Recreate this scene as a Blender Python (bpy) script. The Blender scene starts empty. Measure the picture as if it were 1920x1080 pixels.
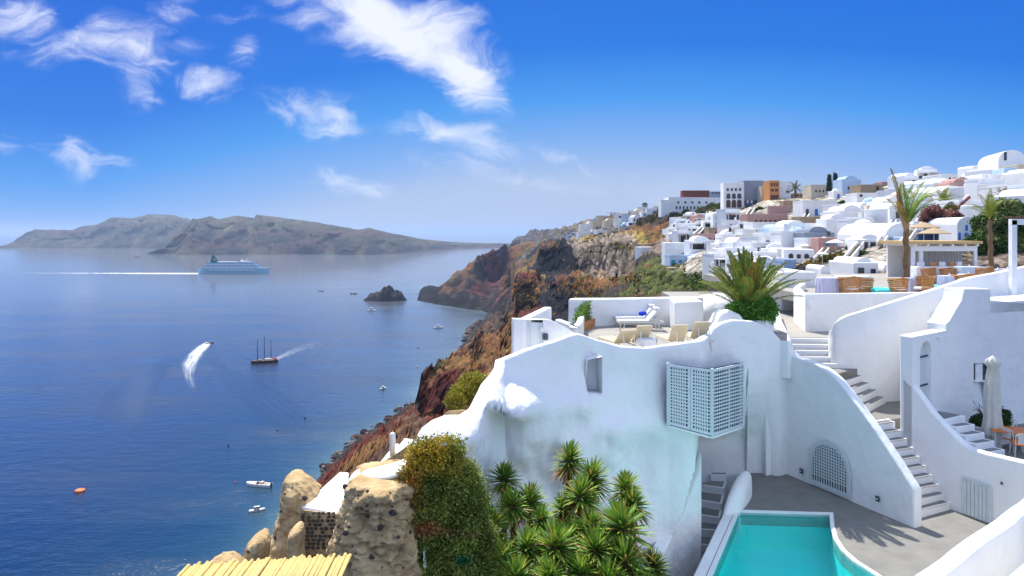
import bpy, math, random
import numpy as np
from mathutils import Vector, Matrix, noise
from mathutils.geometry import tessellate_polygon
R = math.radians
random.seed(11)
S = bpy.context.scene
COL = S.collection
CH = 110.0            # eye height over the sea, metres
F = 1300.0            # focal length for a picture 1920 wide

# ---------------------------------------------------------------- camera
cam = bpy.data.cameras.new('camera')
camo = bpy.data.objects.new('camera', cam)
COL.objects.link(camo)
camo.location = (0, 0, CH)
camo.rotation_euler = (R(90), 0, 0)
cam.sensor_width = 36.0
cam.lens = 36.0 * F / 1920.0
cam.shift_y = -103.0 / 1920.0
cam.clip_start = 0.5
cam.clip_end = 600000.0
S.camera = camo

# ---------------------------------------------------------------- light
EXPO = 0.77
SUN_EL, SUN_AZ = 56.0, -20.0       # azimuth from +Y, negative to the left
sd = Vector((math.sin(R(SUN_AZ)) * math.cos(R(SUN_EL)), math.cos(R(SUN_AZ)) * math.cos(R(SUN_EL)), math.sin(R(SUN_EL))))
sun = bpy.data.lights.new('sun', 'SUN')
sun.energy = 4.2
sun.angle = R(0.5)
sun.color = (1.0, 0.95, 0.86)
suno = bpy.data.objects.new('sun', sun)
COL.objects.link(suno)
suno.rotation_euler = sd.to_track_quat('Z', 'Y').to_euler()
suno.location = (0, 0, 400)
S.view_settings.view_transform = 'Standard'
S.view_settings.look = 'None'
S.view_settings.exposure = EXPO
S.view_settings.gamma = 1.0
S.view_settings.use_curve_mapping = False
S.cycles.max_bounces = 6
S.cycles.transparent_max_bounces = 16
S.cycles.volume_bounces = 0
S.cycles.sample_clamp_indirect = 6

w = bpy.data.worlds.new('World')
S.world = w
w.use_nodes = True
N, L = w.node_tree.nodes, w.node_tree.links
N.clear()

def nd(N, t, **k):
    n = N.new(t)
    for a, b in k.items():
        if a.startswith('i_'):
            key = a[2:]
            n.inputs[int(key) if key.isdigit() else key].default_value = b
        else:
            setattr(n, a, b)
    return n

def mth(N, L, op, a, b=None, c=None, clamp=False):
    n = N.new('ShaderNodeMath'); n.operation = op; n.use_clamp = clamp
    for i, v in enumerate((a, b, c)):
        if v is None: continue
        if isinstance(v, (int, float)): n.inputs[i].default_value = v
        else: L.new(v, n.inputs[i])
    return n.outputs[0]

out = nd(N, 'ShaderNodeOutputWorld')
bg = nd(N, 'ShaderNodeBackground'); bg.inputs[1].default_value = 0.115
L.new(bg.outputs[0], out.inputs[0])
sky = nd(N, 'ShaderNodeTexSky', sky_type='NISHITA', sun_disc=False)
sky.sun_elevation = R(SUN_EL); sky.sun_rotation = R(SUN_AZ); sky.altitude = 100
sky.air_density = 1.0; sky.dust_density = 0.6; sky.ozone_density = 2.5
tc = nd(N, 'ShaderNodeTexCoord')
sx = nd(N, 'ShaderNodeSeparateXYZ'); L.new(tc.outputs['Generated'], sx.inputs[0])
ya = mth(N, L, 'MAXIMUM', sx.outputs[1], 0.05)
u = mth(N, L, 'DIVIDE', sx.outputs[0], ya); v = mth(N, L, 'DIVIDE', sx.outputs[2], ya)
uv = nd(N, 'ShaderNodeCombineXYZ'); L.new(u, uv.inputs[0]); L.new(v, uv.inputs[1])
# wispy distortion of the cloud shapes
nzd = nd(N, 'ShaderNodeTexNoise', noise_dimensions='3D'); nzd.inputs['Scale'].default_value = 7; nzd.inputs['Detail'].default_value = 5
L.new(uv.outputs[0], nzd.inputs['Vector'])
dv = nd(N, 'ShaderNodeVectorMath', operation='MULTIPLY_ADD')
L.new(nzd.outputs['Color'], dv.inputs[0]); dv.inputs[1].default_value = (0.16, 0.10, 0); dv.inputs[2].default_value = (-0.08, -0.05, 0)
uvd = nd(N, 'ShaderNodeVectorMath', operation='ADD'); L.new(uv.outputs[0], uvd.inputs[0]); L.new(dv.outputs[0], uvd.inputs[1])
CL = [(730, 45, 215, 62, 24, 1.6), (850, 125, 120, 52, 42, 1.5), (640, 60, 90, 35, 35, .55), (205, 82, 165, 42, 0, .85), (235, 120, 80, 55, 80, .6), (45, 18, 80, 40, 12, .7),
      (405, 152, 70, 28, 25, .8), (575, 220, 115, 36, 12, .65), (640, 222, 60, 30, 30, .5), (160, 285, 100, 24, 14, .7), (175, 300, 40, 34, 60, .5),
      (15, 262, 45, 20, 0, .55), (850, 262, 125, 26, 14, .85), (930, 328, 120, 24, 12, .5), (655, 338, 95, 20, 4, .6), (1060, 300, 80, 12, 14, .4), (690,356,90,12,0,.35),
      (1120, 348, 300, 22, 2, .28), (450, 15, 70, 14, -8, .4), (480, 100, 45, 34, 70, .45), (265, 172, 75, 12, 4, .4), (325, 14, 45, 34, 0, .45), (1280, 372, 260, 20, 0, .22)]
acc = None
for (cx, cy, rx, ry, rot, st) in CL:
    mp = nd(N, 'ShaderNodeMapping', vector_type='TEXTURE')
    mp.inputs['Location'].default_value = ((cx - 960) / F, (437 - cy) / F, 0)
    mp.inputs['Rotation'].default_value = (0, 0, R(-rot))
    mp.inputs['Scale'].default_value = (1.35 * rx / F, 1.45 * ry / F, 1)
    L.new(uvd.outputs[0], mp.inputs[0])
    ln = nd(N, 'ShaderNodeVectorMath', operation='LENGTH'); L.new(mp.outputs[0], ln.inputs[0])
    d = mth(N, L, 'SUBTRACT', 1.0, ln.outputs['Value'], clamp=True)
    d = mth(N, L, 'MULTIPLY', d, st)
    acc = d if acc is None else mth(N, L, 'MAXIMUM', acc, d)
mpn = nd(N, 'ShaderNodeMapping'); mpn.inputs['Rotation'].default_value = (0, 0, R(28)); mpn.inputs['Scale'].default_value = (8, 19, 1)
L.new(uvd.outputs[0], mpn.inputs[0])
nz = nd(N, 'ShaderNodeTexNoise', noise_dimensions='3D'); nz.inputs['Scale'].default_value = 1.3; nz.inputs['Detail'].default_value = 10; nz.inputs['Roughness'].default_value = .6; nz.inputs['Distortion'].default_value = .7
L.new(mpn.outputs[0], nz.inputs['Vector'])
nzc = mth(N, L, 'SUBTRACT', nz.outputs[0], 0.5)
c1 = mth(N, L, 'MULTIPLY_ADD', nzc, 2.3, mth(N, L, 'MULTIPLY', acc, 1.12))
mr = nd(N, 'ShaderNodeMapRange', interpolation_type='SMOOTHSTEP'); mr.inputs[1].default_value = 0.0; mr.inputs[2].default_value = 1.35
L.new(c1, mr.inputs[0])
cov = mth(N, L, 'MULTIPLY', mr.outputs[0], mth(N, L, 'MULTIPLY', acc, 3.4, clamp=True))
front = mth(N, L, 'GREATER_THAN', sx.outputs[1], 0.1)
cov = mth(N, L, 'MULTIPLY', cov, front, clamp=True)
cov = mth(N, L, 'MULTIPLY', cov, 0.95)
# deepening blue away from the horizon and away from the bright side of the sky
az = nd(N, 'ShaderNodeVectorMath', operation='DOT_PRODUCT'); L.new(tc.outputs['Generated'], az.inputs[0]); az.inputs[1].default_value = (math.sin(R(8)), math.cos(R(8)), 0)
off = mth(N, L, 'MULTIPLY', mth(N, L, 'SUBTRACT', 1.0, az.outputs['Value']), .62)
off = mth(N, L, 'MULTIPLY', mth(N, L, 'MINIMUM', off, .14), mth(N, L, 'MULTIPLY_ADD', az.outputs['Value'], 1.2, 1.0, clamp=True))
vv = mth(N, L, 'ADD', mth(N, L, 'MAXIMUM', sx.outputs[2], 0.0), off, clamp=True)
rp = nd(N, 'ShaderNodeValToRGB'); e = rp.color_ramp.elements
RAMP = [(0, (.50, .57, .77)), (.075, (.43, .55, .79)), (.13, (.22, .43, .86)), (.20, (.05, .32, .87)), (.28, (.0, .18, .77)), (.42, (.0, .13, .70)), (.7, (.02, .14, .55)), (1, (.03, .13, .48))]
while len(e) < len(RAMP): e.new(.5)
for el, (p_, c_) in zip(e, RAMP): el.position = p_; el.color = (*c_, 1)
L.new(vv, rp.inputs[0])
sc_ = nd(N, 'ShaderNodeVectorMath', operation='SCALE'); L.new(rp.outputs[0], sc_.inputs[0]); sc_.inputs['Scale'].default_value = 1 / .115 / 2 ** EXPO
mh = nd(N, 'ShaderNodeMix', data_type='RGBA'); mh.inputs['Factor'].default_value = .02
L.new(sc_.outputs[0], mh.inputs['A']); L.new(sky.outputs[0], mh.inputs['B'])
mc = nd(N, 'ShaderNodeMix', data_type='RGBA'); mc.inputs['B'].default_value = tuple(c / 2 ** EXPO for c in (8.2, 8.5, 9.6)) + (1,)
L.new(cov, mc.inputs['Factor']); L.new(mh.outputs['Result'], mc.inputs['A'])
# bright unseen cloud layer added overhead and behind to lift the shaded walls
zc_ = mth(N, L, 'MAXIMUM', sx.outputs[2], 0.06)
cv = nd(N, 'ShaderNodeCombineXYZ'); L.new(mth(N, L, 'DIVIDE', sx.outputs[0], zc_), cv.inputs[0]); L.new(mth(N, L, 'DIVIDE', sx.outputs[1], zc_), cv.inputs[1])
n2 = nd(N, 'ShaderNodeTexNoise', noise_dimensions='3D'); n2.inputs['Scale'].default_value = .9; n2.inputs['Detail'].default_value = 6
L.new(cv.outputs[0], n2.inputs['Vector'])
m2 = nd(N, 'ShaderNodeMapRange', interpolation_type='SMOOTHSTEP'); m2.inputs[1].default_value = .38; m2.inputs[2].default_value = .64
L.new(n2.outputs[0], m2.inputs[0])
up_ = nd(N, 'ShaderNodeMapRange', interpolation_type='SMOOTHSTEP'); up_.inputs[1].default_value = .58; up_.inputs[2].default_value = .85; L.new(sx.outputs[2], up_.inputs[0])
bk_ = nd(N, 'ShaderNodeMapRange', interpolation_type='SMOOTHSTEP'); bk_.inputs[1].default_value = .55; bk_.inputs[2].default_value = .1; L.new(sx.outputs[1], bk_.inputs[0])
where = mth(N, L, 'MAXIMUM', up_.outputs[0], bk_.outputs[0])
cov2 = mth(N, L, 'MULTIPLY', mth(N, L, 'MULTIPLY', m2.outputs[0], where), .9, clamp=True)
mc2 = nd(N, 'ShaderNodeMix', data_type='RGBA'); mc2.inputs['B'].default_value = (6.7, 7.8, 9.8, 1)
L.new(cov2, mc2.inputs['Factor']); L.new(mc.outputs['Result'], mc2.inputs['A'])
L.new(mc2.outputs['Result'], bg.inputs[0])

# ---------------------------------------------------------------- helpers
def W(px, py, Y):
    return Vector(((px - 960) / F * Y, Y, CH - (py - 437) / F * Y))
def G(px, py, zr):
    Y = -zr * F / (py - 437)
    return Vector(((px - 960) / F * Y, Y, CH + zr))

def tag(o, label=None, cat=None, group=None, kind=None):
    if label: o['label'] = label
    if cat: o['category'] = cat
    if group: o['group'] = group
    if kind: o['kind'] = kind
    return o
def empty(name, loc=(0, 0, 0), rz=0, **k):
    o = bpy.data.objects.new(name, None); COL.objects.link(o)
    o.location = loc; o.rotation_euler = (0, 0, rz); o.empty_display_size = .3
    return tag(o, **k)
def mesh_obj(name, verts, faces, mat, parent=None, smooth=False, colors=None, bevel=0, uvs=None, world=True, **k):
    me = bpy.data.meshes.new(name)
    if isinstance(verts, np.ndarray) and isinstance(faces, np.ndarray):
        nv, nf = len(verts), len(faces); q = faces.shape[1]
        me.vertices.add(nv); me.vertices.foreach_set('co', verts.astype(np.float32).ravel())
        me.loops.add(nf * q); me.loops.foreach_set('vertex_index', faces.astype(np.int32).ravel())
        me.polygons.add(nf); me.polygons.foreach_set('loop_start', np.arange(0, nf * q, q, dtype=np.int32))
        me.update(calc_edges=True); me.validate()
    else:
        me.from_pydata([tuple(v) for v in verts], [], [tuple(f) for f in faces]); me.update()
    if smooth: me.polygons.foreach_set('use_smooth', [True] * len(me.polygons))
    if colors is not None:
        ca = me.color_attributes.new('tint', 'FLOAT_COLOR', 'POINT')
        c = np.ones((len(me.vertices), 4), np.float32); c[:, :3] = colors
        ca.data.foreach_set('color', c.ravel())
    if mat:
        for m in (mat if isinstance(mat, (list, tuple)) else [mat]): me.materials.append(m)
    o = bpy.data.objects.new(name, me); COL.objects.link(o)
    if parent is not None:
        o.parent = parent
        if world:
            o.matrix_parent_inverse = (Matrix.Translation(parent.location) @ parent.rotation_euler.to_matrix().to_4x4()).inverted() if parent.type == 'EMPTY' else Matrix.Identity(4)
    if bevel:
        b = o.modifiers.new('bevel', 'BEVEL'); b.width = bevel; b.segments = 2; b.limit_method = 'ANGLE'; b.angle_limit = R(40)
    return tag(o, **k)

class MB:
    def __init__(s): s.v = []; s.f = []; s.m = []
    def add(s, vs, fs, mi=0):
        n = len(s.v); s.v += [tuple(a) for a in vs]; s.f += [tuple(i + n for i in f) for f in fs]; s.m += [mi] * len(fs); return s
    def box(s, c, sz, rz=0, mi=0):
        cx, cy, cz = c; a, b, h = sz[0] / 2, sz[1] / 2, sz[2] / 2; co, si = math.cos(rz), math.sin(rz)
        vs = [(cx + x * co - y * si, cy + x * si + y * co, cz + z) for z in (-h, h) for (x, y) in ((-a, -b), (a, -b), (a, b), (-a, b))]
        return s.add(vs, [(3, 2, 1, 0), (4, 5, 6, 7), (0, 1, 5, 4), (1, 2, 6, 5), (2, 3, 7, 6), (3, 0, 4, 7)], mi)
    def bar(s, p, q, wd, th=None, mi=0, up=Vector((0, 0, 1))):
        p, q = Vector(p), Vector(q); d = (q - p).normalized(); th = th or wd
        x = d.cross(up)
        if x.length < 1e-4: x = d.cross(Vector((1, 0, 0)))
        x.normalize(); y = x.cross(d); vs = []
        for e in (p, q):
            for (i, j) in ((-1, -1), (1, -1), (1, 1), (-1, 1)): vs.append(e + x * i * wd / 2 + y * j * th / 2)
        return s.add(vs, [(3, 2, 1, 0), (4, 5, 6, 7), (0, 1, 5, 4), (1, 2, 6, 5), (2, 3, 7, 6), (3, 0, 4, 7)], mi)
    def tube(s, pts, rad, n=8, mi=0, cap=True):
        pts = [Vector(p) for p in pts]; m = len(pts); vs = []
        rr = rad if isinstance(rad, (list, tuple)) else [rad] * m
        ref = None
        for i, p in enumerate(pts):
            d = (pts[min(i + 1, m - 1)] - pts[max(i - 1, 0)]).normalized()
            if ref is None: ref = d.cross(Vector((0.13, 0.31, 1)) if abs(d.z) < .9 else Vector((1, 0.2, 0)))
            x = (ref - d * ref.dot(d)).normalized(); ref = x; y = d.cross(x)
            for k in range(n):
                a = 2 * math.pi * k / n; vs.append(p + (x * math.cos(a) + y * math.sin(a)) * rr[i])
        fs = [(i * n + k, i * n + (k + 1) % n, (i + 1) * n + (k + 1) % n, (i + 1) * n + k) for i in range(m - 1) for k in range(n)]
        if cap: fs += [tuple(reversed(range(n))), tuple(range((m - 1) * n, m * n))]
        return s.add(vs, fs, mi)
    def lathe(s, c, prof, n=16, mi=0, sx=1, sy=1):
        c = Vector(c); vs = []; m = len(prof)
        for (r, z) in prof:
            for k in range(n):
                a = 2 * math.pi * k / n; vs.append((c.x + r * sx * math.cos(a), c.y + r * sy * math.sin(a), c.z + z))
        fs = [(i * n + k, i * n + (k + 1) % n, (i + 1) * n + (k + 1) % n, (i + 1) * n + k) for i in range(m - 1) for k in range(n)]
        fs += [tuple(reversed(range(n))), tuple(range((m - 1) * n, m * n))]
        return s.add(vs, fs, mi)
    def prism(s, poly, z0, z1, mi=0):
        n = len(poly); ar = sum(poly[i][0] * poly[(i + 1) % n][1] - poly[(i + 1) % n][0] * poly[i][1] for i in range(n))
        if ar < 0: poly = poly[::-1]
        vs = [(p[0], p[1], z0) for p in poly] + [(p[0], p[1], z1) for p in poly]
        return s.add(vs, [tuple(reversed(range(n))), tuple(range(n, 2 * n))] + [(i, (i + 1) % n, n + (i + 1) % n, n + i) for i in range(n)], mi)
    def plate(s, pts, thick, mi=0):
        """closed solid from a planar outline (3D points) pushed along a vector"""
        pts = [Vector(p) for p in pts]; n = len(pts); t = Vector(thick)
        nr = Vector((0, 0, 0))
        for i in range(n): nr += pts[i].cross(pts[(i + 1) % n])
        if nr.dot(t) > 0: pts = pts[::-1]
        vs = pts + [p + t for p in pts]
        return s.add(vs, [tuple(range(n)), tuple(reversed(range(n, 2 * n)))] + [(i, n + i, n + (i + 1) % n, (i + 1) % n) for i in range(n)], mi)
    def build(s, name, mat, parent=None, smooth=False, bevel=0, **k):
        o = mesh_obj(name, s.v, s.f, mat, parent, smooth, bevel=bevel, **k)
        if any(s.m): o.data.polygons.foreach_set('material_index', s.m)
        return o

def lerp(a, b, t): return a + (b - a) * t
def pl(tab, x):
    """piecewise linear through (x, y...) rows"""
    if x <= tab[0][0]: return tab[0][1:] if len(tab[0]) > 2 else tab[0][1]
    for a, b in zip(tab, tab[1:]):
        if x <= b[0]:
            t = (x - a[0]) / (b[0] - a[0])
            r = tuple(lerp(p, q, t) for p, q in zip(a[1:], b[1:]))
            return r if len(r) > 1 else r[0]
    return tab[-1][1:] if len(tab[-1]) > 2 else tab[-1][1]
def copy_tree(o, parent=None):
    c = o.copy(); COL.objects.link(c); c.parent = parent
    for ch in kids.get(o.name, ()): copy_tree(ch, c)
    return c
kids = {}
def index_kids():
    kids.clear()
    for o in bpy.data.objects:
        if o.parent: kids.setdefault(o.parent.name, []).append(o)

# ---------------------------------------------------------------- materials
def mat(name, col=(.8, .8, .8), rough=.7, spec=.3, noise_amt=0.0, nscale=3.0, col2=None, bump=0.0, bscale=20.0, tint=False, metal=0, detail=6, trans=0.0, co='Object', nrough=.6, contrast=None):
    m = bpy.data.materials.new(name); m.use_nodes = True
    n, l = m.node_tree.nodes, m.node_tree.links
    b = n['Principled BSDF']
    b.inputs['Base Color'].default_value = (*col, 1); b.inputs['Roughness'].default_value = rough
    b.inputs['Specular IOR Level'].default_value = spec; b.inputs['Metallic'].default_value = metal
    t = n.new('ShaderNodeTexCoord')
    src = None
    if tint:
        a = n.new('ShaderNodeAttribute'); a.attribute_name = 'tint'; src = a.outputs['Color']
    if noise_amt or col2:
        nz = n.new('ShaderNodeTexNoise'); nz.inputs['Scale'].default_value = nscale; nz.inputs['Detail'].default_value = detail; nz.inputs['Roughness'].default_value = nrough
        l.new(t.outputs[co], nz.inputs['Vector'])
        mr = n.new('ShaderNodeMapRange'); lo, hi = contrast or (.32, .68)
        mr.inputs[1].default_value = lo; mr.inputs[2].default_value = hi
        l.new(nz.outputs[0], mr.inputs[0])
        if tint:
            mr.inputs[3].default_value = 1 - noise_amt; mr.inputs[4].default_value = 1 + noise_amt
            mx = n.new('ShaderNodeVectorMath'); mx.operation = 'MULTIPLY'
            l.new(src, mx.inputs[0]); l.new(mr.outputs[0], mx.inputs[1]); src = mx.outputs[0]
        else:
            mx = n.new('ShaderNodeMix'); mx.data_type = 'RGBA'
            mx.inputs['A'].default_value = (*col, 1); c2 = col2 or tuple(c * (1 - noise_amt) for c in col)
            mx.inputs['B'].default_value = (*c2, 1); l.new(mr.outputs[0], mx.inputs['Factor']); src = mx.outputs['Result']
    if src is not None: l.new(src, b.inputs['Base Color'])
    if bump:
        nz = n.new('ShaderNodeTexNoise'); nz.inputs['Scale'].default_value = bscale; nz.inputs['Detail'].default_value = 8
        l.new(t.outputs[co], nz.inputs['Vector'])
        bp = n.new('ShaderNodeBump'); bp.inputs['Strength'].default_value = 1.0; bp.inputs['Distance'].default_value = bump
        l.new(nz.outputs[0], bp.inputs['Height']); l.new(bp.outputs[0], b.inputs['Normal'])
    if trans:
        tl = n.new('ShaderNodeBsdfTranslucent'); ms = n.new('ShaderNodeMixShader'); ms.inputs[0].default_value = trans
        if src is not None: l.new(src, tl.inputs[0])
        else: tl.inputs[0].default_value = (*col, 1)
        l.new(b.outputs[0], ms.inputs[1]); l.new(tl.outputs[0], ms.inputs[2]); l.new(ms.outputs[0], n['Material Output'].inputs[0])
    return m
M = {}
M['plaster'] = mat('white_plaster', (.82, .82, .81), .85, .2, col2=(.74, .745, .75), nscale=.8, bump=.07, bscale=1.7, contrast=(.45, .8))
M['plaster_rough'] = mat('white_rough_plaster', (.82, .82, .81), .88, .2, col2=(.77, .765, .75), nscale=.6, bump=.12, bscale=1.5, contrast=(.5, .8))
M['far_white'] = mat('village_whitewash', (.80, .80, .79), .9, .1, col2=(.66, .66, .66), nscale=.25, contrast=(.45, .75))
M['far_cream'] = mat('cream_wash', (.62, .54, .42), .9, .1, col2=(.5, .43, .33), nscale=.25)
M['far_blue'] = mat('pale_blue_wash', (.45, .58, .72), .9, .1, col2=(.38, .5, .65), nscale=.25)
M['far_grey'] = mat('grey_blue_render', (.26, .3, .36), .9, .1, col2=(.22, .25, .31), nscale=.25)
M['far_slate'] = mat('dark_slate_render', (.09, .14, .2), .9, .1)
M['far_orange'] = mat('orange_wash', (.66, .3, .12), .9, .1, col2=(.55, .25, .1), nscale=.3)
M['far_pink'] = mat('pink_wash', (.5, .3, .26), .9, .1, col2=(.42, .26, .22), nscale=.25)
M['far_tan'] = mat('tan_stone', (.42, .31, .2), .9, .1, col2=(.32, .24, .16), nscale=.5)
M['win_dark'] = mat('dark_glass', (.02, .03, .045), .15, .6)
M['win_blue'] = mat('blue_paint', (.02, .16, .5), .5, .4)
M['win_teal'] = mat('teal_paint', (.03, .25, .33), .5, .4)
M['win_brown'] = mat('brown_wood', (.10, .05, .03), .6, .3)
M['canvas'] = mat('canvas', (.78, .74, .66), .9, .1, trans=.25)
M['dark_canvas'] = mat('dark_canvas', (.035, .03, .035), .9, .1)
M['maroon'] = mat('maroon_paint', (.16, .04, .03), .7, .2)
M['terrain'] = mat('hillside_rock_and_scrub', (.3, .2, .1), .95, .1, tint=True, noise_amt=.7, nscale=.18, detail=10, bump=2.2, bscale=.3, nrough=.72)
M['island'] = mat('island_rock', (.3, .2, .1), .95, .1, tint=True, noise_amt=.5, nscale=.012, detail=10, bump=14, bscale=.02, nrough=.7)
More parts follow.
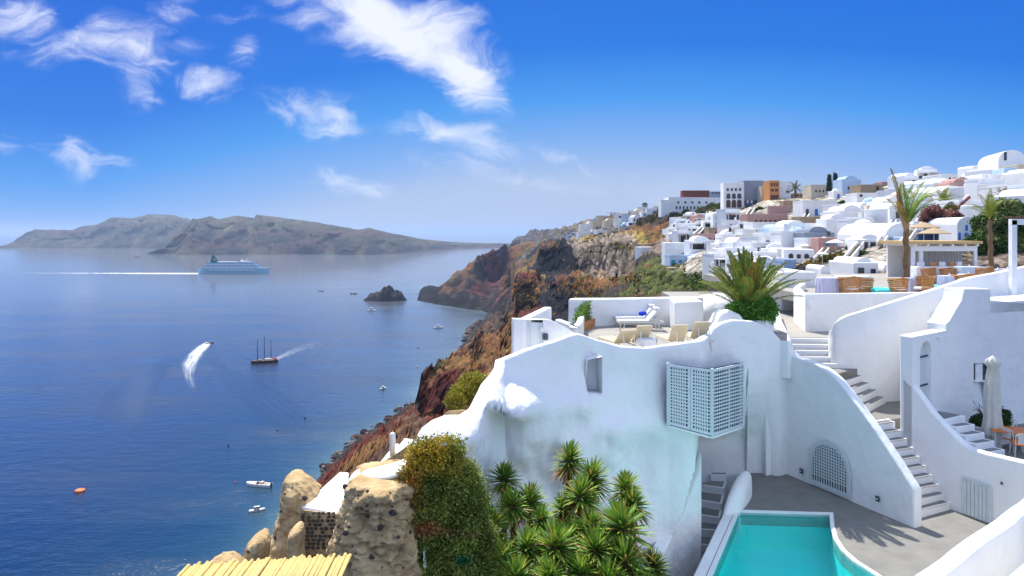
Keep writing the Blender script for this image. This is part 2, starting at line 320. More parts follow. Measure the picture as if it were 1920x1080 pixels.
# ---------------------------------------------------------------- coast table: far to near, (distance, picture row, colour)
KC = dict(r=(.075, .017, .012), o=(.17, .080, .030), b=(.010, .010, .014), g=(.05, .06, .015), t=(.17, .135, .105), y=(.26, .18, .045), p=(.075, .024, .030),
          w=(.33, .30, .25), s=(.08, .076, .078), d=(.075, .042, .028), u=(.03, .06, .06), k=(.032, .026, .023), e=(.5, .42, .3))
U = None
TAB = {
 -600: [(2000, U, 'u'), (1500, U, 'u'), (1000, U, 'u'), (700, U, 'u'), (110, U, 'u'), (90, 2000, 'r'), (70, 2000, 'd'), (50, 1800, 'd'), (30, 1500, 'd'), (8, 3700, 'd')],
 300: [(2000, U, 'u'), (1500, U, 'u'), (1000, U, 'u'), (700, U, 'u'), (190, U, 'u'), (170, 1240, 'r'), (140, 1300, 'd'), (90, 1300, 'd'), (50, 1250, 'd'), (8, 3700, 'd')],
 480: [(2000, U, 'u'), (1500, U, 'u'), (1000, U, 'u'), (700, U, 'u'), (235, U, 'u'), (215, 1085, 'r'), (160, 1100, 'd'), (90, 1120, 'd'), (50, 1100, 'd'), (8, 3700, 'd')],
 560: [(2000, U, 'u'), (1500, U, 'u'), (1000, U, 'u'), (700, U, 'u'), (285, U, 'u'), (260, 957, 'r'), (200, 965, 'd'), (120, 985, 'd'), (50, 1030, 'd'), (8, 3700, 'd')],
 605: [(2000, U, 'u'), (1500, U, 'u'), (1000, U, 'u'), (700, U, 'u'), (322, U, 'u'), (296, 896, 'k'), (235, 910, 'r'), (140, 935, 'o'), (60, 980, 'd'), (8, 3700, 'd')],
 660: [(2000, U, 'u'), (1500, U, 'u'), (1000, U, 'u'), (700, U, 'u'), (366, U, 'u'), (335, 838, 'k'), (270, 852, 'r'), (180, 876, 'o'), (70, 930, 'd'), (8, 3700, 'd')],
 720: [(2000, U, 'u'), (1500, U, 'u'), (1000, U, 'u'), (700, U, 'u'), (410, U, 'u'), (375, 800, 'k'), (300, 812, 'r'), (210, 832, 'o'), (80, 900, 'd'), (8, 3700, 'd')],
 765: [(2000, U, 'u'), (1500, U, 'u'), (1100, U, 'u'), (800, U, 'u'), (448, U, 'u'), (405, 770, 'k'), (330, 784, 'd'), (230, 806, 'o'), (90, 870, 'd'), (8, 3700, 'd')],
 776: [(2000, U, 'u'), (1118, 568, 'b'), (1110, 572, 'b'), (1098, U, 'b'), (452, U, 'u'), (420, 762, 'k'), (330, 778, 'd'), (240, 796, 'd'), (95, 860, 'd'), (8, 3700, 'd')],
 788: [(1800, U, 'u'), (1140, 560, 'b'), (1110, 568, 'b'), (1085, U, 'b'), (500, U, 'u'), (262, 706, 'r'), (250, 790, 'r'), (235, 796, 'd'), (100, 850, 'd'), (8, 3700, 'd')],
 822: [(1500, U, 'u'), (1190, 541, 'b'), (1110, 556, 'b'), (1040, U, 'b'), (560, U, 'u'), (275, 684, 'o'), (252, 715, 'r'), (240, 792, 'r'), (100, 836, 'd'), (8, 3700, 'd')],
 845: [(1500, U, 'u'), (1200, 522, 'd'), (1110, 545, 'b'), (1015, U, 'b'), (610, U, 'u'), (290, 672, 'o'), (245, 705, 'o'), (232, 770, 'r'), (100, 825, 'd'), (8, 3700, 'd')],
 880: [(1500, U, 'u'), (1220, 495, 'o'), (1150, 530, 'b'), (966, U, 'b'), (690, 640, 'k'), (320, 655, 'o'), (240, 690, 'o'), (220, 730, 'r'), (100, 800, 'd'), (8, 3700, 'd')],
 905: [(1600, U, 'u'), (1260, 480, 'p'), (1200, 528, 'p'), (930, U, 'k'), (840, 603, 'k'), (450, 628, 'k'), (300, 652, 'o'), (220, 690, 'o'), (100, 780, 'd'), (8, 3700, 'd')],
 935: [(1700, U, 'u'), (1330, 468, 'p'), (1290, 528, 'p'), (1000, 560, 'b'), (840, 590, 'k'), (480, 612, 'd'), (320, 645, 'o'), (220, 680, 'o'), (100, 750, 'd'), (8, 3700, 'd')],
 958: [(1900, U, 'u'), (1480, 456, 's'), (1400, 484, 'o'), (1330, 535, 'p'), (1000, 560, 'b'), (700, 590, 'k'), (420, 612, 'o'), (260, 660, 'y'), (100, 730, 'd'), (8, 3700, 'd')],
 966: [(1900, U, 'u'), (1500, 450, 's'), (1400, 482, 'o'), (1250, 510, 'd'), (640, 524, 'r'), (600, 530, 'r'), (585, 592, 'r'), (300, 645, 'o'), (100, 720, 'd'), (8, 3700, 'd')],
 1003: [(1900, U, 'u'), (1500, 434, 's'), (1440, 458, 's'), (1150, 495, 'o'), (640, 516, 'y'), (590, 528, 'r'), (570, 584, 'r'), (300, 625, 'y'), (100, 700, 'd'), (8, 3700, 'd')],
 1012: [(1900, U, 'u'), (1500, 432, 's'), (1430, 458, 's'), (760, 462, 'b'), (735, 520, 'b'), (560, 540, 'o'), (420, 575, 'b'), (300, 620, 'b'), (100, 700, 'd'), (8, 3700, 'd')],
 1042: [(1900, U, 'u'), (1400, 431, 's'), (1100, 448, 't'), (720, 460, 'b'), (700, 516, 'b'), (400, 530, 'b'), (370, 595, 'b'), (250, 625, 'k'), (100, 690, 'd'), (8, 3700, 'd')],
 1068: [(1600, U, 'u'), (1000, 424, 't'), (800, 442, 't'), (560, 462, 'b'), (545, 508, 'b'), (380, 525, 'o'), (360, 590, 'b'), (230, 620, 'k'), (100, 680, 'd'), (8, 3700, 'd')],
 1080: [(1500, U, 'u'), (900, 418, 't'), (700, 440, 't'), (440, 472, 't'), (425, 510, 't'), (370, 528, 'o'), (350, 585, 'b'), (220, 610, 'b'), (100, 700, 'd'), (8, 3700, 'd')],
 1120: [(1400, U, 'u'), (760, 408, 't'), (600, 436, 'y'), (390, 464, 't'), (372, 512, 't'), (320, 535, 'o'), (290, 560, 'k'), (200, 600, 'b'), (90, 710, 'd'), (8, 3700, 'd')],
 1170: [(1300, U, 'u'), (660, 401, 't'), (540, 428, 'y'), (350, 456, 't'), (334, 505, 't'), (290, 530, 'o'), (250, 552, 'k'), (180, 585, 'd'), (80, 720, 'd'), (8, 3700, 'd')],
 1200: [(1200, U, 'u'), (600, 395, 'd'), (480, 422, 'o'), (350, 450, 'y'), (300, 482, 'k'), (250, 512, 'g'), (210, 540, 'g'), (150, 580, 'd'), (75, 720, 'd'), (8, 3700, 'd')],
 1245: [(1000, U, 'u'), (520, 392, 'k'), (430, 412, 'k'), (350, 440, 'o'), (270, 470, 't'), (215, 510, 'g'), (180, 540, 'g'), (130, 575, 'k'), (65, 740, 'd'), (8, 3700, 'd')],
 1310: [(1000, U, 'u'), (450, 392, 'k'), (390, 405, 'g'), (310, 425, 'k'), (230, 460, 'w'), (180, 500, 'w'), (150, 530, 'g'), (110, 570, 'k'), (60, 760, 'd'), (8, 3700, 'd')],
 1370: [(900, U, 'u'), (380, 388, 'k'), (330, 398, 'w'), (270, 420, 'w'), (200, 455, 'w'), (150, 490, 'w'), (120, 525, 'k'), (85, 565, 'k'), (52, 640, 'd'), (8, 3700, 'd')],
 1440: [(900, U, 'u'), (340, 374, 'e'), (300, 385, 'w'), (250, 408, 'w'), (190, 440, 'w'), (140, 470, 'w'), (105, 505, 'k'), (70, 550, 't'), (52, 840, 'd'), (8, 3700, 'd')],
 1520: [(900, U, 'u'), (320, 369, 'e'), (270, 385, 'w'), (210, 410, 'w'), (160, 438, 'w'), (120, 465, 'w'), (88, 495, 'k'), (63, 530, 't'), (52, 840, 'd'), (8, 3700, 'd')],
 1600: [(900, U, 'u'), (275, 359, 'w'), (230, 378, 'w'), (180, 402, 'w'), (140, 428, 'w'), (105, 455, 'w'), (80, 485, 'w'), (60, 520, 't'), (52, 840, 'd'), (8, 3700, 'd')],
 1700: [(900, U, 'u'), (235, 348, 'w'), (200, 365, 'w'), (155, 390, 'w'), (125, 415, 'w'), (95, 445, 'w'), (75, 470, 'w'), (58, 505, 't'), (52, 840, 'd'), (8, 3700, 'd')],
 1800: [(900, U, 'u'), (205, 334, 'w'), (175, 350, 'w'), (135, 378, 'w'), (110, 402, 'w'), (88, 430, 'k'), (70, 458, 'k'), (56, 500, 't'), (51, 840, 'd'), (8, 3700, 'd')],
 1900: [(900, U, 'u'), (172, 324, 'w'), (150, 340, 'w'), (120, 368, 'w'), (98, 395, 'w'), (80, 425, 'k'), (66, 452, 'k'), (55, 495, 't'), (51, 840, 'd'), (8, 3700, 'd')],
 2150: [(900, U, 'u'), (150, 300, 'w'), (130, 320, 'w'), (105, 350, 'w'), (90, 380, 'w'), (75, 410, 'w'), (62, 445, 'w'), (54, 490, 't'), (51, 840, 'd'), (8, 3700, 'd')],
 3200: [(700, U, 'u'), (130, 300, 'w'), (110, 320, 'w'), (95, 350, 'w'), (82, 380, 'w'), (72, 410, 'w'), (60, 445, 'w'), (54, 490, 't'), (51, 840, 'd'), (8, 3700, 'd')],
}
for k_ in list(TAB):
    rows = []
    for (Y, py, c) in TAB[k_]:
        z = -116.0 if py is None else max(-116.0, -(py - 437) / F * Y)
        rows.append((Y, z, *KC[c]))
    TAB[k_] = rows
COLS = sorted(TAB)
def colrow(px):
    px = min(max(px, COLS[0]), COLS[-1])
    for a, b in zip(COLS, COLS[1:]):
        if px <= b:
            t = (px - a) / (b - a)
            return [tuple(lerp(p, q, t) for p, q in zip(r, s)) for r, s in zip(TAB[a], TAB[b])]
def ground_at(px, py):
    """distance where the hillside shows at this column and row (nearest ridge side first seen from above)"""
    rows = colrow(px)
    for a, b in zip(rows[1:], rows[2:]):
        pa, pb = 437 - a[1] / a[0] * F, 437 - b[1] / b[0] * F
        if pa <= py <= pb:
            t = (py - pa) / (pb - pa + 1e-6)
            return lerp(a[0], b[0], t), lerp(a[1], b[1], t)
    return rows[1][0], rows[1][1]
def ground_z(X, Y):
    rows = colrow(960 + X / Y * F)
    for a, b in zip(rows, rows[1:]):
        if a[0] >= Y >= b[0]:
            t = (a[0] - Y) / (a[0] - b[0]); return CH + lerp(a[1], b[1], t)
    return CH + rows[-1][1]

def build_coast():
    pxs = np.unique(np.concatenate([np.arange(-600, 540, 60), np.arange(540, 1500, 3.5), np.arange(1500, 2160, 8), np.arange(2160, 3201, 80)]))
    seg = [6, 12, 22, 26, 24, 30, 26, 20, 14]
    P = []
    for px in pxs:
        r = np.array(colrow(px)); line = []
        ci = max(0, min(len(COLS) - 2, int(np.searchsorted(COLS, px, 'right')) - 1)); ct = (px - COLS[ci]) / (COLS[ci + 1] - COLS[ci]); cs_ = min(1, max(0, (ct - .5) * 3 + .5 + .8 * noise.noise(Vector((px * .07, 0, 0)))))
        r[:, 2:] = np.array(TAB[COLS[ci]])[:, 2:] * (1 - cs_) + np.array(TAB[COLS[ci + 1]])[:, 2:] * cs_
        for i, n in enumerate(seg):
            t = (np.arange(n) / n)[:, None]
            if i < 1: line.append(r[i] * (1 - t) + r[i + 1] * t)
            else:
                q_ = r[i] * (1 - t) + r[i + 1] * t; tt = np.clip((t - .55 + .25 * noise.noise(Vector((px * .03, i, 5)))) * 5 + .5, 0, 1); q_[:, 2:] = r[i, 2:] * (1 - tt) + r[i + 1, 2:] * tt; line.append(q_)
        line.append(r[-1:]); P.append(np.concatenate(line))
    P = np.array(P)                      # cols x rows x 5
    nc, nr = P.shape[:2]
    Y = P[:, :, 0]; Z = P[:, :, 1]; C = P[:, :, 2:].copy()
    X = (pxs[:, None] - 960) / F * Y
    V = np.stack([X, Y, Z + CH], -1)
    # ragged, wandering borders between the kinds of rock and scrub
    I0, J0 = np.meshgrid(np.arange(nc), np.arange(nr), indexing='ij'); WA = np.zeros((nc, nr)); WB = np.zeros((nc, nr))
    for i in range(nc):
        for j in range(nr):
            WA[i, j] = noise.fractal(Vector((i * .055, j * .075, 3.3)), .6, 2.2, 4); WB[i, j] = noise.fractal(Vector((i * .06, j * .08, 8.8)), .6, 2.2, 4)
    ii = np.clip(I0 + (WA * 17).astype(int), 0, nc - 1); jj = np.clip(J0 + (WB * 13).astype(int), 0, nr - 1); sel = Y[ii, jj] > 0
    land = (Z[ii, jj] > -111) & (Z > -111)
    C = np.where(land[..., None], C[ii, jj], C)
    col = C
    vf = V.reshape(-1, 3); cf = col.reshape(-1, 3)
    for i in range(len(vf)):
        x, y, z = vf[i]
        if y > 1700 or z < -2: continue
        a = min(max(y * .0165, .5), 12.0)
        q = Vector((x / y * 30, math.log(y) * 26, z / y * 40))
        n1 = noise.ridged_multi_fractal(q, .75, 2.1, 5, 1.0, 2.0) - 1.0
        n2 = noise.fractal(q * 2.3 + Vector((7, 3, 1)), .7, 2.1, 4)
        n3 = noise.fractal(q * .35 + Vector((1, 8, 3)), .8, 2.1, 2)
        amp = a * (1.0 if (x / y * F + 960) < 1280 else .25) * (.3 if (x / y * F + 960) > 1060 and y > 430 else 1)
        vf[i][2] += amp * (.55 * n1 + .4 * n2) * min(1, max(0.08, (z + 2.0) / (12 if y < 900 else 40)))
        amp *= min(1, max(0.08, (z + 2.0) / (12 if y < 900 else 30)))
        if y > 900: amp *= .5
        vf[i][1] += amp * .9 * n2
        vf[i][0] += amp * .2 * n1
        # scrub and rock of their own colours
        t = max(0, min(1, .5 + 1.3 * n2 + .6 * n3))
        c = cf[i]; veg = c[0] > .09 and c[2] < .05
        if veg:
            g = np.array((.06, .065, .018)) if n3 > -.1 else np.array((.09, .035, .02))
            c[:] = c * t + g * (1 - t) if n2 + n3 < .25 else c
        else: c[:] = c * (.35 + 1.2 * t)
    fs = np.array([(i * nr + j, i * nr + j + 1, (i + 1) * nr + j + 1, (i + 1) * nr + j) for i in range(nc - 1) for j in range(nr - 1)])
    o = mesh_obj('hillside_terrain', vf, fs, M['terrain'], smooth=False, colors=cf, kind='structure')
    tag(o, label='steep volcanic cliff and hillside of red, black and ochre rock falling to the sea')
build_coast()

# ---------------------------------------------------------------- islands
def island(name, sil, con, Yback, seedv, label, strata, depth_k=1.0):
    px0, px1 = sil[0][0], sil[-1][0]
    pxs = np.linspace(px0, px1, int((px1 - px0) / 1.6)); nr = 46
    vs, cs = [], []
    for px in pxs:
        ps, pc = pl(sil, px), pl(con, px)
        Yc = CH * F / (pc - 437)
        edge = min(1, (px - px0) / 40 + .02, (px1 - px) / 40 + .02)
        Yr = Yc + (Yback * edge + 60)
        zr = CH - (ps - 437) / F * Yr                       # ridge height over sea
        zr = max(zr, 3)
        for j in range(nr):
            t = j / (nr - 1)
            if t < .74:
                s = t / .74
                prof = s ** .85
                Y = lerp(Yc, Yr, s); z = -4 + (zr + 4) * (.55 * min(1, s * 2.6) ** .8 + .45 * s)
            else:
                s = (t - .74) / .26; Y = Yr + s * 900; z = zr * (1 - s ** 1.5) - 6 * s
            X = (px - 960) / F * Y
            q = Vector((X / 230 + seedv, Y / 600, z / 260))
            n1 = noise.ridged_multi_fractal(q, .9, 2.1, 5, 1.0, 2.0) - 1.05
            n2 = noise.fractal(q * 4, .8, 2.1, 4)
            k = math.sin(min(1, t / .74) * math.pi) if t < .74 else 0
            Y2 = Y + 190 * n1 * k
            z2 = z + (30 * n1 + 10 * n2) * k * min(1, zr / 120) + 3 * n2 * min(1, max(z, 0) / 20)
            vs.append((X, Y2, z2))
            h = z2 / max(zr, 1)
            band = noise.fractal(Vector((X / 700, seedv, z2 / 42)), .8, 2, 3)
            base = np.array((.016, .017, .018)) if h < .55 + .25 * n1 else np.array((.040, .042, .022))
            if band > .12: base = base * .6 + np.array((.085, .065, .045)) * .4
            if n1 > .25: base = base * .6 + np.array((.11, .10, .05)) * .4
            if band < -.25: base = np.array((.06, .035, .03))
            cs.append(base * (1 + .5 * n2))
    n = len(pxs)
    fs = np.array([(i * nr + j, (i + 1) * nr + j, (i + 1) * nr + j + 1, i * nr + j + 1) for i in range(n - 1) for j in range(nr - 1)])
    o = mesh_obj(name, np.array(vs), fs, M['island'], smooth=True, colors=np.clip(np.array(cs), .02, .6), kind='structure')
    tag(o, label=label)
island('hill_island', [(4, 464), (30, 450), (63, 430), (100, 431), (137, 431), (152, 424), (181, 421), (210, 407), (248, 409), (280, 401), (324, 403), (362, 414), (420, 420), (520, 440), (600, 460)],
       [(4, 465), (200, 465.5), (320, 467), (600, 468)], 1200, 3.3, 'distant hazy island with a long ridge, farther off to the left', 0)
island('headland_island', [(299, 473), (312, 462), (325, 460), (333, 440), (345, 423), (358, 414), (362, 409), (366, 412), (395, 405), (410, 411), (440, 405), (477, 408), (480, 402), (560, 412), (640, 424), (672, 431), (690, 427), (740, 438), (790, 448), (850, 454), (905, 456), (965, 457)],
       [(299, 475), (330, 479), (480, 477.5), (560, 477), (680, 478.5), (740, 476), (800, 471), (860, 466.5), (965, 464)], 620, 9.1, 'dark cliffed island with a plateau top behind the cruise ship', 0)
# small rock islet
def islet():
    nu, nv = 60, 20; c = W(721, 563, 1135); vs = []; cs = []
    prof = [(-37, 0), (-30, 6), (-22, 14), (-8, 16), (0, 26), (8, 27), (14, 18), (26, 16), (30, 7), (37, 0)]
    for i in range(nu + 1):
        x = -35 + 70 * i / nu; h = pl(prof, x) * .92
        for j in range(nv + 1):
            t = -1 + 2 * j / nv; y = t * 22 * math.sqrt(max(0, 1 - (x / 36) ** 2) + .02)
            q = Vector((x / 9, y / 9, 2)); n = noise.fractal(q, .8, 2.1, 5)
            z = h * (1 - abs(t) ** 2.2) + n * 4.5 * (1 - t * t) - 1.5
            vs.append((c.x + x + 2 * n, c.y + y, z)); cs.append(np.array((.035, .032, .036)) * (1 + .6 * n))
    fs = np.array([(i * (nv + 1) + j, (i + 1) * (nv + 1) + j, (i + 1) * (nv + 1) + j + 1, i * (nv + 1) + j + 1) for i in range(nu) for j in range(nv)])
    tag(mesh_obj('islet', np.array(vs), fs, M['terrain'], colors=np.array(cs), kind='structure'), label='small dark rock islet off the headland')
islet()

# ---------------------------------------------------------------- sea
def sea():
    m = bpy.data.materials.new('sea_water'); m.use_nodes = True
    n, l = m.node_tree.nodes, m.node_tree.links; b = n['Principled BSDF']
    t = n.new('ShaderNodeTexCoord'); a = n.new('ShaderNodeAttribute'); a.attribute_name = 'tint'
    l.new(a.outputs['Color'], b.inputs['Base Color'])
    b.inputs['IOR'].default_value = 1.33; b.inputs['Specular IOR Level'].default_value = .85
    b.inputs['Coat Weight'].default_value = .85; b.inputs['Coat Roughness'].default_value = .07; b.inputs['Coat IOR'].default_value = 1.33
    def nz(scale, det, rough, vec=(1, 1, 1)):
        mp = n.new('ShaderNodeMapping'); mp.inputs['Scale'].default_value = vec; l.new(t.outputs['Object'], mp.inputs[0])
        x = n.new('ShaderNodeTexNoise'); x.inputs['Scale'].default_value = scale; x.inputs['Detail'].default_value = det; x.inputs['Roughness'].default_value = rough
        l.new(mp.outputs[0], x.inputs['Vector']); return x.outputs[0]
    w1 = nz(.09, 6, .62, (1.0, 1.8, 1)); w2 = nz(.55, 4, .6, (1, 1.5, 1)); big = nz(.006, 5, .6, (1, 3, 1))
    h = mth(n, l, 'ADD', mth(n, l, 'MULTIPLY', w1, 2.2), mth(n, l, 'MULTIPLY', w2, .55))
    bp = n.new('ShaderNodeBump'); bp.inputs['Distance'].default_value = 1.0
    mr = n.new('ShaderNodeMapRange'); mr.inputs[1].default_value = .3; mr.inputs[2].default_value = .7; mr.inputs[3].default_value = .14; mr.inputs[4].default_value = .42
    l.new(big, mr.inputs[0])
    dq = n.new('ShaderNodeVectorMath'); dq.operation = 'LENGTH'; l.new(t.outputs['Object'], dq.inputs[0])
    mq = n.new('ShaderNodeMapRange'); mq.inputs[1].default_value = 250; mq.inputs[2].default_value = 1500; mq.inputs[3].default_value = 1.1; mq.inputs[4].default_value = .22; l.new(dq.outputs['Value'], mq.inputs[0])
    l.new(mth(n, l, 'MULTIPLY', mr.outputs[0], mq.outputs[0]), bp.inputs['Strength'])
    l.new(h, bp.inputs['Height']); l.new(bp.outputs[0], b.inputs['Normal']); l.new(bp.outputs[0], b.inputs['Coat Normal'])
    mr2 = n.new('ShaderNodeMapRange'); mr2.inputs[1].default_value = .35; mr2.inputs[2].default_value = .65; mr2.inputs[3].default_value = .09; mr2.inputs[4].default_value = .2
    l.new(big, mr2.inputs[0])
    # sheltered and smooth under the cliffs, choppier out in the open bay
    dl = n.new('ShaderNodeVectorMath'); dl.operation = 'LENGTH'; l.new(t.outputs['Object'], dl.inputs[0])
    mo = n.new('ShaderNodeMapRange'); mo.inputs[1].default_value = 250; mo.inputs[2].default_value = 1600; mo.inputs[3].default_value = 0; mo.inputs[4].default_value = .40; l.new(dl.outputs['Value'], mo.inputs[0])
    l.new(mth(n, l, 'ADD', mr2.outputs[0], mo.outputs[0]), b.inputs['Roughness'])
    M['sea'] = m
    ang = np.concatenate([np.linspace(-55, 55, 221), np.linspace(60, 300, 41)])
    rad = np.concatenate([[1], np.geomspace(60, 2500, 120), np.geomspace(2700, 100000, 24)])
    coast = []
    for px in range(480, 1000, 6):
        rows = colrow(px)
        for a_, b_ in zip(rows, rows[1:]):
            if (a_[1] < -110.5) != (b_[1] < -110.5):
                tt = (-110.5 - a_[1]) / (b_[1] - a_[1]); Yv = lerp(a_[0], b_[0], tt)
                coast.append(((px - 960) / F * Yv, Yv))
    coast = np.array(coast)
    A, Rr = np.meshgrid(np.radians(ang), rad, indexing='ij')
    X = np.sin(A) * Rr; Y = np.cos(A) * Rr
    P = np.stack([X.ravel(), Y.ravel()], -1)
    d = np.full(len(P), 1e9)
    for c in coast: d = np.minimum(d, np.hypot(P[:, 0] - c[0], P[:, 1] - c[1]))
    deep = np.array((.0, .012, .045)); mid = np.array((.005, .05, .075)); sh = np.array((.10, .17, .15))
    t1 = np.exp(-d / 42)[:, None]; t2 = np.exp(-d / 7)[:, None]
    cc = deep * (1 - t1) + mid * t1; cc = cc * (1 - t2) + sh * t2
    V = np.stack([P[:, 0], P[:, 1], np.zeros(len(P))], -1); na, nr = len(ang), len(rad)
    fs = np.array([(i % na * nr + j, i % na * nr + j + 1, (i + 1) % na * nr + j + 1, (i + 1) % na * nr + j) for i in range(na) for j in range(nr - 1)])
    o = mesh_obj('sea', V, fs[:, ::-1].copy(), m, smooth=True, colors=cc, kind='structure')
    tag(o, label='blue caldera sea with silvery sun glitter')
sea()

# ---------------------------------------------------------------- haze
def haze():
    m = bpy.data.materials.new('haze_air'); m.use_nodes = True
    n, l = m.node_tree.nodes, m.node_tree.links; n.remove(n['Principled BSDF'])
    v = n.new('ShaderNodeVolumePrincipled'); v.inputs['Color'].default_value = (.50, .68, .97, 1)
    v.inputs['Density'].default_value = 0.000066; v.inputs['Anisotropy'].default_value = .35
    l.new(v.outputs[0], n['Material Output'].inputs['Volume'])
    b = MB(); b.box((0, 20000, 94), (210000, 250000, 432)); b.build('haze', m, kind='stuff', label='thin blue sea haze')
haze()
# ================================================================ foreground architecture
M['deck'] = mat('grey_cement_deck', (.225, .218, .20), .8, .25, col2=(.175, .17, .16), nscale=1.6, bump=.004, bscale=30, contrast=(.35, .7))
M['terrace_floor'] = mat('pale_cement_floor', (.36, .34, .30), .85, .2, col2=(.30, .285, .26), nscale=1.3)
M['tread'] = mat('dark_cement_tread', (.25, .25, .255), .85, .2, col2=(.2, .2, .2), nscale=3)
M['lattice'] = mat('grey_blue_paint', (.60, .66, .67), .55, .4, col2=(.53, .60, .62), nscale=4)
M['lattice_dark'] = mat('gap_shade_and_rail', (.035, .06, .09), .8, .2)  # dark tone put in for shade behind the lattice; also on door rails
M['tuff'] = mat('tan_tuff_rock', (.58, .43, .24), .95, .1, col2=(.37, .25, .12), nscale=2.2, bump=.10, bscale=5, contrast=(.36, .66), detail=9)
M['basalt'] = mat('dark_lava_stone', (.05, .04, .038), .9, .2, col2=(.09, .075, .065), nscale=12)
M['bamboo'] = mat('split_bamboo', (.70, .53, .20), .6, .35, col2=(.50, .36, .12), nscale=6)
M['pooltile'] = mat('turquoise_pool_plaster', (.07, .88, .84), .6, .3, col2=(.06, .82, .80), nscale=1.0)
M['cloth_white'] = mat('white_linen', (.80, .78, .80), .9, .1, trans=.15)
M['beige_canvas'] = mat('beige_canvas', (.66, .55, .36), .85, .1, col2=(.6, .5, .33), nscale=8)
M['cream_metal'] = mat('cream_metal', (.66, .64, .58), .45, .4)
M['terracotta'] = mat('terracotta', (.55, .25, .11), .85, .2, col2=(.45, .2, .09), nscale=10)
M['blue_fabric'] = mat('cobalt_fabric', (.01, .05, .5), .8, .2)
M['rattan'] = mat('honey_rattan', (.50, .24, .07), .55, .35, col2=(.36, .15, .04), nscale=9)
M['orange_wood'] = mat('orange_varnished_wood', (.75, .20, .03), .4, .4, col2=(.6, .15, .02), nscale=6)
M['umbrella_cloth'] = mat('ivory_umbrella_cloth', (.72, .71, .62), .9, .1, col2=(.62, .62, .55), nscale=4, trans=.12)
M['lampblack'] = mat('slate_lamp', (.05, .08, .10), .5, .4)
M['frost'] = mat('pale_glass', (.8, .85, .85), .25, .5)
M['turq'] = mat('turquoise_cover', (.10, .55, .58), .6, .3)
M['pine_wood'] = mat('pale_pine', (.62, .42, .2), .7, .2)
M['curtain'] = mat('grey_curtain', (.55, .52, .5), .9, .1)

def thing(name, label, cat, group=None, loc=(0, 0, 0)):
    return empty(name, loc, label=label, cat=cat, group=group)
def wallstrip(pts, thick, side=1):
    """pts: (x, y, zbottom, ztop). closed wall of even thickness along a plan line"""
    m = MB(); n = len(pts); fr = []; bk = []
    for i, p in enumerate(pts):
        a, b = pts[max(i - 1, 0)], pts[min(i + 1, n - 1)]
        d = Vector((b[0] - a[0], b[1] - a[1], 0)).normalized(); nn = Vector((-d.y, d.x, 0)) * side * thick
        fr.append(((p[0], p[1], p[2]), (p[0], p[1], p[3]))); bk.append(((p[0] + nn.x, p[1] + nn.y, p[2]), (p[0] + nn.x, p[1] + nn.y, p[3])))
    vs = []
    for f, b in zip(fr, bk): vs += [f[0], f[1], b[1], b[0]]
    fs = []
    for i in range(n - 1):
        o = i * 4
        for k in range(4): fs.append((o + k, o + (k + 1) % 4, o + 4 + (k + 1) % 4, o + 4 + k))
    fs += [(3, 2, 1, 0), (4 * n - 4, 4 * n - 3, 4 * n - 2, 4 * n - 1)]
    m.add(vs, fs); return m
def fix_normals(o):
    import bmesh
    bm = bmesh.new(); bm.from_mesh(o.data); bmesh.ops.recalc_face_normals(bm, faces=bm.faces); bm.to_mesh(o.data); bm.free(); return o
def cut(o, cutter):
    """subtract a shape from a mesh for good; the cutter is removed again"""
    fix_normals(o); c = cutter.build('tool', None); fix_normals(c)
    md = o.modifiers.new('cut', 'BOOLEAN'); md.operation = 'DIFFERENCE'; md.object = c; md.solver = 'EXACT'
    bpy.context.view_layer.update()
    dg = bpy.context.evaluated_depsgraph_get()
    me = bpy.data.meshes.new_from_object(o.evaluated_get(dg)); o.modifiers.remove(md)
    old = o.data; o.data = me; bpy.data.meshes.remove(old)
    cm = c.data; bpy.data.objects.remove(c); bpy.data.meshes.remove(cm)
    return o
def bev(o, wd, seg=3, ang=35):
    b = o.modifiers.new('bevel', 'BEVEL'); b.width = wd; b.segments = seg; b.limit_method = 'ANGLE'; b.angle_limit = R(ang); b.use_clamp_overlap = True
    o.data.polygons.foreach_set('use_smooth', [True] * len(o.data.polygons))
    try:
        w_ = o.modifiers.new('wn', 'WEIGHTED_NORMAL'); w_.keep_sharp = True
    except Exception: pass
    return o
def onplane(px, py, P0, P1):
    """point of the vertical plane through plan points P0,P1 seen at (px, py)"""
    t = (px - 960) / F; dx, dy = P1[0] - P0[0], P1[1] - P0[1]
    # P0.x+s dx = t (P0.y+s dy)
    s = (t * P0[1] - P0[0]) / (dx - t * dy); Y = P0[1] + s * dy
    return W(px, py, Y)
Av = Vector((.392, -.92, 0)); Bv = Vector((.92, .392, 0))

# ---------------------------------------------------------------- pool deck and pool
ZD = CH - 10.0
pool = [G(*p, -10) for p in ((1386, 960), (1555, 965), (1557, 988), (1563, 1010), (1577, 1032), (1600, 1053), (1645, 1082), (1720, 1140))]
pool2 = [(p.x, p.y) for p in pool] + [(10.9, 16.0), (4.4, 16.0)]
p0, pn = Vector(pool[0]), G(1335, 1080, -10)
e = (pn - p0).normalized(); far_l = p0 + e * ((16.0 - p0.y) / e.y)
pool2[-1] = (far_l.x, 16.0)
def offset_poly(poly, d):
    n = len(poly); r = []
    ar = sum(poly[i][0] * poly[(i + 1) % n][1] - poly[(i + 1) % n][0] * poly[i][1] for i in range(n)); s = -1 if ar < 0 else 1
    for i in range(n):
        a, b, c = Vector(poly[i - 1]), Vector(poly[i]), Vector(poly[(i + 1) % n])
        d1, d2 = (b - a).normalized(), (c - b).normalized(); n1, n2 = Vector((d1.y, -d1.x)), Vector((d2.y, -d2.x)); m = (n1 + n2).normalized()
        k = d / max(.3, m.dot(n1)); q = b + m * k * s; r.append((q.x, q.y))
    return r
rim = offset_poly(pool2, .13)
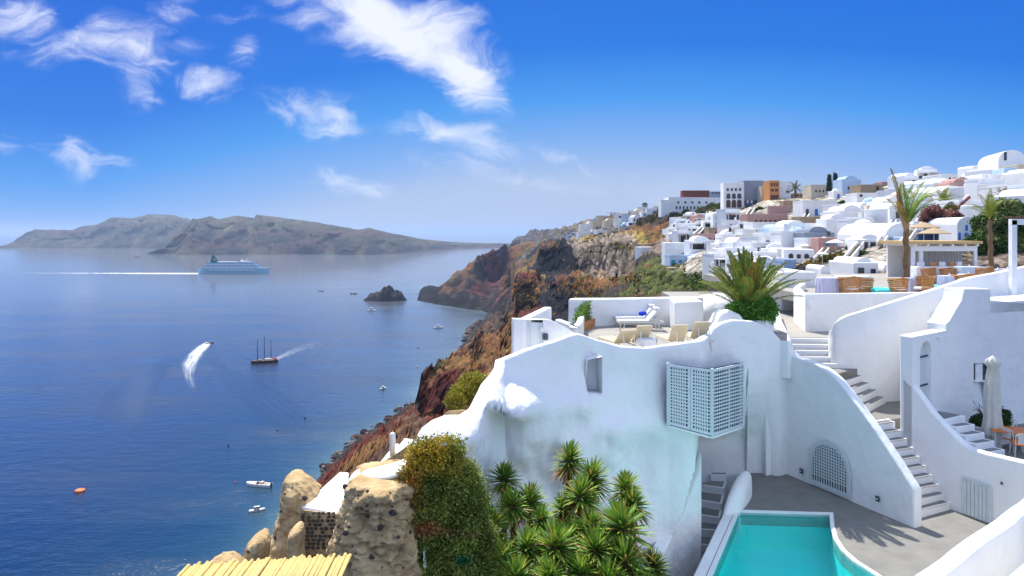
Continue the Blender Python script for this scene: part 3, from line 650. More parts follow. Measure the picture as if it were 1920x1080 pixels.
def ring_plate(outer, inner, z, name, mt, thick=.12, **k):
    tri = tessellate_polygon([[Vector((*p, 0)) for p in outer], [Vector((*p, 0)) for p in inner]])
    pts = list(outer) + list(inner); n = len(pts); m = MB(); vs = [(x, y, z) for x, y in pts] + [(x, y, z - thick) for x, y in pts]
    fs = [tuple(t) for t in tri] + [tuple(n + i for i in reversed(t)) for t in tri]
    for st, ln in ((0, len(outer)), (len(outer), len(inner))): fs += [(st + i, st + (i + 1) % ln, n + st + (i + 1) % ln, n + st + i) for i in range(ln)]
    m.add(vs, fs); return fix_normals(m.build(name, mt, **k))
dl = G(1440, 884, -10); db = G(1408, 902, -10); dz = G(1378, 962, -10)
outer = [(far_l.x - .45, 16.0), (p0.x - .32, p0.y + .25), (db.x - .5, db.y + .3), (10.2, 29.6), (11.4, 29.9), (13.3, 28.2), (16.3, 26.6), (18.2, 22.5), (18.0, 16.0)]
ring_plate(outer, rim, ZD, 'pool_deck', M['deck'], .5, kind='structure', label='grey cement pool deck')
pt = thing('swimming_pool', 'turquoise swimming pool with a white rim on the lower grey deck', 'pool', loc=(8.5, 21, ZD - 1.4))
ring_plate(rim, pool2, ZD + .035, 'pool_rim', M['plaster'], .5, parent=pt)
m = MB(); nn = len(pool2)
vs = [(x, y, ZD - .02) for x, y in pool2] + [(x, y, ZD - 1.3) for x, y in pool2]
m.add(vs, [(i, nn + i, nn + (i + 1) % nn, (i + 1) % nn) for i in range(nn)])
tri = tessellate_polygon([[Vector((*p, 0)) for p in pool2]])
m.add([(x, y, ZD - 1.3) for x, y in pool2], [tuple(t) for t in tri]); fix_normals(m.build('pool_basin', M['pooltile'], pt))
wm = bpy.data.materials.new('pool_water'); wm.use_nodes = True; n_, l_ = wm.node_tree.nodes, wm.node_tree.links
b_ = n_['Principled BSDF']; b_.inputs['Base Color'].default_value = (.55, 1, .97, 1); b_.inputs['Roughness'].default_value = .02; b_.inputs['IOR'].default_value = 1.33
b_.inputs['Transmission Weight'].default_value = 0
tr = n_.new('ShaderNodeBsdfTransparent'); tr.inputs[0].default_value = (.6, 1, 1, 1)
gl = n_.new('ShaderNodeBsdfGlossy'); gl.inputs['Roughness'].default_value = .03
fr = n_.new('ShaderNodeFresnel'); fr.inputs[0].default_value = 1.33; ms = n_.new('ShaderNodeMixShader')
nzt = n_.new('ShaderNodeTexNoise'); nzt.inputs['Scale'].default_value = 2.2; nzt.inputs['Detail'].default_value = 3; bpn = n_.new('ShaderNodeBump'); bpn.inputs['Distance'].default_value = .02; tcn = n_.new('ShaderNodeTexCoord')
l_.new(tcn.outputs['Object'], nzt.inputs['Vector']); l_.new(nzt.outputs[0], bpn.inputs['Height']); l_.new(bpn.outputs[0], gl.inputs['Normal']); l_.new(bpn.outputs[0], fr.inputs['Normal'])
l_.new(fr.outputs[0], ms.inputs[0]); l_.new(tr.outputs[0], ms.inputs[1]); l_.new(gl.outputs[0], ms.inputs[2]); l_.new(ms.outputs[0], n_['Material Output'].inputs[0])
m = MB(); tri = tessellate_polygon([[Vector((*p, 0)) for p in pool2]]); m.add([(x, y, ZD - .1) for x, y in pool2], [tuple(t) for t in tri])
o = m.build('water', wm, pt)
if o.data.polygons[0].normal.z < 0: o.data.flip_normals()
# overflow ledge and white coping on the pool's sea side
m = MB(); a_, b__ = Vector((p0.x, p0.y, 0)), Vector((far_l.x, 16, 0)); dd = (b__ - a_).normalized(); nn_ = Vector((-dd.y, dd.x, 0)); nn_ = nn_ if nn_.x < 0 else -nn_
m.prism([tuple((a_ + nn_ * .16)[:2]), tuple((b__ + nn_ * .16)[:2]), tuple((b__ + nn_ * .47)[:2]), tuple((a_ + nn_ * .47)[:2])], ZD - .75, ZD + .033)
bev(m.build('white_coping', M['plaster'], pt), .03)
m = MB(); m.prism([tuple((a_ + nn_ * .5)[:2]), tuple((b__ + nn_ * .5)[:2]), tuple((b__ + nn_ * .8)[:2]), tuple((a_ + nn_ * .8)[:2])], ZD - 2.5, ZD - .7)
m.build('overflow_ledge', M['terrace_floor'], pt)

# ---------------------------------------------------------------- the tall parapet of the main stairs (with arched gate)
E0 = Vector((13.6, 23.6, 0)); E1 = E0 - Av * 5.9     # plan line, near end to far end
top = [(1450, 625), (1465, 640), (1480, 662), (1492, 670), (1530, 682), (1552, 696), (1570, 712), (1600, 750), (1620, 777), (1640, 805), (1660, 835), (1680, 865), (1700, 897), (1715, 920)]
pts = []
for px in list(range(1452, 1715, 6)) + [1714.5]:
    p = onplane(px, pl(top, px), E0, E1); pts.append((p.x, p.y, ZD - .3, p.z))
ps_ = thing('stair_parapet', 'tall white sloping stair parapet with the arched lattice gate in its face', 'parapet', loc=(E0.x, E0.y, ZD))
bev(fix_normals(wallstrip(pts, .40, 1).build('wall_body', M['plaster'], ps_)), .07)
# ---------------------------------------------------------------- big left wall, plastered over rock
WT = [(798, 15.0, 832), (812, 15.3, 806), (832, 15.8, 790), (855, 16.3, 781), (880, 16.8, 781), (900, 17.4, 768), (922, 18.2, 722), (938, 18.9, 703), (946, 19.3, 690), (948, 19.5, 676), (1000, 20.3, 655), (1040, 20.8, 643), (1070, 21.0, 632), (1085, 21.2, 628), (1100, 21.4, 632), (1120, 21.7, 640),
      (1165, 22.0, 652), (1210, 22.3, 655), (1280, 22.6, 646), (1316, 22.9, 641), (1324, 23.6, 636), (1332, 25.0, 628), (1343, 26.0, 615), (1360, 26.6, 606), (1376, 26.9, 602), (1400, 27.4, 603), (1420, 27.8, 605), (1440, 28.2, 615), (1455, 28.4, 628), (1476, 28.8, 652)]
def wall_big():
    cols = np.unique(np.concatenate([np.arange(798, 1476, 4.0), [948, 1476]])); nr = 46; fr = []; back = []
    for px in cols:
        Y, pt_ = pl(WT, px); zt = -(pt_ - 437) / F * Y; zb = -14.0
        if px > 1400: zb = -10.3
        if px < 813: zb = -9.0
        for j in range(nr):
            s = j / (nr - 1); z = lerp(zt, zb, s ** 1.1)
            row = 437 - z / Y * F
            k = 0
            if px < 1330:
                f = min(1, max(0, (row - 700) / 120)) * min(1, max(0, (1255 - px) / 100))
                n1 = noise.fractal(Vector((px / 95, row / 80, 4)), .9, 2, 3); n2 = noise.fractal(Vector((px / 40, row / 36, 9)), .8, 2, 3)
                k += f * (.55 + .55 * n1 + .13 * n2)
                # lumps: caps and hollows of the plastered rock
                for (cx, cy, rx, ry, am) in ((962, 742, 52, 24, 1.7), (850, 800, 44, 22, .5), (1000, 790, 70, 55, .5), (1090, 745, 60, 24, .55), (980, 885, 80, 40, -.5), (1180, 800, 90, 30, .35), (1210, 850, 45, 45, -.35), (1080, 850, 60, 50, .35), (890, 850, 50, 50, .5), (868, 800, 34, 12, .7), (1010, 700, 70, 10, .25), (1130, 790, 40, 14, .4), (930, 800, 26, 60, -.45), (1150, 890, 50, 26, -.4)):
                    k += am * math.exp(-((px - cx) / rx) ** 2 - ((row - cy) / ry) ** 2)
            pb = pl([(880, 1304), (965, 1282), (1022, 1258), (1090, 1224)], row)
            kr = (28.9 - Y) * min(1, (px - pb) / 8) * min(1, max(0, (1465 - px) / 30)) * min(1, max(0, (-5.9 - z) / 2.6)) if px > pb else 0
            k -= kr
            k += .02 * noise.fractal(Vector((px / 60, row / 60, 1)), .8, 2, 2)
            if j == 0: k *= .4
            Yf = Y - k
            fr.append(((px - 960) / F * (Yf if kr > 0 else Y * (1 - k / Y * .5)), Yf, CH + z))
        back.append(((px - 960) / F * Y, Y, zt))
    nc = len(cols); vs = list(fr); fs = [(i * nr + j, i * nr + j + 1, (i + 1) * nr + j + 1, (i + 1) * nr + j) for i in range(nc - 1) for j in range(nr - 1)]
    b0 = len(vs)
    for i, (x, y, zt) in enumerate(back):
        a, b = back[max(i - 1, 0)], back[min(i + 1, nc - 1)]; d = Vector((b[0] - a[0], b[1] - a[1])).normalized(); n_2 = Vector((-d.y, d.x)) * .3
        tx, ty, tz = fr[i * nr]
        bx_, by_, bz_ = fr[i * nr + nr - 1]; ex, ey = (bx_ + n_2.x * 2, by_ + n_2.y * 2) if by_ > y + .5 else (x + n_2.x, y + n_2.y)
        vs += [(tx + n_2.x * .5, ty + n_2.y * .5, tz + .05), (x + n_2.x, y + n_2.y, tz), (x + n_2.x, y + n_2.y, CH - 5.2), (ex, ey, CH - 8.3), (ex, ey, min(bz_, CH - 8.4))]
    for i in range(nc - 1):
        o = b0 + i * 5
        fs += [(i * nr, (i + 1) * nr, o + 5, o)] + [(o + k, o + 5 + k, o + 6 + k, o + 1 + k) for k in range(4)] + [(i * nr + nr - 1, o + 4, o + 9, (i + 1) * nr + nr - 1)]
    for i in (0, nc - 1):
        o = b0 + i * 5; l = [i * nr + j for j in range(nr)] + [o + 4, o + 3, o + 2, o + 1, o]; fs.append(tuple(l) if i == 0 else tuple(reversed(l)))
    t = thing('terrace_wall', 'huge white plastered wall moulded over rock below the sun terrace', 'wall', loc=(5, 21, CH - 10))
    o = mesh_obj('plastered_face', vs, fs, M['plaster_rough'], t, smooth=True)
    nx = MB(); c = [W(1101, 674, 21.25), W(1128, 668, 21.25), W(1128, 737, 21.25), W(1094, 733, 21.25)]; dpt = Vector((-.10, .45, .0))
    nx.plate([p - dpt * 2.2 for p in c], dpt * 3.2)
    cut(o, nx)
    lv = [p - dpt * .15 for p in c] + [p + dpt * .98 for p in c]
    mesh_obj('niche_lining', lv, [(0, 1, 5, 4), (1, 2, 6, 5), (2, 3, 7, 6), (3, 0, 4, 7), (4, 5, 6, 7)], M['plaster'], t)
wall_big()

# ---------------------------------------------------------------- sun terrace behind it
ZT = CH - 4.2
fl = [W(px, 437, Y + .35) for (px, Y, _) in WT if px > 1000]
m = MB(); m.prism([(p.x, p.y) for p in fl] + [(11.6, 30.6), (11.3, 33.5), (8.0, 33.5), (2.0, 32.0), (1.6, 24.0)], ZT - .4, ZT)
m.build('sun_terrace_floor', M['terrace_floor'], kind='structure', label='pale sunlit floor of the sun terrace')
tb = thing('terrace_back_wall', 'thick white rounded parapet closing the sun terrace behind the white loungers', 'parapet', loc=(6, 31, ZT))
def wp(px, py, Y, zb): p = W(px, py, Y); return (p.x, p.y, CH + zb, p.z)
bev(fix_normals(wallstrip([wp(1088, 560, 30.2, -6), wp(1093, 560, 31, -6), wp(1160, 560, 31.6, -6), wp(1258, 558, 31.6, -6), wp(1320, 557, 31.5, -6)], .55).build('parapet_body', M['plaster'], tb)), .13)
bx = MB(); a, b = W(1266, 612, 29.6), W(1319, 612, 29.9); a.z = b.z = ZT
bx.plate([a, b, b + Vector((0, 0, 1.25)), a + Vector((0, 0, 1.25))], (.1, 1.5, 0)); bev(bx.build('corner_block', M['plaster'], tb), .06)
dm = thing('roof_dome', 'white plastered low dome between the block and the feather palm', 'dome', loc=(9.6, 33, ZT))
m = MB(); cc = W(1345, 600, 33); m.lathe((cc.x, cc.y, ZT - .4), [(1.42, 0), (1.45, .5), (1.36, .95), (1.15, 1.3), (.8, 1.58), (.4, 1.72), (.02, 1.76)], 32); o = m.build('dome_shell', M['plaster'], dm, smooth=True)
st = thing('stepped_shoulder', 'stepped white plaster shoulder under the feather palm planter', 'wall', loc=(9.5, 29, ZT))
m = MB()
pts = [wp(px, py, 28.2, -6) for px, py in ((1322, 641), (1330, 625), (1338, 612), (1345, 603), (1350, 592), (1358, 585), (1372, 583), (1388, 590), (1396, 600))]
bev(fix_normals(wallstrip(pts, 1.1).build('shoulder_body', M['plaster'], st)), .12)
pc = thing('round_planter', 'round white plaster planter holding the feather palm', 'planter', loc=(10.2, 29.5, ZT))
m = MB(); c = W(1402, 600, 29.6); m.lathe((c.x, c.y, ZT - 1.4), [(1.05, 0), (1.05, 1.9), (1.0, 2.0), (.85, 2.0), (.8, 1.85), (.02, 1.85)], 36); m.build('planter_body', M['plaster'], pc, smooth=False)
PALM_BASE = Vector((c.x, c.y, ZT + .45))

# left gate wall
gw = thing('gate_wall', 'white end wall with a pale door at the left tip of the sun terrace', 'wall', loc=(1, 22, ZT))
gp = [(963, 598), (1000, 599), (1030, 600), (1045, 605), (1065, 616), (1085, 629), (1092, 633)]
o = fix_normals(wallstrip([wp(px, py, 21.5 + (px - 963) * .004, -6.6) for px, py in gp], .28).build('wall_body', M['plaster'], gw)); 
c = MB(); q = [W(985, 605, 21), W(1016, 606, 21), W(1016, 712, 21), W(985, 712, 21)]; c.plate(q, (0.12, 1.5, 0)); cut(o, c); bev(o, .04)
m = MB(); q = [W(986, 604, 21.78), W(1017, 605, 21.78), W(1017, 712, 21.78), W(986, 712, 21.78)]; m.plate(q, (0, .05, 0)); d = m.build('door', M['frost'], gw)
m = MB()
for x in (986.5, 996.5, 1015.5): m.bar(W(x, 606, 21.72), W(x, 712, 21.72), .04)
m.build('door_frame', M['plaster'], gw)
m = MB(); m.lathe(W(1023, 637, 21.65), [(.07, 0), (.085, .05), (.085, .16), (.05, .2)], 10); m.build('intercom', M['lampblack'], gw)
m = MB(); m.box(W(1016, 618, 21.66), (.09, .05, .14)); m.build('switch_plate', M['plaster'], gw)
# two low walls stepping back from the gate wall
g2 = thing('rear_low_wall', 'low white wall running back from the gate beside the hedge planter', 'wall', loc=(2, 24, ZT))
bev(fix_normals(wallstrip([wp(1040, 598, 25.5, -6), wp(1062, 606, 24.9, -6), wp(1080, 614, 24.4, -6), wp(1092, 604, 26.5, -6), wp(1096, 590, 30.4, -6)], .25).build('wall_body', M['plaster'], g2)), .06)
m = MB(); q = W(964, 600, 21.5); m.prism([(q.x, q.y + .05), (q.x + .3, q.y + .05), (q.x + 1.4, 25.6), (q.x + 1.1, 25.6)], CH - 6.6, CH - 2.72); bev(m.build('side_return', M['plaster'], gw), .05)

# ---------------------------------------------------------------- great right wall with rectangular gate, its own terrace
P0r, P1r = Vector((15.8, 25.3, 0)), Vector((15.8, 25.3, 0)) + Av
def onR(px, py): return onplane(px, py, P0r, P1r)
C = onR(1712, 632)
rt = [(1622, 700), (1640, 700), (1686, 700), (1687, 700), (1712, 724), (1727, 744), (1745, 770), (1770, 797), (1800, 828), (1812, 838), (1825, 843), (1850, 850), (1880, 857), (1920, 866), (1990, 878), (2060, 890)]
gr = thing('lower_terrace_wall', 'long white wall below the umbrella terrace with the grey plank gate', 'wall', loc=(16, 25, ZD))
pts = []
for px in sorted(set(list(range(1690, 2060, 7)) + [1712])):
    p = onR(px, pl(rt, px)); pts.append((p.x, p.y, ZD - .4, p.z))
o = fix_normals(wallstrip(pts, .32, 1).build('wall_body', M['plaster'], gr)); bev(o, .08)
# portal block with the arched door
D2 = Vector((.8, .6, 0)); Cc = Vector((C.x, C.y, 0)); Cl = onR(1687, 632); Cl = Vector((Cl.x, Cl.y, 0)); ZP = CH - 3.96
pb = thing('door_portal', 'tall white portal block with an arched grey door beside the long stairs', 'doorway', loc=(C.x, C.y, CH - 7))
m = MB(); q = Cc + D2 * 3.1; bq = Cl + D2 * 2.9
m.prism([tuple(Cc[:2]), tuple(q[:2]), tuple(bq[:2]), tuple(Cl[:2])], ZD - .3, ZP); o = fix_normals(m.build('portal_block', M['plaster'], pb))
nD = Vector((D2.y, -D2.x, 0))
def onD(px, py, off=0): return onplane(px, py, Cc + nD * off, Cc + nD * off + D2)
s1 = onD(1726, 700) - Cc; s2 = onD(1747.5, 700) - Cc; sa = s1.to_2d().length; sb = s2.to_2d().length
ztop = onD(1740, 640).z; zb_ = CH - 7.1
def archpts(sa, sb, zb, zt, P, D, n=12, off=0.0):
    r = (sb - sa) / 2; c = (sa + sb) / 2; rr = min(r, zt - zb); pts = [P + D * sb + Vector((0, 0, zb)), ]
    for k in range(n + 1):
        a = math.pi * k / n; pts.append(P + D * (c + r * math.cos(a)) + Vector((0, 0, zt - rr + rr * math.sin(a))))
    pts.append(P + D * sa + Vector((0, 0, zb))); return [p + nD_ * off if off else p for p in pts] if off else pts
ap = archpts(sa, sb, zb_, ztop, Cc, D2)
c = MB(); c.plate([p + nD * .2 for p in ap], -nD * .42); cut(o, c); bev(o, .05)
m = MB(); m.plate([p - nD * .2 for p in ap], -nD * .05); d = m.build('door', M['lattice'], pb)
for zz in (ztop - .62, ztop - 1.75):
    m = MB(); m.bar(Cc + D2 * sa - nD * .17 + Vector((0, 0, zz)), Cc + D2 * sb - nD * .17 + Vector((0, 0, zz)), .05)
    m.build('door_rail', M['lattice_dark'], pb)
m = MB(); hp = onD(1760, 632, .02); m.box(hp, (.22, .16, .07), math.atan2(D2.y, D2.x)); m.build('lamp_hood', M['plaster'], pb)

# lower terrace floor, back wall
Rb = Vector((0.0, 0.0, 0)); ZL = CH - 8.3
endp = onR(2060, 700); startp = onR(1712, 700)
T0 = Cc + D2 * 3.1; T1 = T0 + Bv * 9
m = MB(); m.prism([(startp.x + .2, startp.y + .1), (T0.x, T0.y), (T1.x, T1.y), (endp.x + .3, endp.y + .1)], ZL - .4, ZL)
m.build('lower_terrace_floor', M['deck'], kind='structure', label='grey floor of the small umbrella terrace')
def onT(px, py): return onplane(px, py, T0, T1)
bt = thing('dining_back_wall', 'tall plain white wall behind the closed ivory umbrella', 'wall', loc=(T0.x, T0.y, ZL))
pts = []
for px, py in ((1774, 608), (1782, 600), (1796, 575), (1804, 563), (1809, 541.5), (1857, 541.5), (1858, 563), (1900, 566), (1960, 570), (2060, 576)):
    p = onT(px, py); pts.append((p.x, p.y, ZL - .3, p.z))
o = fix_normals(wallstrip(pts, .85, 1).build('wall_body', M['plaster'], bt))
c = MB(); wq = [onT(1826, 683), onT(1856, 683), onT(1856, 713), onT(1826, 713)]; nT = Vector((Bv.y, -Bv.x, 0)); c.plate([p + nT * .3 for p in wq], -nT * .55); cut(o, c); bev(o, .06)
wf = MB(); wf.plate([p - nT * .2 for p in wq], -nT * .04); wn = wf.build('window', M['win_dark'], bt)
m = MB(); q0, q1 = onT(1828, 684) + nT * .05, onT(1840, 712) + nT * .05; m.plate([q0, Vector((q1.x, q1.y, q0.z)), q1, Vector((q0.x, q0.y, q1.z))], -nT * .05); m.build('shutter', M['plaster'], bt)
m = MB(); m.bar(onT(1825, 714) + nT * .05, onT(1858, 714) + nT * .05, .12, .06); m.build('window_sill', M['plaster'], bt)
# steps from portal door down to the terrace
ts = thing('terrace_steps', 'short flight of rounded steps from the arched door down to the umbrella terrace', 'steps', loc=(17, 27, ZL))
zz = CH - 7.1
for k in range(5):
    m = MB(); s0 = .25 + k * .36; ww = 1.5 if k else 3.0
    a = Cc + D2 * (s0 if k else 0.1) + nD * (.02 if not k else .55 + .1 * k)
    if k == 0: m.prism([tuple((Cc + D2 * .15 + nD * .01)[:2]), tuple((Cc + D2 * 2.2 + nD * .01)[:2]), tuple((Cc + D2 * 2.2 + nD * 1.0)[:2]), tuple((Cc + D2 * .5 + nD * .75)[:2])], ZL - .05, zz)
    else: m.prism([tuple((Cc + D2 * (.9 + .0 * k) + nD * (.75 + .33 * (k - 1)))[:2]), tuple((Cc + D2 * 2.1 + nD * (.98 + .33 * (k - 1)))[:2]), tuple((Cc + D2 * 2.1 + nD * (1.35 + .33 * (k - 1)))[:2]), tuple((Cc + D2 * 1.0 + nD * (1.1 + .33 * (k - 1)))[:2])], ZL - .05, zz - .24 * k)
    bev(m.build('step', [M['plaster']], ts), .03)
    q = MB()
    if k == 0: q.prism([tuple((Cc + D2 * .6 + nD * .08)[:2]), tuple((Cc + D2 * 2.1 + nD * .08)[:2]), tuple((Cc + D2 * 2.1 + nD * .85)[:2]), tuple((Cc + D2 * .8 + nD * .68)[:2])], zz, zz + .008)
    else: q.prism([tuple((Cc + D2 * 1.15 + nD * (.82 + .33 * (k - 1)))[:2]), tuple((Cc + D2 * 1.95 + nD * (1.0 + .33 * (k - 1)))[:2]), tuple((Cc + D2 * 1.95 + nD * (1.28 + .33 * (k - 1)))[:2]), tuple((Cc + D2 * 1.2 + nD * (1.06 + .33 * (k - 1)))[:2])], zz - .24 * k, zz - .24 * k + .008)
    q.build('tread', M['tread'], ts)

# ---------------------------------------------------------------- main stairs
ms_ = thing('long_stairs', 'long white staircase with grey treads climbing from the pool deck to the plaza', 'stairs', loc=(14, 26, ZD))
In = E0 + Bv * .40                      # inner side of the parapet, near end
def stp(s, w): return In - Av * s + Bv * w
wR = (P0r - In).dot(Bv)
n1 = 10; rise = .262; tread = .262; z = ZD
def step_block(poly, zlo, zhi, inset=.10, tr=True):
    m = MB(); m.prism([tuple(p[:2]) for p in poly], zlo, zhi); bev(m.build('step', M['plaster'], ms_), .03, 2)
    if tr:
        c = sum((Vector(p).to_2d() for p in poly), Vector((0, 0))) / len(poly)
        q = []
        for p in poly:
            d = c - Vector(p).to_2d(); q.append(Vector(p).to_2d() + Vector((math.copysign(min(abs(d.x) * .22, inset), d.x), math.copysign(min(abs(d.y) * .3, inset * .8), d.y))))
        t = MB(); t.prism([tuple(p) for p in q], zhi - .01, zhi + .006); t.build('tread', M['tread'], ms_)
for k in range(n1):
    s0 = .35 + tread * k; zt = ZD + rise * (k + 1)
    step_block([stp(s0, -.02), stp(s0 + (.12 if k < 2 else 0), wR), stp(s0 + tread + .02 + (.12 if k < 1 else 0), wR), stp(s0 + tread + .02, -.02)], ZD - .2 + rise * max(0, k - 1) * .9, zt)
zL1 = ZD + rise * n1; sL = .35 + tread * n1
# middle landing, opening to the right behind the portal
m = MB(); lp = [stp(sL, -.02), stp(sL, wR), (Cl + D2 * 2.6), Vector((18.6, 31.2, 0)), Vector((15.2, 31.0, 0)), stp(sL + 2.9, -.02)]
m.prism([tuple(p[:2]) for p in lp], ZD, zL1); m.build('landing', M['deck'], ms_)
m = MB(); m.bar(stp(sL - .02, .1) + Vector((0, 0, zL1 + .02)), stp(sL - .02, wR - .05) + Vector((0, 0, zL1 + .02)), .10, .06); m.build('white_edge', M['plaster'], ms_)
zL2 = CH - 5.96; n2 = 5; r2 = (zL2 - zL1) / n2
for k in range(5):
    def ends(kk): return Vector((13.94, 28.06, 0)).lerp(Vector((13.6, 29.1, 0)), kk / 3), Vector((15.9, 29.98, 0)).lerp(Vector((15.1, 30.4, 0)), kk / 3)
    (l0, r0), (l1, r1) = ends(k - .5), ends(k + .7)
    l0, l1 = l0 + (l0 - r0) * .75, l1 + (l1 - r1) * .75; r0, r1 = r0 + (r0 - l0) * .06, r1 + (r1 - l1) * .06
    step_block([l0, r0, r1, l1], zL1 - .1, zL1 + r2 * (k + 1))
m = MB(); m.prism([(12.05, 28.3), (12.7, 28.5), (15.3, 30.55), (15.3, 31.2), (11.3, 31.0), (11.5, 29.6)], ZD, zL2 + .002); m.build('upper_landing', M['deck'], ms_)
ZPl = CH - 4.9; n3 = 5; r3 = (ZPl - zL2) / n3
for k in range(n3):
    y0 = 30.55 + .42 * k; xl = 11.0 + .12 * k; xr = 15.0
    step_block([(xl, y0 + .1), (xr, y0 - .05), (xr + .1, y0 + .42), (xl, y0 + .55)], zL2 - .1, zL2 + r3 * (k + 1), .16)
m = MB(); m.prism([(11.2, 32.7), (15.4, 32.55), (17, 36), (22, 42), (22, 58), (12.5, 58), (11.2, 34)], ZPl - .5, ZPl); m.build('plaza_floor', M['terrace_floor'], kind='structure', label='cement floor of the small upper plaza')
# little plaster lumps at the parapet's head
lw = thing('plaza_edge_wall', 'low lumpy white wall edging the plaza steps on their left', 'wall', loc=(11, 29, ZPl))
m = MB(); 
bev(fix_normals(wallstrip([wp(1462, 636, 28.6, -6), wp(1470, 655, 28.9, -6), wp(1468, 645, 29.6, -6), wp(1458, 618, 31, -6), wp(1450, 600, 33, -6), wp(1447, 585, 36, -6), wp(1446, 575, 40, -6)], .4, -1).build('wall_body', M['plaster'], lw)), .1)

# ---------------------------------------------------------------- curved upper parapet over the stairs
UP = [(1553, 31.9, 642), (1552.5, 31.5, 632), (1554, 31.1, 622), (1559, 30.8, 613), (1567, 30.6, 604), (1577, 30.5, 598), (1590, 30.5, 592), (1620, 30.4, 583), (1660, 30.3, 571), (1700, 30.6, 559), (1750, 31.2, 544), (1800, 31.8, 528), (1812, 32.0, 523), (1830, 32.4, 519), (1870, 33.3, 512), (1920, 34.8, 501), (1990, 37, 486), (2060, 39, 472)]
uw = thing('curved_parapet', 'sweeping white parapet rising to the right above the long stairs', 'parapet', loc=(15, 29, zL2))
pts = [W(px, py, Y) for px, Y, py in UP]
bev(fix_normals(wallstrip([(p.x, p.y, ZD, p.z) for p in pts], .3, 1).build('parapet_body', M['plaster'], uw)), .1)
# small buttresses on its face
m = MB(); q = W(1792, 566, 31.4); m.box((q.x, q.y + .3, q.z - 1.6), (.7, .9, 3.2), .4); bev(m.build('buttress', M['plaster'], uw), .08)
m = MB(); q = W(1768, 585, 31.0); m.box((q.x, q.y + .4, q.z - 1.6), (1.1, .8, 3.2), .4); bev(m.build('buttress', M['plaster'], uw), .08)
# flat roof between the dining wall and the curved parapet
m = MB(); m.prism([tuple(onT(1857, 500)[:2]), tuple(onT(2060, 500)[:2]), (31, 38), (19.5, 33)], CH - 3.4, CH - 2.95); m.build('upper_ledge', M['plaster'], bt)

# plaza box parapet and restaurant floor
bp_ = thing('box_parapet', 'boxy white parapet with a small wall lamp in front of the wicker chairs', 'parapet', loc=(13.8, 32.7, ZPl))
q = [G(1510, 622, -4.9), None]; a = Vector((q[0].x, q[0].y, 0)); b = W(1712, 552, 35.2); c = W(1488, 552, 38.6); e2 = W(1500, 540, 42)
ztp = CH - 3.02
o = fix_normals(wallstrip([(e2.x, e2.y, CH - 6, ztp), (c.x, c.y, CH - 6, ztp), (a.x, a.y, CH - 6, ztp), (b.x, b.y, CH - 6, ztp), (b.x + 4, b.y + .6, CH - 6, ztp)], .32, 1).build('parapet_body', M['plaster'], bp_)); bev(o, .09)
m = MB(); q = W(1519.5, 574, 34.25); m.lathe(q - Vector((0, 0, .2)), [(.03, 0), (.07, .03), (.07, .38), (.03, .42)], 10); m.build('wall_lamp', M['plaster'], bp_, smooth=True)
ZR = CH - 3.42
m = MB(); m.prism([(a.x + .4, a.y + .45), (b.x, b.y + .4), (22, 35), (40, 36), (75, 40), (75, 60), (16, 58), (c.x + .5, c.y)], ZR - .5, ZR); m.build('restaurant_floor', M['terrace_floor'], kind='structure', label='pale floor of the restaurant terrace')

# ---------------------------------------------------------------- near diagonal wall, bottom right
dg_ = thing('near_diagonal_wall', 'thick white wall running diagonally across the lower right corner', 'wall', loc=(11, 16, CH - 9))
za = -7.0
def GT(px, py): return G(px, py, za)
a, b = GT(1700, 1085), GT(1920, 930); d = (b - a).normalized(); nrm = Vector((d.y, -d.x, 0))
a2 = a - d * 4; b2 = b + d * 5; pts = []
for k in range(30):
    p = a2.lerp(b2, k / 29); wv = .05 * noise.noise(Vector((k * .35, 0, 3)))
    pts.append((p.x + nrm.x * wv, p.y + nrm.y * wv, CH - 13, CH + za + .03 * noise.noise(Vector((k * .4, 5, 0)))))
bev(fix_normals(wallstrip(pts, .42, -1).build('wall_body', M['plaster'], dg_)), .1)
d3 = thing('corner_parapet', 'sunlit white parapet corner at the bottom right edge', 'parapet', loc=(11, 14, CH - 8))
m = MB(); a, b = G(1860, 1100, -6.6), G(1920, 1050, -6.6); d = (b - a).normalized(); nr2 = Vector((d.y, -d.x, 0))
m.prism([tuple((a - d * 3)[:2]), tuple((b + d * 4)[:2]), tuple((b + d * 4 + nr2 * 2)[:2]), tuple((a - d * 3 + nr2 * 2)[:2])], CH - 10, CH - 6.6); bev(m.build('parapet_body', M['plaster'], d3), .1)
m = MB(); q = G(1800, 1080, -7); m.prism([(7, 8), (20, 20), (24, 14), (12, 6)], CH - 9.3, CH - 9.0); m.build('near_terrace_floor', M['terrace_floor'], kind='structure', label='floor behind the near diagonal wall')

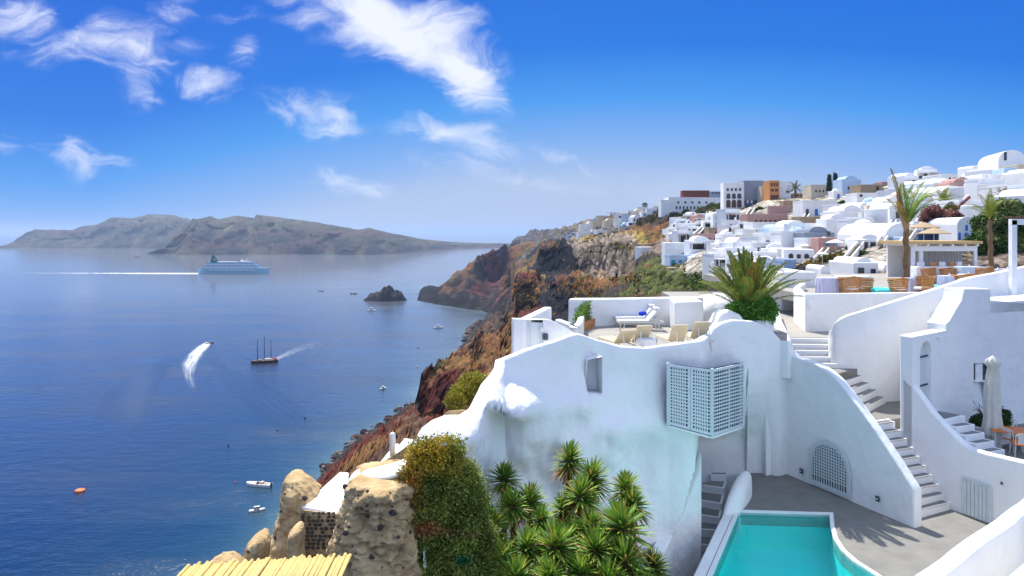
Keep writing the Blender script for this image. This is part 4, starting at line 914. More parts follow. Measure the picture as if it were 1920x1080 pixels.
# ---------------------------------------------------------------- curved little stairs left of the pool
ls = thing('curved_stairs', 'small curved white stairs with dark treads dropping beside the rounded white post', 'stairs', loc=(7.8, 27, ZD - 1.5))
Lp = [(1348, 893), (1332, 901), (1308, 920), (1298, 947), (1292, 975), (1287, 1003), (1283, 1032)]
Rp = [(1372, 886), (1362, 902), (1358, 927), (1354, 957), (1351, 983), (1347, 1007), (1342, 1036)]
Ln = [G(px, py, -10.0 - .26 * k) for k, (px, py) in enumerate(Lp)]; Rn = [G(px, py, -10.0 - .26 * k) for k, (px, py) in enumerate(Rp)]
for k in range(1, 7):
    zt = ZD - .26 * (k - 1); f0, f1 = Ln[k], Rn[k]; g0, g1 = Ln[k - 1], Rn[k - 1]
    a, b, c, d = f0, f1, g1, g0
    if k == 1: c, d = Vector((9.2, 29.2, 0)), Vector((8.5, 29.2, 0))
    m = MB(); m.prism([tuple(Vector(p)[:2]) for p in (a, b, c, d)], ZD - 2.2, zt); bev(m.build('step', M['plaster'], ls), .03, 2)
    q = MB(); P = [Vector(p).to_2d() for p in (a, b, c, d)]; ce = sum(P, Vector((0, 0))) / 4
    q.prism([tuple(p.lerp(ce, .16)) for p in P], zt - .01, zt + .008); q.build('tread', M['tread'], ls)
m = MB(); zf = ZD - .26 * 6; a = Ln[6]; b = Rn[6]; m.prism([(a.x - .2, a.y + .1), (b.x + .9, b.y + .2), (4.9, 17.5), (2.9, 17.5)], zf - .3, zf); m.build('stair_floor', M['tread'], ls)
cw = thing('stair_curb', 'white curb wall curling down the left of the small curved stairs', 'wall', loc=(6.6, 25, ZD - 1.5))
pts = []
for px, py, Y in ((1316, 850, 23.6), (1308, 890, 23.6), (1297, 925, 23.4), (1282, 965, 23.0), (1262, 1000, 22.6), (1252, 1022, 21.9), (1236, 1050, 20.9), (1216, 1085, 19.6), (1190, 1130, 18.4)):
    p = W(px, py, Y); pts.append((p.x, p.y, CH - 13.5, p.z))
bev(fix_normals(wallstrip(pts, .42, -1).build('curb_body', M['plaster_rough'], cw)), .14)
wpst = thing('rounded_post', 'bulging hand moulded white plaster post between the pool and the curved stairs', 'post', loc=(8.3, 26, ZD))
m = MB(); path = [(1356, 1000, 24.9), (1367, 975, 25.1), (1374, 950, 25.3), (1381, 925, 25.6), (1387, 905, 25.9), (1393, 893, 26.1)]; 
vs = []; n = 14
secs = [(W(1357, 1010, 24.2), .20, .26, 1.4), (W(1366, 985, 24.5), .33, .36, 1.4), (W(1374, 958, 24.9), .38, .40, 1.5), (W(1382, 935, 25.4), .40, .42, 1.6), (W(1390, 915, 26.0), .40, .42, 1.7), (W(1396, 900, 26.6), .34, .38, 1.7), (W(1400, 892, 27.0), .18, .2, 1.6)]
for (c, rx, rz, hh) in secs:
    for k in range(n):
        a = 2 * math.pi * k / n; x = rx * math.cos(a); zz_ = rz * math.sin(a)
        if zz_ < 0: zz_ *= hh * 3.2
        vs.append((c.x + x * (1 if zz_ > -.3 else 1.15), c.y + x * .25, c.z + zz_))
m.add(vs, [(i * n + k, i * n + (k + 1) % n, (i + 1) * n + (k + 1) % n, (i + 1) * n + k) for i in range(len(secs) - 1) for k in range(n)] + [tuple(reversed(range(n))), tuple(range((len(secs) - 1) * n, len(secs) * n))])
o = fix_normals(m.build('post_body', M['plaster'], wpst, smooth=True)); sb_ = o.modifiers.new('s', 'SUBSURF'); sb_.levels = sb_.render_levels = 2

# ---------------------------------------------------------------- lattice panels and gates
def lattice(parent, q, nx, ny, fw, sw, nrm, name='lattice_panel', arch=False, dark_gap_sheet=True):
    """framed lattice in the quad q (tl, tr, br, bl); strips are one joined piece of the panel"""
    tl, tr, br, bl = [Vector(p) for p in q]; m = MB()
    P = lambda u, v: (tl.lerp(tr, u)).lerp(bl.lerp(br, u), v)
    wd = (tr - tl).length; ht = (bl - tl).length; fu, fv = fw / wd, fw / ht
    m.bar(P(0, fv / 2), P(1, fv / 2), fw, .05, up=nrm); m.bar(P(0, 1 - fv / 2), P(1, 1 - fv / 2), fw, .05, up=nrm)
    m.bar(P(fu / 2, fv), P(fu / 2, 1 - fv), fw, .049, up=nrm); m.bar(P(1 - fu / 2, fv), P(1 - fu / 2, 1 - fv), fw, .049, up=nrm)
    fo = m.build(name, M['lattice'], parent)
    m = MB()
    for i in range(1, nx):
        u_ = fu + (1 - 2 * fu) * i / nx; m.bar(P(u_, fv) - nrm * .004, P(u_, 1 - fv) - nrm * .004, sw, .02, up=nrm)
    for j in range(1, ny):
        v_ = fv + (1 - 2 * fv) * j / ny; m.bar(P(fu, v_) + nrm * .006, P(1 - fu, v_) + nrm * .006, sw, .02, up=nrm)
    so = m.build('lattice_strips', M['lattice'], fo, kind='stuff')
    return fo
lt = thing('lattice_enclosure', 'grey blue lattice enclosure jutting from the terrace wall like an open book', 'lattice screen', loc=(6.1, 21, CH - 6.2))
cT, cB = W(1335, 693, 22.4), W(1335, 817, 22.4); lT, lB = W(1252.5, 682, 22.1), W(1252.5, 795, 22.1); rT, rB = W(1393, 680.5, 26.9), W(1393, 798, 26.9)
for (A_, B_, fa, fb) in ((lT, cT, lB, cB), (cT, rT, cB, rB)):
    nr_ = (B_ - A_).cross(Vector((0, 0, 1))).normalized(); nr_ = nr_ if nr_.y < 0 else -nr_
    for u0, u1 in ((0, .495), (.505, 1)):
        lattice(lt, [A_.lerp(B_, u0), A_.lerp(B_, u1), fa.lerp(fb, u1), fa.lerp(fb, u0)], 7, 17, .085, .05, nr_)
    m = MB(); k = nr_ * -.12; m.plate([A_ + k, B_ + k, fb + k, fa + k], k * .15); m.build('dark_gap_sheet', M['lattice_dark'], lt)  # dark sheet painted as the deep shade inside the enclosure
for (a, b) in ((cT, cB), (lT, lB), (rT, rB)):
    m = MB(); m.bar(a + Vector((0, 0, .03)), b - Vector((0, 0, .05)), .09); m.build('corner_post', M['lattice'], lt)
m = MB(); m.plate([lB - Vector((0, 0, .04)), cB - Vector((0, 0, .04)), rB - Vector((0, 0, .04)), Vector((rB.x, 27.4, rB.z)), Vector((lB.x + 1.5, 24.5, lB.z))], (0, 0, -.06)); m.build('floor_slab', M['plaster'], lt)
# arched lattice gate on the parapet face
ag = thing('arched_gate', 'arched grey blue lattice gate at the foot of the stair parapet', 'gate', loc=(12.3, 26.9, ZD))
nA = -Bv; Eo = E0 + nA * .06
def onE(px, py): return onplane(px, py, Eo, Eo - Av)
g0, g1 = onE(1517.5, 900), onE(1595, 900); s0, s1 = (g0 - Eo).dot(-Av), (g1 - Eo).dot(-Av); sa, sb = min(s0, s1), max(s0, s1)
zg0 = ZD + .1; zg1 = onE(1556, 827).z; r = (sb - sa) / 2; cs_ = (sa + sb) / 2
def arch_at(f, n=20, lo=zg0, hi=zg1):
    rr = r * f; pts = [Eo - Av * (cs_ + rr) + Vector((0, 0, lo))]
    rise_ = min(hi - lo, r * 1.05) 
    for k in range(n + 1):
        a = math.pi * k / n; pts.append(Eo - Av * (cs_ + rr * math.cos(a)) + Vector((0, 0, hi - rise_ - (1 - f) * r * .0 + rise_ * f * math.sin(a) )))
    pts.append(Eo - Av * (cs_ - rr) + Vector((0, 0, lo))); return pts
o_, i_ = arch_at(1.0), arch_at(.84)
m = MB(); vs = []
for a, b in zip(o_, i_): vs += [a + nA * .05, b + nA * .05, b, a]
fs = []
for i in range(len(o_) - 1):
    for k in range(4): fs.append((i * 4 + k, i * 4 + (k + 1) % 4, i * 4 + 4 + (k + 1) % 4, i * 4 + 4 + k))
m.add(vs, fs); fix_normals(m.build('gate_frame', M['lattice'], ag))
m = MB(); lo_ = [p for p in i_]; m.plate([p - nA * .02 for p in lo_], -nA * .02); m.build('dark_gap_sheet', M['lattice_dark'], ag)
m = MB(); m.bar(Eo - Av * (cs_ - r * .84) + nA * .03 + Vector((0, 0, zg0 + .08)), Eo - Av * (cs_ + r * .84) + nA * .03 + Vector((0, 0, zg0 + .08)), .16, .04, up=nA)
m.build('bottom_rail', M['lattice'], ag)
m = MB(); ri = r * .84; rise_ = min(zg1 - zg0, r * 1.05); zc = zg1 - rise_
for k in range(1, 14):
    x = -ri + 2 * ri * k / 14; h = zc + rise_ * .84 * math.sqrt(max(0, 1 - (x / ri) ** 2)); m.bar(Eo - Av * (cs_ + x) + nA * .02 + Vector((0, 0, zg0 + .1)), Eo - Av * (cs_ + x) + nA * .02 + Vector((0, 0, h)), .045, .02, up=nA)
z = zg0 + .42
while z < zg1 - .2:
    hw = ri if z < zc else ri * math.sqrt(max(0, 1 - ((z - zc) / (rise_ * .84)) ** 2)); m.bar(Eo - Av * (cs_ - hw) + nA * .03 + Vector((0, 0, z)), Eo - Av * (cs_ + hw) + nA * .03 + Vector((0, 0, z)), .045, .02, up=nA); z += .115
m.build('lattice_strips', M['lattice'], ag, kind='stuff')
# plank gate in the great wall
pg = thing('plank_gate', 'grey blue plank gate low in the lower terrace wall', 'gate', loc=(16.3, 24.3, ZD))
nR = -Bv; Pr = P0r + nR * .04
def onG(px, py): return onplane(px, py, Pr, Pr + Av)
q0, q1 = onG(1806.5, 896), onG(1857.5, 910); zt_, zb_2 = q0.z, ZD + .06
q1.z = zt_; a = Vector((q0.x, q0.y, zb_2)); b = Vector((q1.x, q1.y, zb_2))
n = 7
for k in range(n):
    u0, u1 = (k + .06) / n, (k + .94) / n; m = MB(); m.plate([q0.lerp(q1, u0), q0.lerp(q1, u1), a.lerp(b, u1), a.lerp(b, u0)], nR * .03); m.build('plank', M['lattice'], pg)
m = MB(); m.plate([q0, q1, b, a], nR * .012); m.build('dark_gap_sheet', M['lattice_dark'], pg)
m = MB(); e = .05
for s_, t_ in ((q0, q1), (q0, a), (q1, b)): m.bar(s_ + nR * .02, t_ + nR * .02, .06, .06, up=nR)
m.build('gate_frame', M['lattice'], pg)
for nm, (px, py), lab in (('wall_light', (1503, 883), 'small square slate light left of the arched gate'), ('wall_light', (1646, 935), 'small square slate light right of the arched gate')):
    p = onE(px, py); t = thing(nm, lab, 'wall light', 'slate lights on the stair parapet', loc=tuple(p))
    m = MB(); m.box(p + nA * .02, (.16, .06, .19), math.atan2(Av.y, Av.x)); bev(m.build('light_body', M['lampblack'], t), .02)
    m = MB(); m.lathe(p + nA * .06 - Vector((0, 0, .02)), [(.03, 0), (.04, .02), (.03, .04)], 10); m.build('lens', M['lattice'], t)
p = onG(1878, 906); t = thing('wall_spotlight', 'tiny spotlight on the wall above right of the plank gate', 'wall light', loc=tuple(p))
m = MB(); m.lathe(p, [(.03, -.05), (.04, 0), (.03, .05)], 10); m.build('lamp_head', M['lampblack'], t); m = MB(); m.box(p - nR * .05 + Vector((0, 0, .05)), (.04, .12, .04)); m.build('bracket', M['plaster'], t)
# ================================================================ plants, rock and furniture near by
M['leaf'] = mat('leaf', (.1, .2, .03), .55, .35, tint=True, noise_amt=.25, nscale=9, trans=.22)
M['leaf_dull'] = mat('dry_leaf', (.3, .2, .08), .8, .15, tint=True, noise_amt=.25, nscale=9, trans=.12)
M['bark'] = mat('bark', (.24, .15, .09), .9, .1, col2=(.13, .08, .05), nscale=9, bump=.02, bscale=25)
rng = np.random.default_rng(5)
def leaf_cloud(name, cen, nrm, size, aspect, tint, mt, parent=None, fold=True, spread=.8, **k):
    """many small leaf blades; cen, nrm: (n,3)"""
    n = len(cen); d = nrm + rng.normal(0, spread, (n, 3)); d /= np.linalg.norm(d, axis=1)[:, None]
    a = np.cross(d, rng.normal(0, 1, (n, 3))); a /= np.linalg.norm(a, axis=1)[:, None] + 1e-9
    s = (size * rng.uniform(.6, 1.35, n))[:, None]
    tip = cen + d * s; mid = cen + d * s * .45 + a * s * aspect; mid2 = cen + d * s * .45 - a * s * aspect
    V = np.stack([cen, mid, tip, mid2], 1).reshape(-1, 3); Fc = np.arange(n * 4).reshape(-1, 4)
    T = np.repeat(tint, 4, 0)
    return mesh_obj(name, V, Fc, mt, parent, colors=T, **k)
def blob_points(blobs, dens, jitter=.06, inner=.25):
    C, Nn = [], []
    for (c, r) in blobs:
        r = np.array(r, float); n = int(dens * (r[0] * r[1] + r[1] * r[2] + r[0] * r[2]) * 4)
        v = rng.normal(0, 1, (n, 3)); v /= np.linalg.norm(v, axis=1)[:, None]
        rad = 1 - inner * rng.random(n) ** 2
        p = np.array([noise.fractal(Vector(q * 1.7 / 1.0) + Vector(c), .8, 2, 3) for q in v]) if n < 60000 else 0
        C.append(np.array(c) + v * r * (rad * (1 + .28 * p))[:, None] + rng.normal(0, jitter, (n, 3))); Nn.append(v)
    return np.concatenate(C), np.concatenate(Nn)

# ---- flowering creeper bush
def big_bush():
    t = thing('creeper_bush', 'large dense bush spilling down the rock, golden and orange at its top left', 'bush', loc=tuple(W(840, 1080, 15)))
    B = [((800, 858), .36), ((835, 855), .38), ((785, 900), .38), ((862, 905), .45), ((820, 915), .55), ((860, 965), .55), ((800, 960), .42), ((885, 1010), .5), ((835, 1030), .6), ((895, 1080), .6), ((800, 1085), .4), ((845, 1120), .8), ((772, 918), .22), ((792, 985), .3), ((800, 1040), .36), ((878, 935), .38)]
    blobs = [(W(px, py, 14.5 + (px - 800) * .006), (r, r * .55, r)) for (px, py), r in B]
    c, n = blob_points(blobs, 4600)
    px = 960 + c[:, 0] / c[:, 1] * F; py = 437 - (c[:, 2] - CH) / c[:, 1] * F
    nz = np.array([noise.fractal(Vector(q) * 2.2, .8, 2, 3) for q in c])
    def blend(cx, cy, rx, ry): return np.clip(1.25 - np.sqrt(((px - cx) / rx) ** 2 + ((py - cy) / ry) ** 2) + nz * .6, 0, 1)[:, None]
    col = np.array((.22, .27, .045)) * (1 + .5 * nz)[:, None]
    y = blend(800, 858, 66, 66); col = col * (1 - y) + np.array((.55, .38, .03)) * y
    y = blend(768, 920, 30, 50); col = col * (1 - y) + np.array((.52, .22, .04)) * y
    y = blend(805, 992, 38, 16); col = col * (1 - y) + np.array((.42, .17, .05)) * y
    y = blend(868, 1050, 20, 10); col = col * (1 - y) + np.array((.02, .16, .06)) * y
    y = blend(850, 1000, 60, 10)*.5; col = col * (1 - y) + np.array((.3, .15, .07)) * y
    col *= rng.uniform(.55, 1.5, (len(c), 1))
    leaf_cloud('foliage', c, n, .055, .28, np.clip(col, .005, .9), M['leaf'], t)
    m = MB(); 
    for (c_, r) in blobs: m.lathe((c_[0], c_[1] + .05, c_[2]), [(.02, -r[2] * .78), (r[0] * .6, -r[2] * .55), (r[0] * .78, 0), (r[0] * .6, r[2] * .5), (.02, r[2] * .74)], 10, sy=.6)
    m.build('twig_mass', mat('dark_twigs', (.035, .035, .015), .95, .05), t, kind='stuff')
big_bush()

# ---- yuccas
def yucca_rosette(c, rad, seed, tone):
    rs = np.random.default_rng(seed); n = 170; lean = np.array((rs.uniform(-.28, .28), rs.uniform(-.2, .2), 0)); V = []; Fc = []; T = []
    for i in range(n):
        el = math.asin(1 - 1.42 * ((i + .5) / n)); az = i * 2.39996 + rs.uniform(-.2, .2)
        el += rs.uniform(-.08, .08); ln = rad * rs.uniform(.8, 1.12) * (.85 + .2 * math.cos(el))
        d = np.array((math.cos(az) * math.cos(el), math.sin(az) * math.cos(el), math.sin(el))) + lean; d /= np.linalg.norm(d); side = np.array((-math.sin(az), math.cos(az), 0))
        base = np.array(c) + np.array((0, 0, -.28 * (1 - math.sin(el)) * rad)); w0 = .027 * rad / .5; b = len(V)
        for s, wv in ((.04, .7), (.4, 1), (.75, .7), (1.0, .02)):
            p = base + d * ln * s + np.array((0, 0, -.22 * ln * s * s * max(0, math.cos(el)) ** 2))
            V += [p + side * w0 * wv, p + np.cross(d, side) * w0 * -.35 * wv, p - side * w0 * wv]
        for k in range(3): a = b + k * 3; Fc += [(a, a + 3, a + 4, a + 1), (a + 1, a + 4, a + 5, a + 2)]
        old = max(0, (-.15 - math.sin(el)))
        g = np.array((.13, .27, .03)) if rs.random() < .55 else np.array((.30, .40, .05))
        g = g * tone * rs.uniform(.7, 1.25)
        if old > .0 and rs.random() < .85: g = np.array((.40, .19, .06))
        elif rs.random() < .06: g = np.array((.42, .26, .07))
        T += [g * .8, g * .8, g * .8] + [g] * 6 + [g * np.array((1.3, 1.05, .8))] * 3
    return V, Fc, T
ORD = ['first', 'second', 'third', 'fourth', 'fifth', 'sixth', 'seventh', 'eighth', 'ninth', 'tenth', 'eleventh', 'twelfth', 'thirteenth', 'fourteenth', 'fifteenth', 'sixteenth', 'seventeenth', 'eighteenth', 'nineteenth', 'twentieth']
YU = [[('tall slender yucca standing clear of the others at the left', 945, 893, 18.6, .47), ('tallest yucca, its bare trunk rising highest against the white wall', 1066, 858, 19.0, .50),
       ('bushy yucca head just right of the tallest one', 1108, 893, 18.3, .48), ('dark yucca at the right shoulder of the clump, touching the shaded wall', 1172, 912, 18.4, .48)],
      [('yucca', 962, 945, 17.6, .48), ('yucca', 993, 936, 18.0, .47), ('yucca', 1054, 950, 17.8, .46), ('yucca', 1088, 926, 17.7, .52), ('yucca', 1187, 942, 18.0, .46)],
      [('yucca', 922, 982, 17.0, .5), ('yucca', 1014, 972, 17.4, .42), ('yucca', 1073, 1000, 17.1, .46), ('yucca', 1110, 985, 17.0, .5), ('yucca', 1168, 985, 16.8, .64)],
      [('yucca', 938, 1045, 16.4, .52), ('yucca', 988, 1022, 16.6, .56), ('yucca', 1040, 1020, 16.5, .58), ('yucca', 1116, 1026, 16.4, .52), ('yucca', 1172, 1050, 16.2, .58)],
      [('yucca', 966, 1080, 15.9, .5), ('yucca', 1030, 1078, 15.8, .5), ('yucca', 1088, 1070, 15.9, .52), ('yucca', 1140, 1085, 15.8, .5), ('yucca', 1196, 1090, 16.0, .46)]]
RN = ['top', 'second', 'middle', 'fourth', 'bottom']
sk = 0
for r_, row in enumerate(YU):
    for i, (lab, px, py, Y, rad) in enumerate(row):
        if lab == 'yucca': lab = f'green spiky yucca, {ORD[i]} from the left in the {RN[r_]} row of the clump'
        rad *= 1.14 * random.uniform(.88, 1.12); Y = Y - 1.1; rad *= .95; c = W(px, py, Y - .1); base = Vector((c.x + rng.uniform(-.15, .15), c.y + .1, CH - 13)); t = thing('yucca', lab, 'yucca', 'yuccas below the terrace wall', loc=tuple(base))
        V, Fc, T = yucca_rosette(c, rad, 40 + sk, 1.0 if r_ else .85); mesh_obj('crown', V, Fc, M['leaf'], t, colors=np.array(T))
        m = MB(); m.tube([base, base.lerp(c, .5) + Vector((.06, 0, 0)), c - Vector((0, 0, .05))], [.12, .09, .07], 8); m.build('trunk', M['bark'], t)
        # skirt of dead hanging leaves
        V, T = [], []; q = 60
        for k in range(q):
            a = rng.uniform(0, 6.28); z0 = c.z - rng.uniform(.1, .75 if r_ != 1 else 1.0); p = np.array((c.x + .07 * math.cos(a), c.y + .07 * math.sin(a), z0)); d = np.array((math.cos(a) * .5, math.sin(a) * .5, -1.0)); L_ = rng.uniform(.18, .4); s_ = np.array((-math.sin(a), math.cos(a), 0)) * .014
            V += [p - s_, p + s_, p + d * L_ + s_ * .3, p + d * L_ - s_ * .3]; g = np.array((.36, .15, .06)) * rng.uniform(.5, 1.3); T += [g] * 4
        mesh_obj('dead_leaf_skirt', np.array(V), np.arange(len(V)).reshape(-1, 4), M['leaf_dull'], t, colors=np.array(T), kind='stuff'); sk += 1
# small agave at the foot of the curb wall
t = thing('agave', 'dark pointed agave against the curb wall right of the yuccas', 'agave', loc=tuple(W(1222, 1075, 18)))
V, Fc, T = yucca_rosette(W(1224, 1060, 18.3), .55, 99, .5); mesh_obj('leaves', V, Fc, M['leaf'], t, colors=np.array(T))

# ---- palm fronds
def frond(base, d0, ln, sag, wind, wl, nl, rs, g1, g2, out, tipdry=.0, w0=.016):
    """arching midrib with leaflets; writes into out=(V,F,T)"""
    V, Fc, T = out; p = Vector(base); d = Vector(d0).normalized(); n = 14; pts = [p.copy()]; st = ln / n
    for i in range(n):
        d = (d + Vector((wind[0], wind[1], -sag)) / n * (.4 + 1.2 * i / n)).normalized(); p = p + d * st; pts.append(p.copy())
    b = len(V)
    for i, q in enumerate(pts):
        dd = (pts[min(i + 1, n)] - pts[max(i - 1, 0)]).normalized(); x = dd.cross(Vector((0, 0, 1)))
        x = x.normalized() if x.length > .01 else Vector((1, 0, 0)); r = .022 * (1 - .8 * i / n) * ln / 2.5
        V += [tuple(q + x * r), tuple(q + dd.cross(x) * r), tuple(q - x * r)]; T += [g2] * 3
    for i in range(n): a = b + i * 3; Fc += [(a, a + 3, a + 4, a + 1), (a + 1, a + 4, a + 5, a + 2)]
    for j in range(nl):
        s = .12 + .88 * (j + .5) / nl; f = s * n; i = min(int(f), n - 1); q = pts[i].lerp(pts[i + 1], f - i)
        dd = (pts[i + 1] - pts[i]).normalized(); x = dd.cross(Vector((0, 0, 1))); x = x.normalized() if x.length > .01 else Vector((1, 0, 0)); up = x.cross(dd)
        L_ = wl * (math.sin(math.pi * (s * .86 + .1)) ** .6) * rs.uniform(.8, 1.15)
        for sg in (-1, 1):
            dr = (x * sg * .8 + dd * (.75 + .5 * s) + up * .35 + Vector((wind[0] * .4, wind[1] * .4, -.12 * sag)) + Vector(rs.uniform(-.1, .1, 3))).normalized()
            e = q + dr * L_; mid = q + dr * L_ * .5 + Vector((0, 0, .02)); wv = dr.cross(up).normalized() * w0 * ln / 2.5
            b = len(V); V += [tuple(q - wv * .5), tuple(mid - wv), tuple(e + Vector((0, 0, -.12 * L_ * sag))), tuple(mid + wv)]
            g = g1 * rs.uniform(.7, 1.3)
            if rs.random() < tipdry * (.3 + s): g = np.array((.45, .24, .05)) * rs.uniform(.7, 1.2)
            T += [g] * 4; Fc.append((b, b + 1, b + 2, b + 3))
def palm(name, label, base, top, fr, wl, nl, g1, g2, trunk_r=(.14, .11), seed=1, cat='palm tree', tipdry=.1, group=None, trunk=True, w0=.016, dead=None):
    rs = np.random.default_rng(seed); t = thing(name, label, cat, group, loc=tuple(base))
    out = ([], [], [])
    for (d0, ln, sag, wind, *dry) in fr: frond(top, d0, ln, sag, wind, wl * (1 if not dry else .8), nl, rs, g1 if not dry else np.array(dry[0]), g2, out, tipdry, w0)
    mesh_obj('crown', out[0], out[1], M['leaf'], t, colors=np.array(out[2]))
    if trunk:
        m = MB(); b, c = Vector(base), Vector(top); pts = [b.lerp(c, i / 16) + Vector((.03 * math.sin(i * 1.3), 0, 0)) for i in range(17)]
        m.tube(pts, [lerp(trunk_r[0], trunk_r[1], i / 16) * (1 + .10 * (i % 2)) for i in range(17)], 10); m.build('trunk', M['bark'], t)
    return t
rs = np.random.default_rng(3)
fr = []
for i in range(40):
    a = i * 2.4; el = lerp(88, 38, (i / 39) ** .9); d = (math.cos(a) * math.cos(R(el)), math.sin(a) * math.cos(R(el)), math.sin(R(el)))
    fr.append((d, rs.uniform(2.3, 3.0), .25 + .5 * i / 39, (0, 0)) + (((.32, .20, .04),) if rs.random() < .1 else ()))
palm('feather_palm', 'large feathery dark green palm with orange brown tips in the round planter', PALM_BASE - Vector((0, 0, .5)), PALM_BASE + Vector((0, 0, .25)), fr, .48, 84, np.array((.15, .23, .035)), np.array((.40, .34, .08)), (.3, .3), 3, tipdry=.13, w0=.022)
# leafy shrub round its foot
t = thing('planter_shrub', 'round glossy green shrub at the foot of the feather palm', 'shrub', loc=tuple(PALM_BASE))
c, n = blob_points([(PALM_BASE + Vector((-.55, -.5, .35)), (.55, .45, .42)), (PALM_BASE + Vector((.35, -.5, .5)), (.65, .5, .58)), (PALM_BASE + Vector((.75, -.2, .6)), (.3, .3, .35)), (PALM_BASE + Vector((-.1, -.7, .15)), (.4, .3, .3))], 1500, .03)
leaf_cloud('foliage', c, n, .11, .3, np.array((.12, .28, .04)) * rng.uniform(.5, 1.7, (len(c), 1)), M['leaf'], t)
m = MB()
for k in range(6): m.tube([PALM_BASE + Vector((-.3 + .15 * k, -.5, -.35)), PALM_BASE + Vector((-.4 + .2 * k, -.55, .3))], .025, 6)
m.build('stems', M['bark'], t)

# tall palms of the restaurant
b1, t1 = W(1698, 552, 38), W(1699, 428, 38)
g = np.array((.26, .42, .07)); dr = (.38, .24, .06)
fr = [((-.22, 0, 1), 4.0, -.05, (-.12, 0), dr), ((-.18, .1, 1), 3.4, .1, (-.1, 0)), ((.1, 0, 1), 3.3, .3, (.6, 0)), ((.25, .1, 1), 3.6, .9, (1.0, 0)), ((.35, -.1, 1), 3.6, 1.2, (1.1, 0)), ((.3, .2, 1), 3.2, .7, (.9, 0)), ((.12, -.2, 1), 3.0, .4, (.5, 0)), ((.45, 0, 1), 2.6, .8, (.8, 0)),
      ((-.05, .2, 1), 3.0, .2, (.2, 0)), ((-.35, 0, .9), 2.4, .6, (-.3, 0), dr), ((-.3, -.2, .9), 2.0, .5, (-.2, 0), dr), ((-.2, .1, 1), 2.2, .2, (-.1, 0), dr), ((.2, -.3, 1), 2.4, .5, (.3, 0)), ((.05, 0, 1), 2.8, .15, (.25, 0)), ((.3, 0, 1), 3.4, .6, (.6, 0))]
fr = [(q[0], q[1] * .84, *q[2:]) for q in fr]
palm('tall_palm', 'tall windblown palm with one bare dry frond among the wicker chairs', b1, t1, fr, .50, 60, g, np.array((.42, .38, .1)), (.17, .14), 5, tipdry=.06, w0=.02)
m = MB(); m.tube([t1 - Vector((0, 0, 1.2)), t1, t1 + Vector((-.35, 0, 1.0)), t1 + Vector((-.5, 0, 2.0))], [.15, .14, .09, .04], 8); m.tube([t1, t1 + Vector((.25, 0, 1.1))], [.13, .05], 8)
tp_ = bpy.data.objects['tall_palm']; m.build('leaf_stalks', mat('brown_stalk', (.36, .22, .10), .8, .2), tp_, kind='stuff')
b2, t2 = W(1858, 498, 44), W(1856, 412, 44)
fr = [((-.5, 0, 1), 1.8, 1.3, (-.6, 0)), ((-.25, 0, 1), 1.7, .6, (-.2, 0)), ((.05, 0, 1), 1.9, .1, (0, 0)), ((.1, .2, 1), 1.6, .3, (.2, 0)), ((-.7, 0, .8), 1.9, 1.1, (-.5, 0)), ((.3, 0, 1), 1.4, .8, (.3, 0)), ((-.1, -.2, 1), 1.6, .3, (-.1, 0)), ((-.4, .1, 1), 1.4, 1.6, (-.3, 0)), ((0, 0, 1), 1.2, .1, (0, 0)), ((.15, 0, .9), 1.2, .5, (.1, 0))]
palm('tall_palm', 'slimmer yellow green palm farther right behind the big wicker table', b2, t2, fr, .5, 40, np.array((.27, .34, .05)), np.array((.4, .35, .08)), (.15, .12), 6, w0=.02)

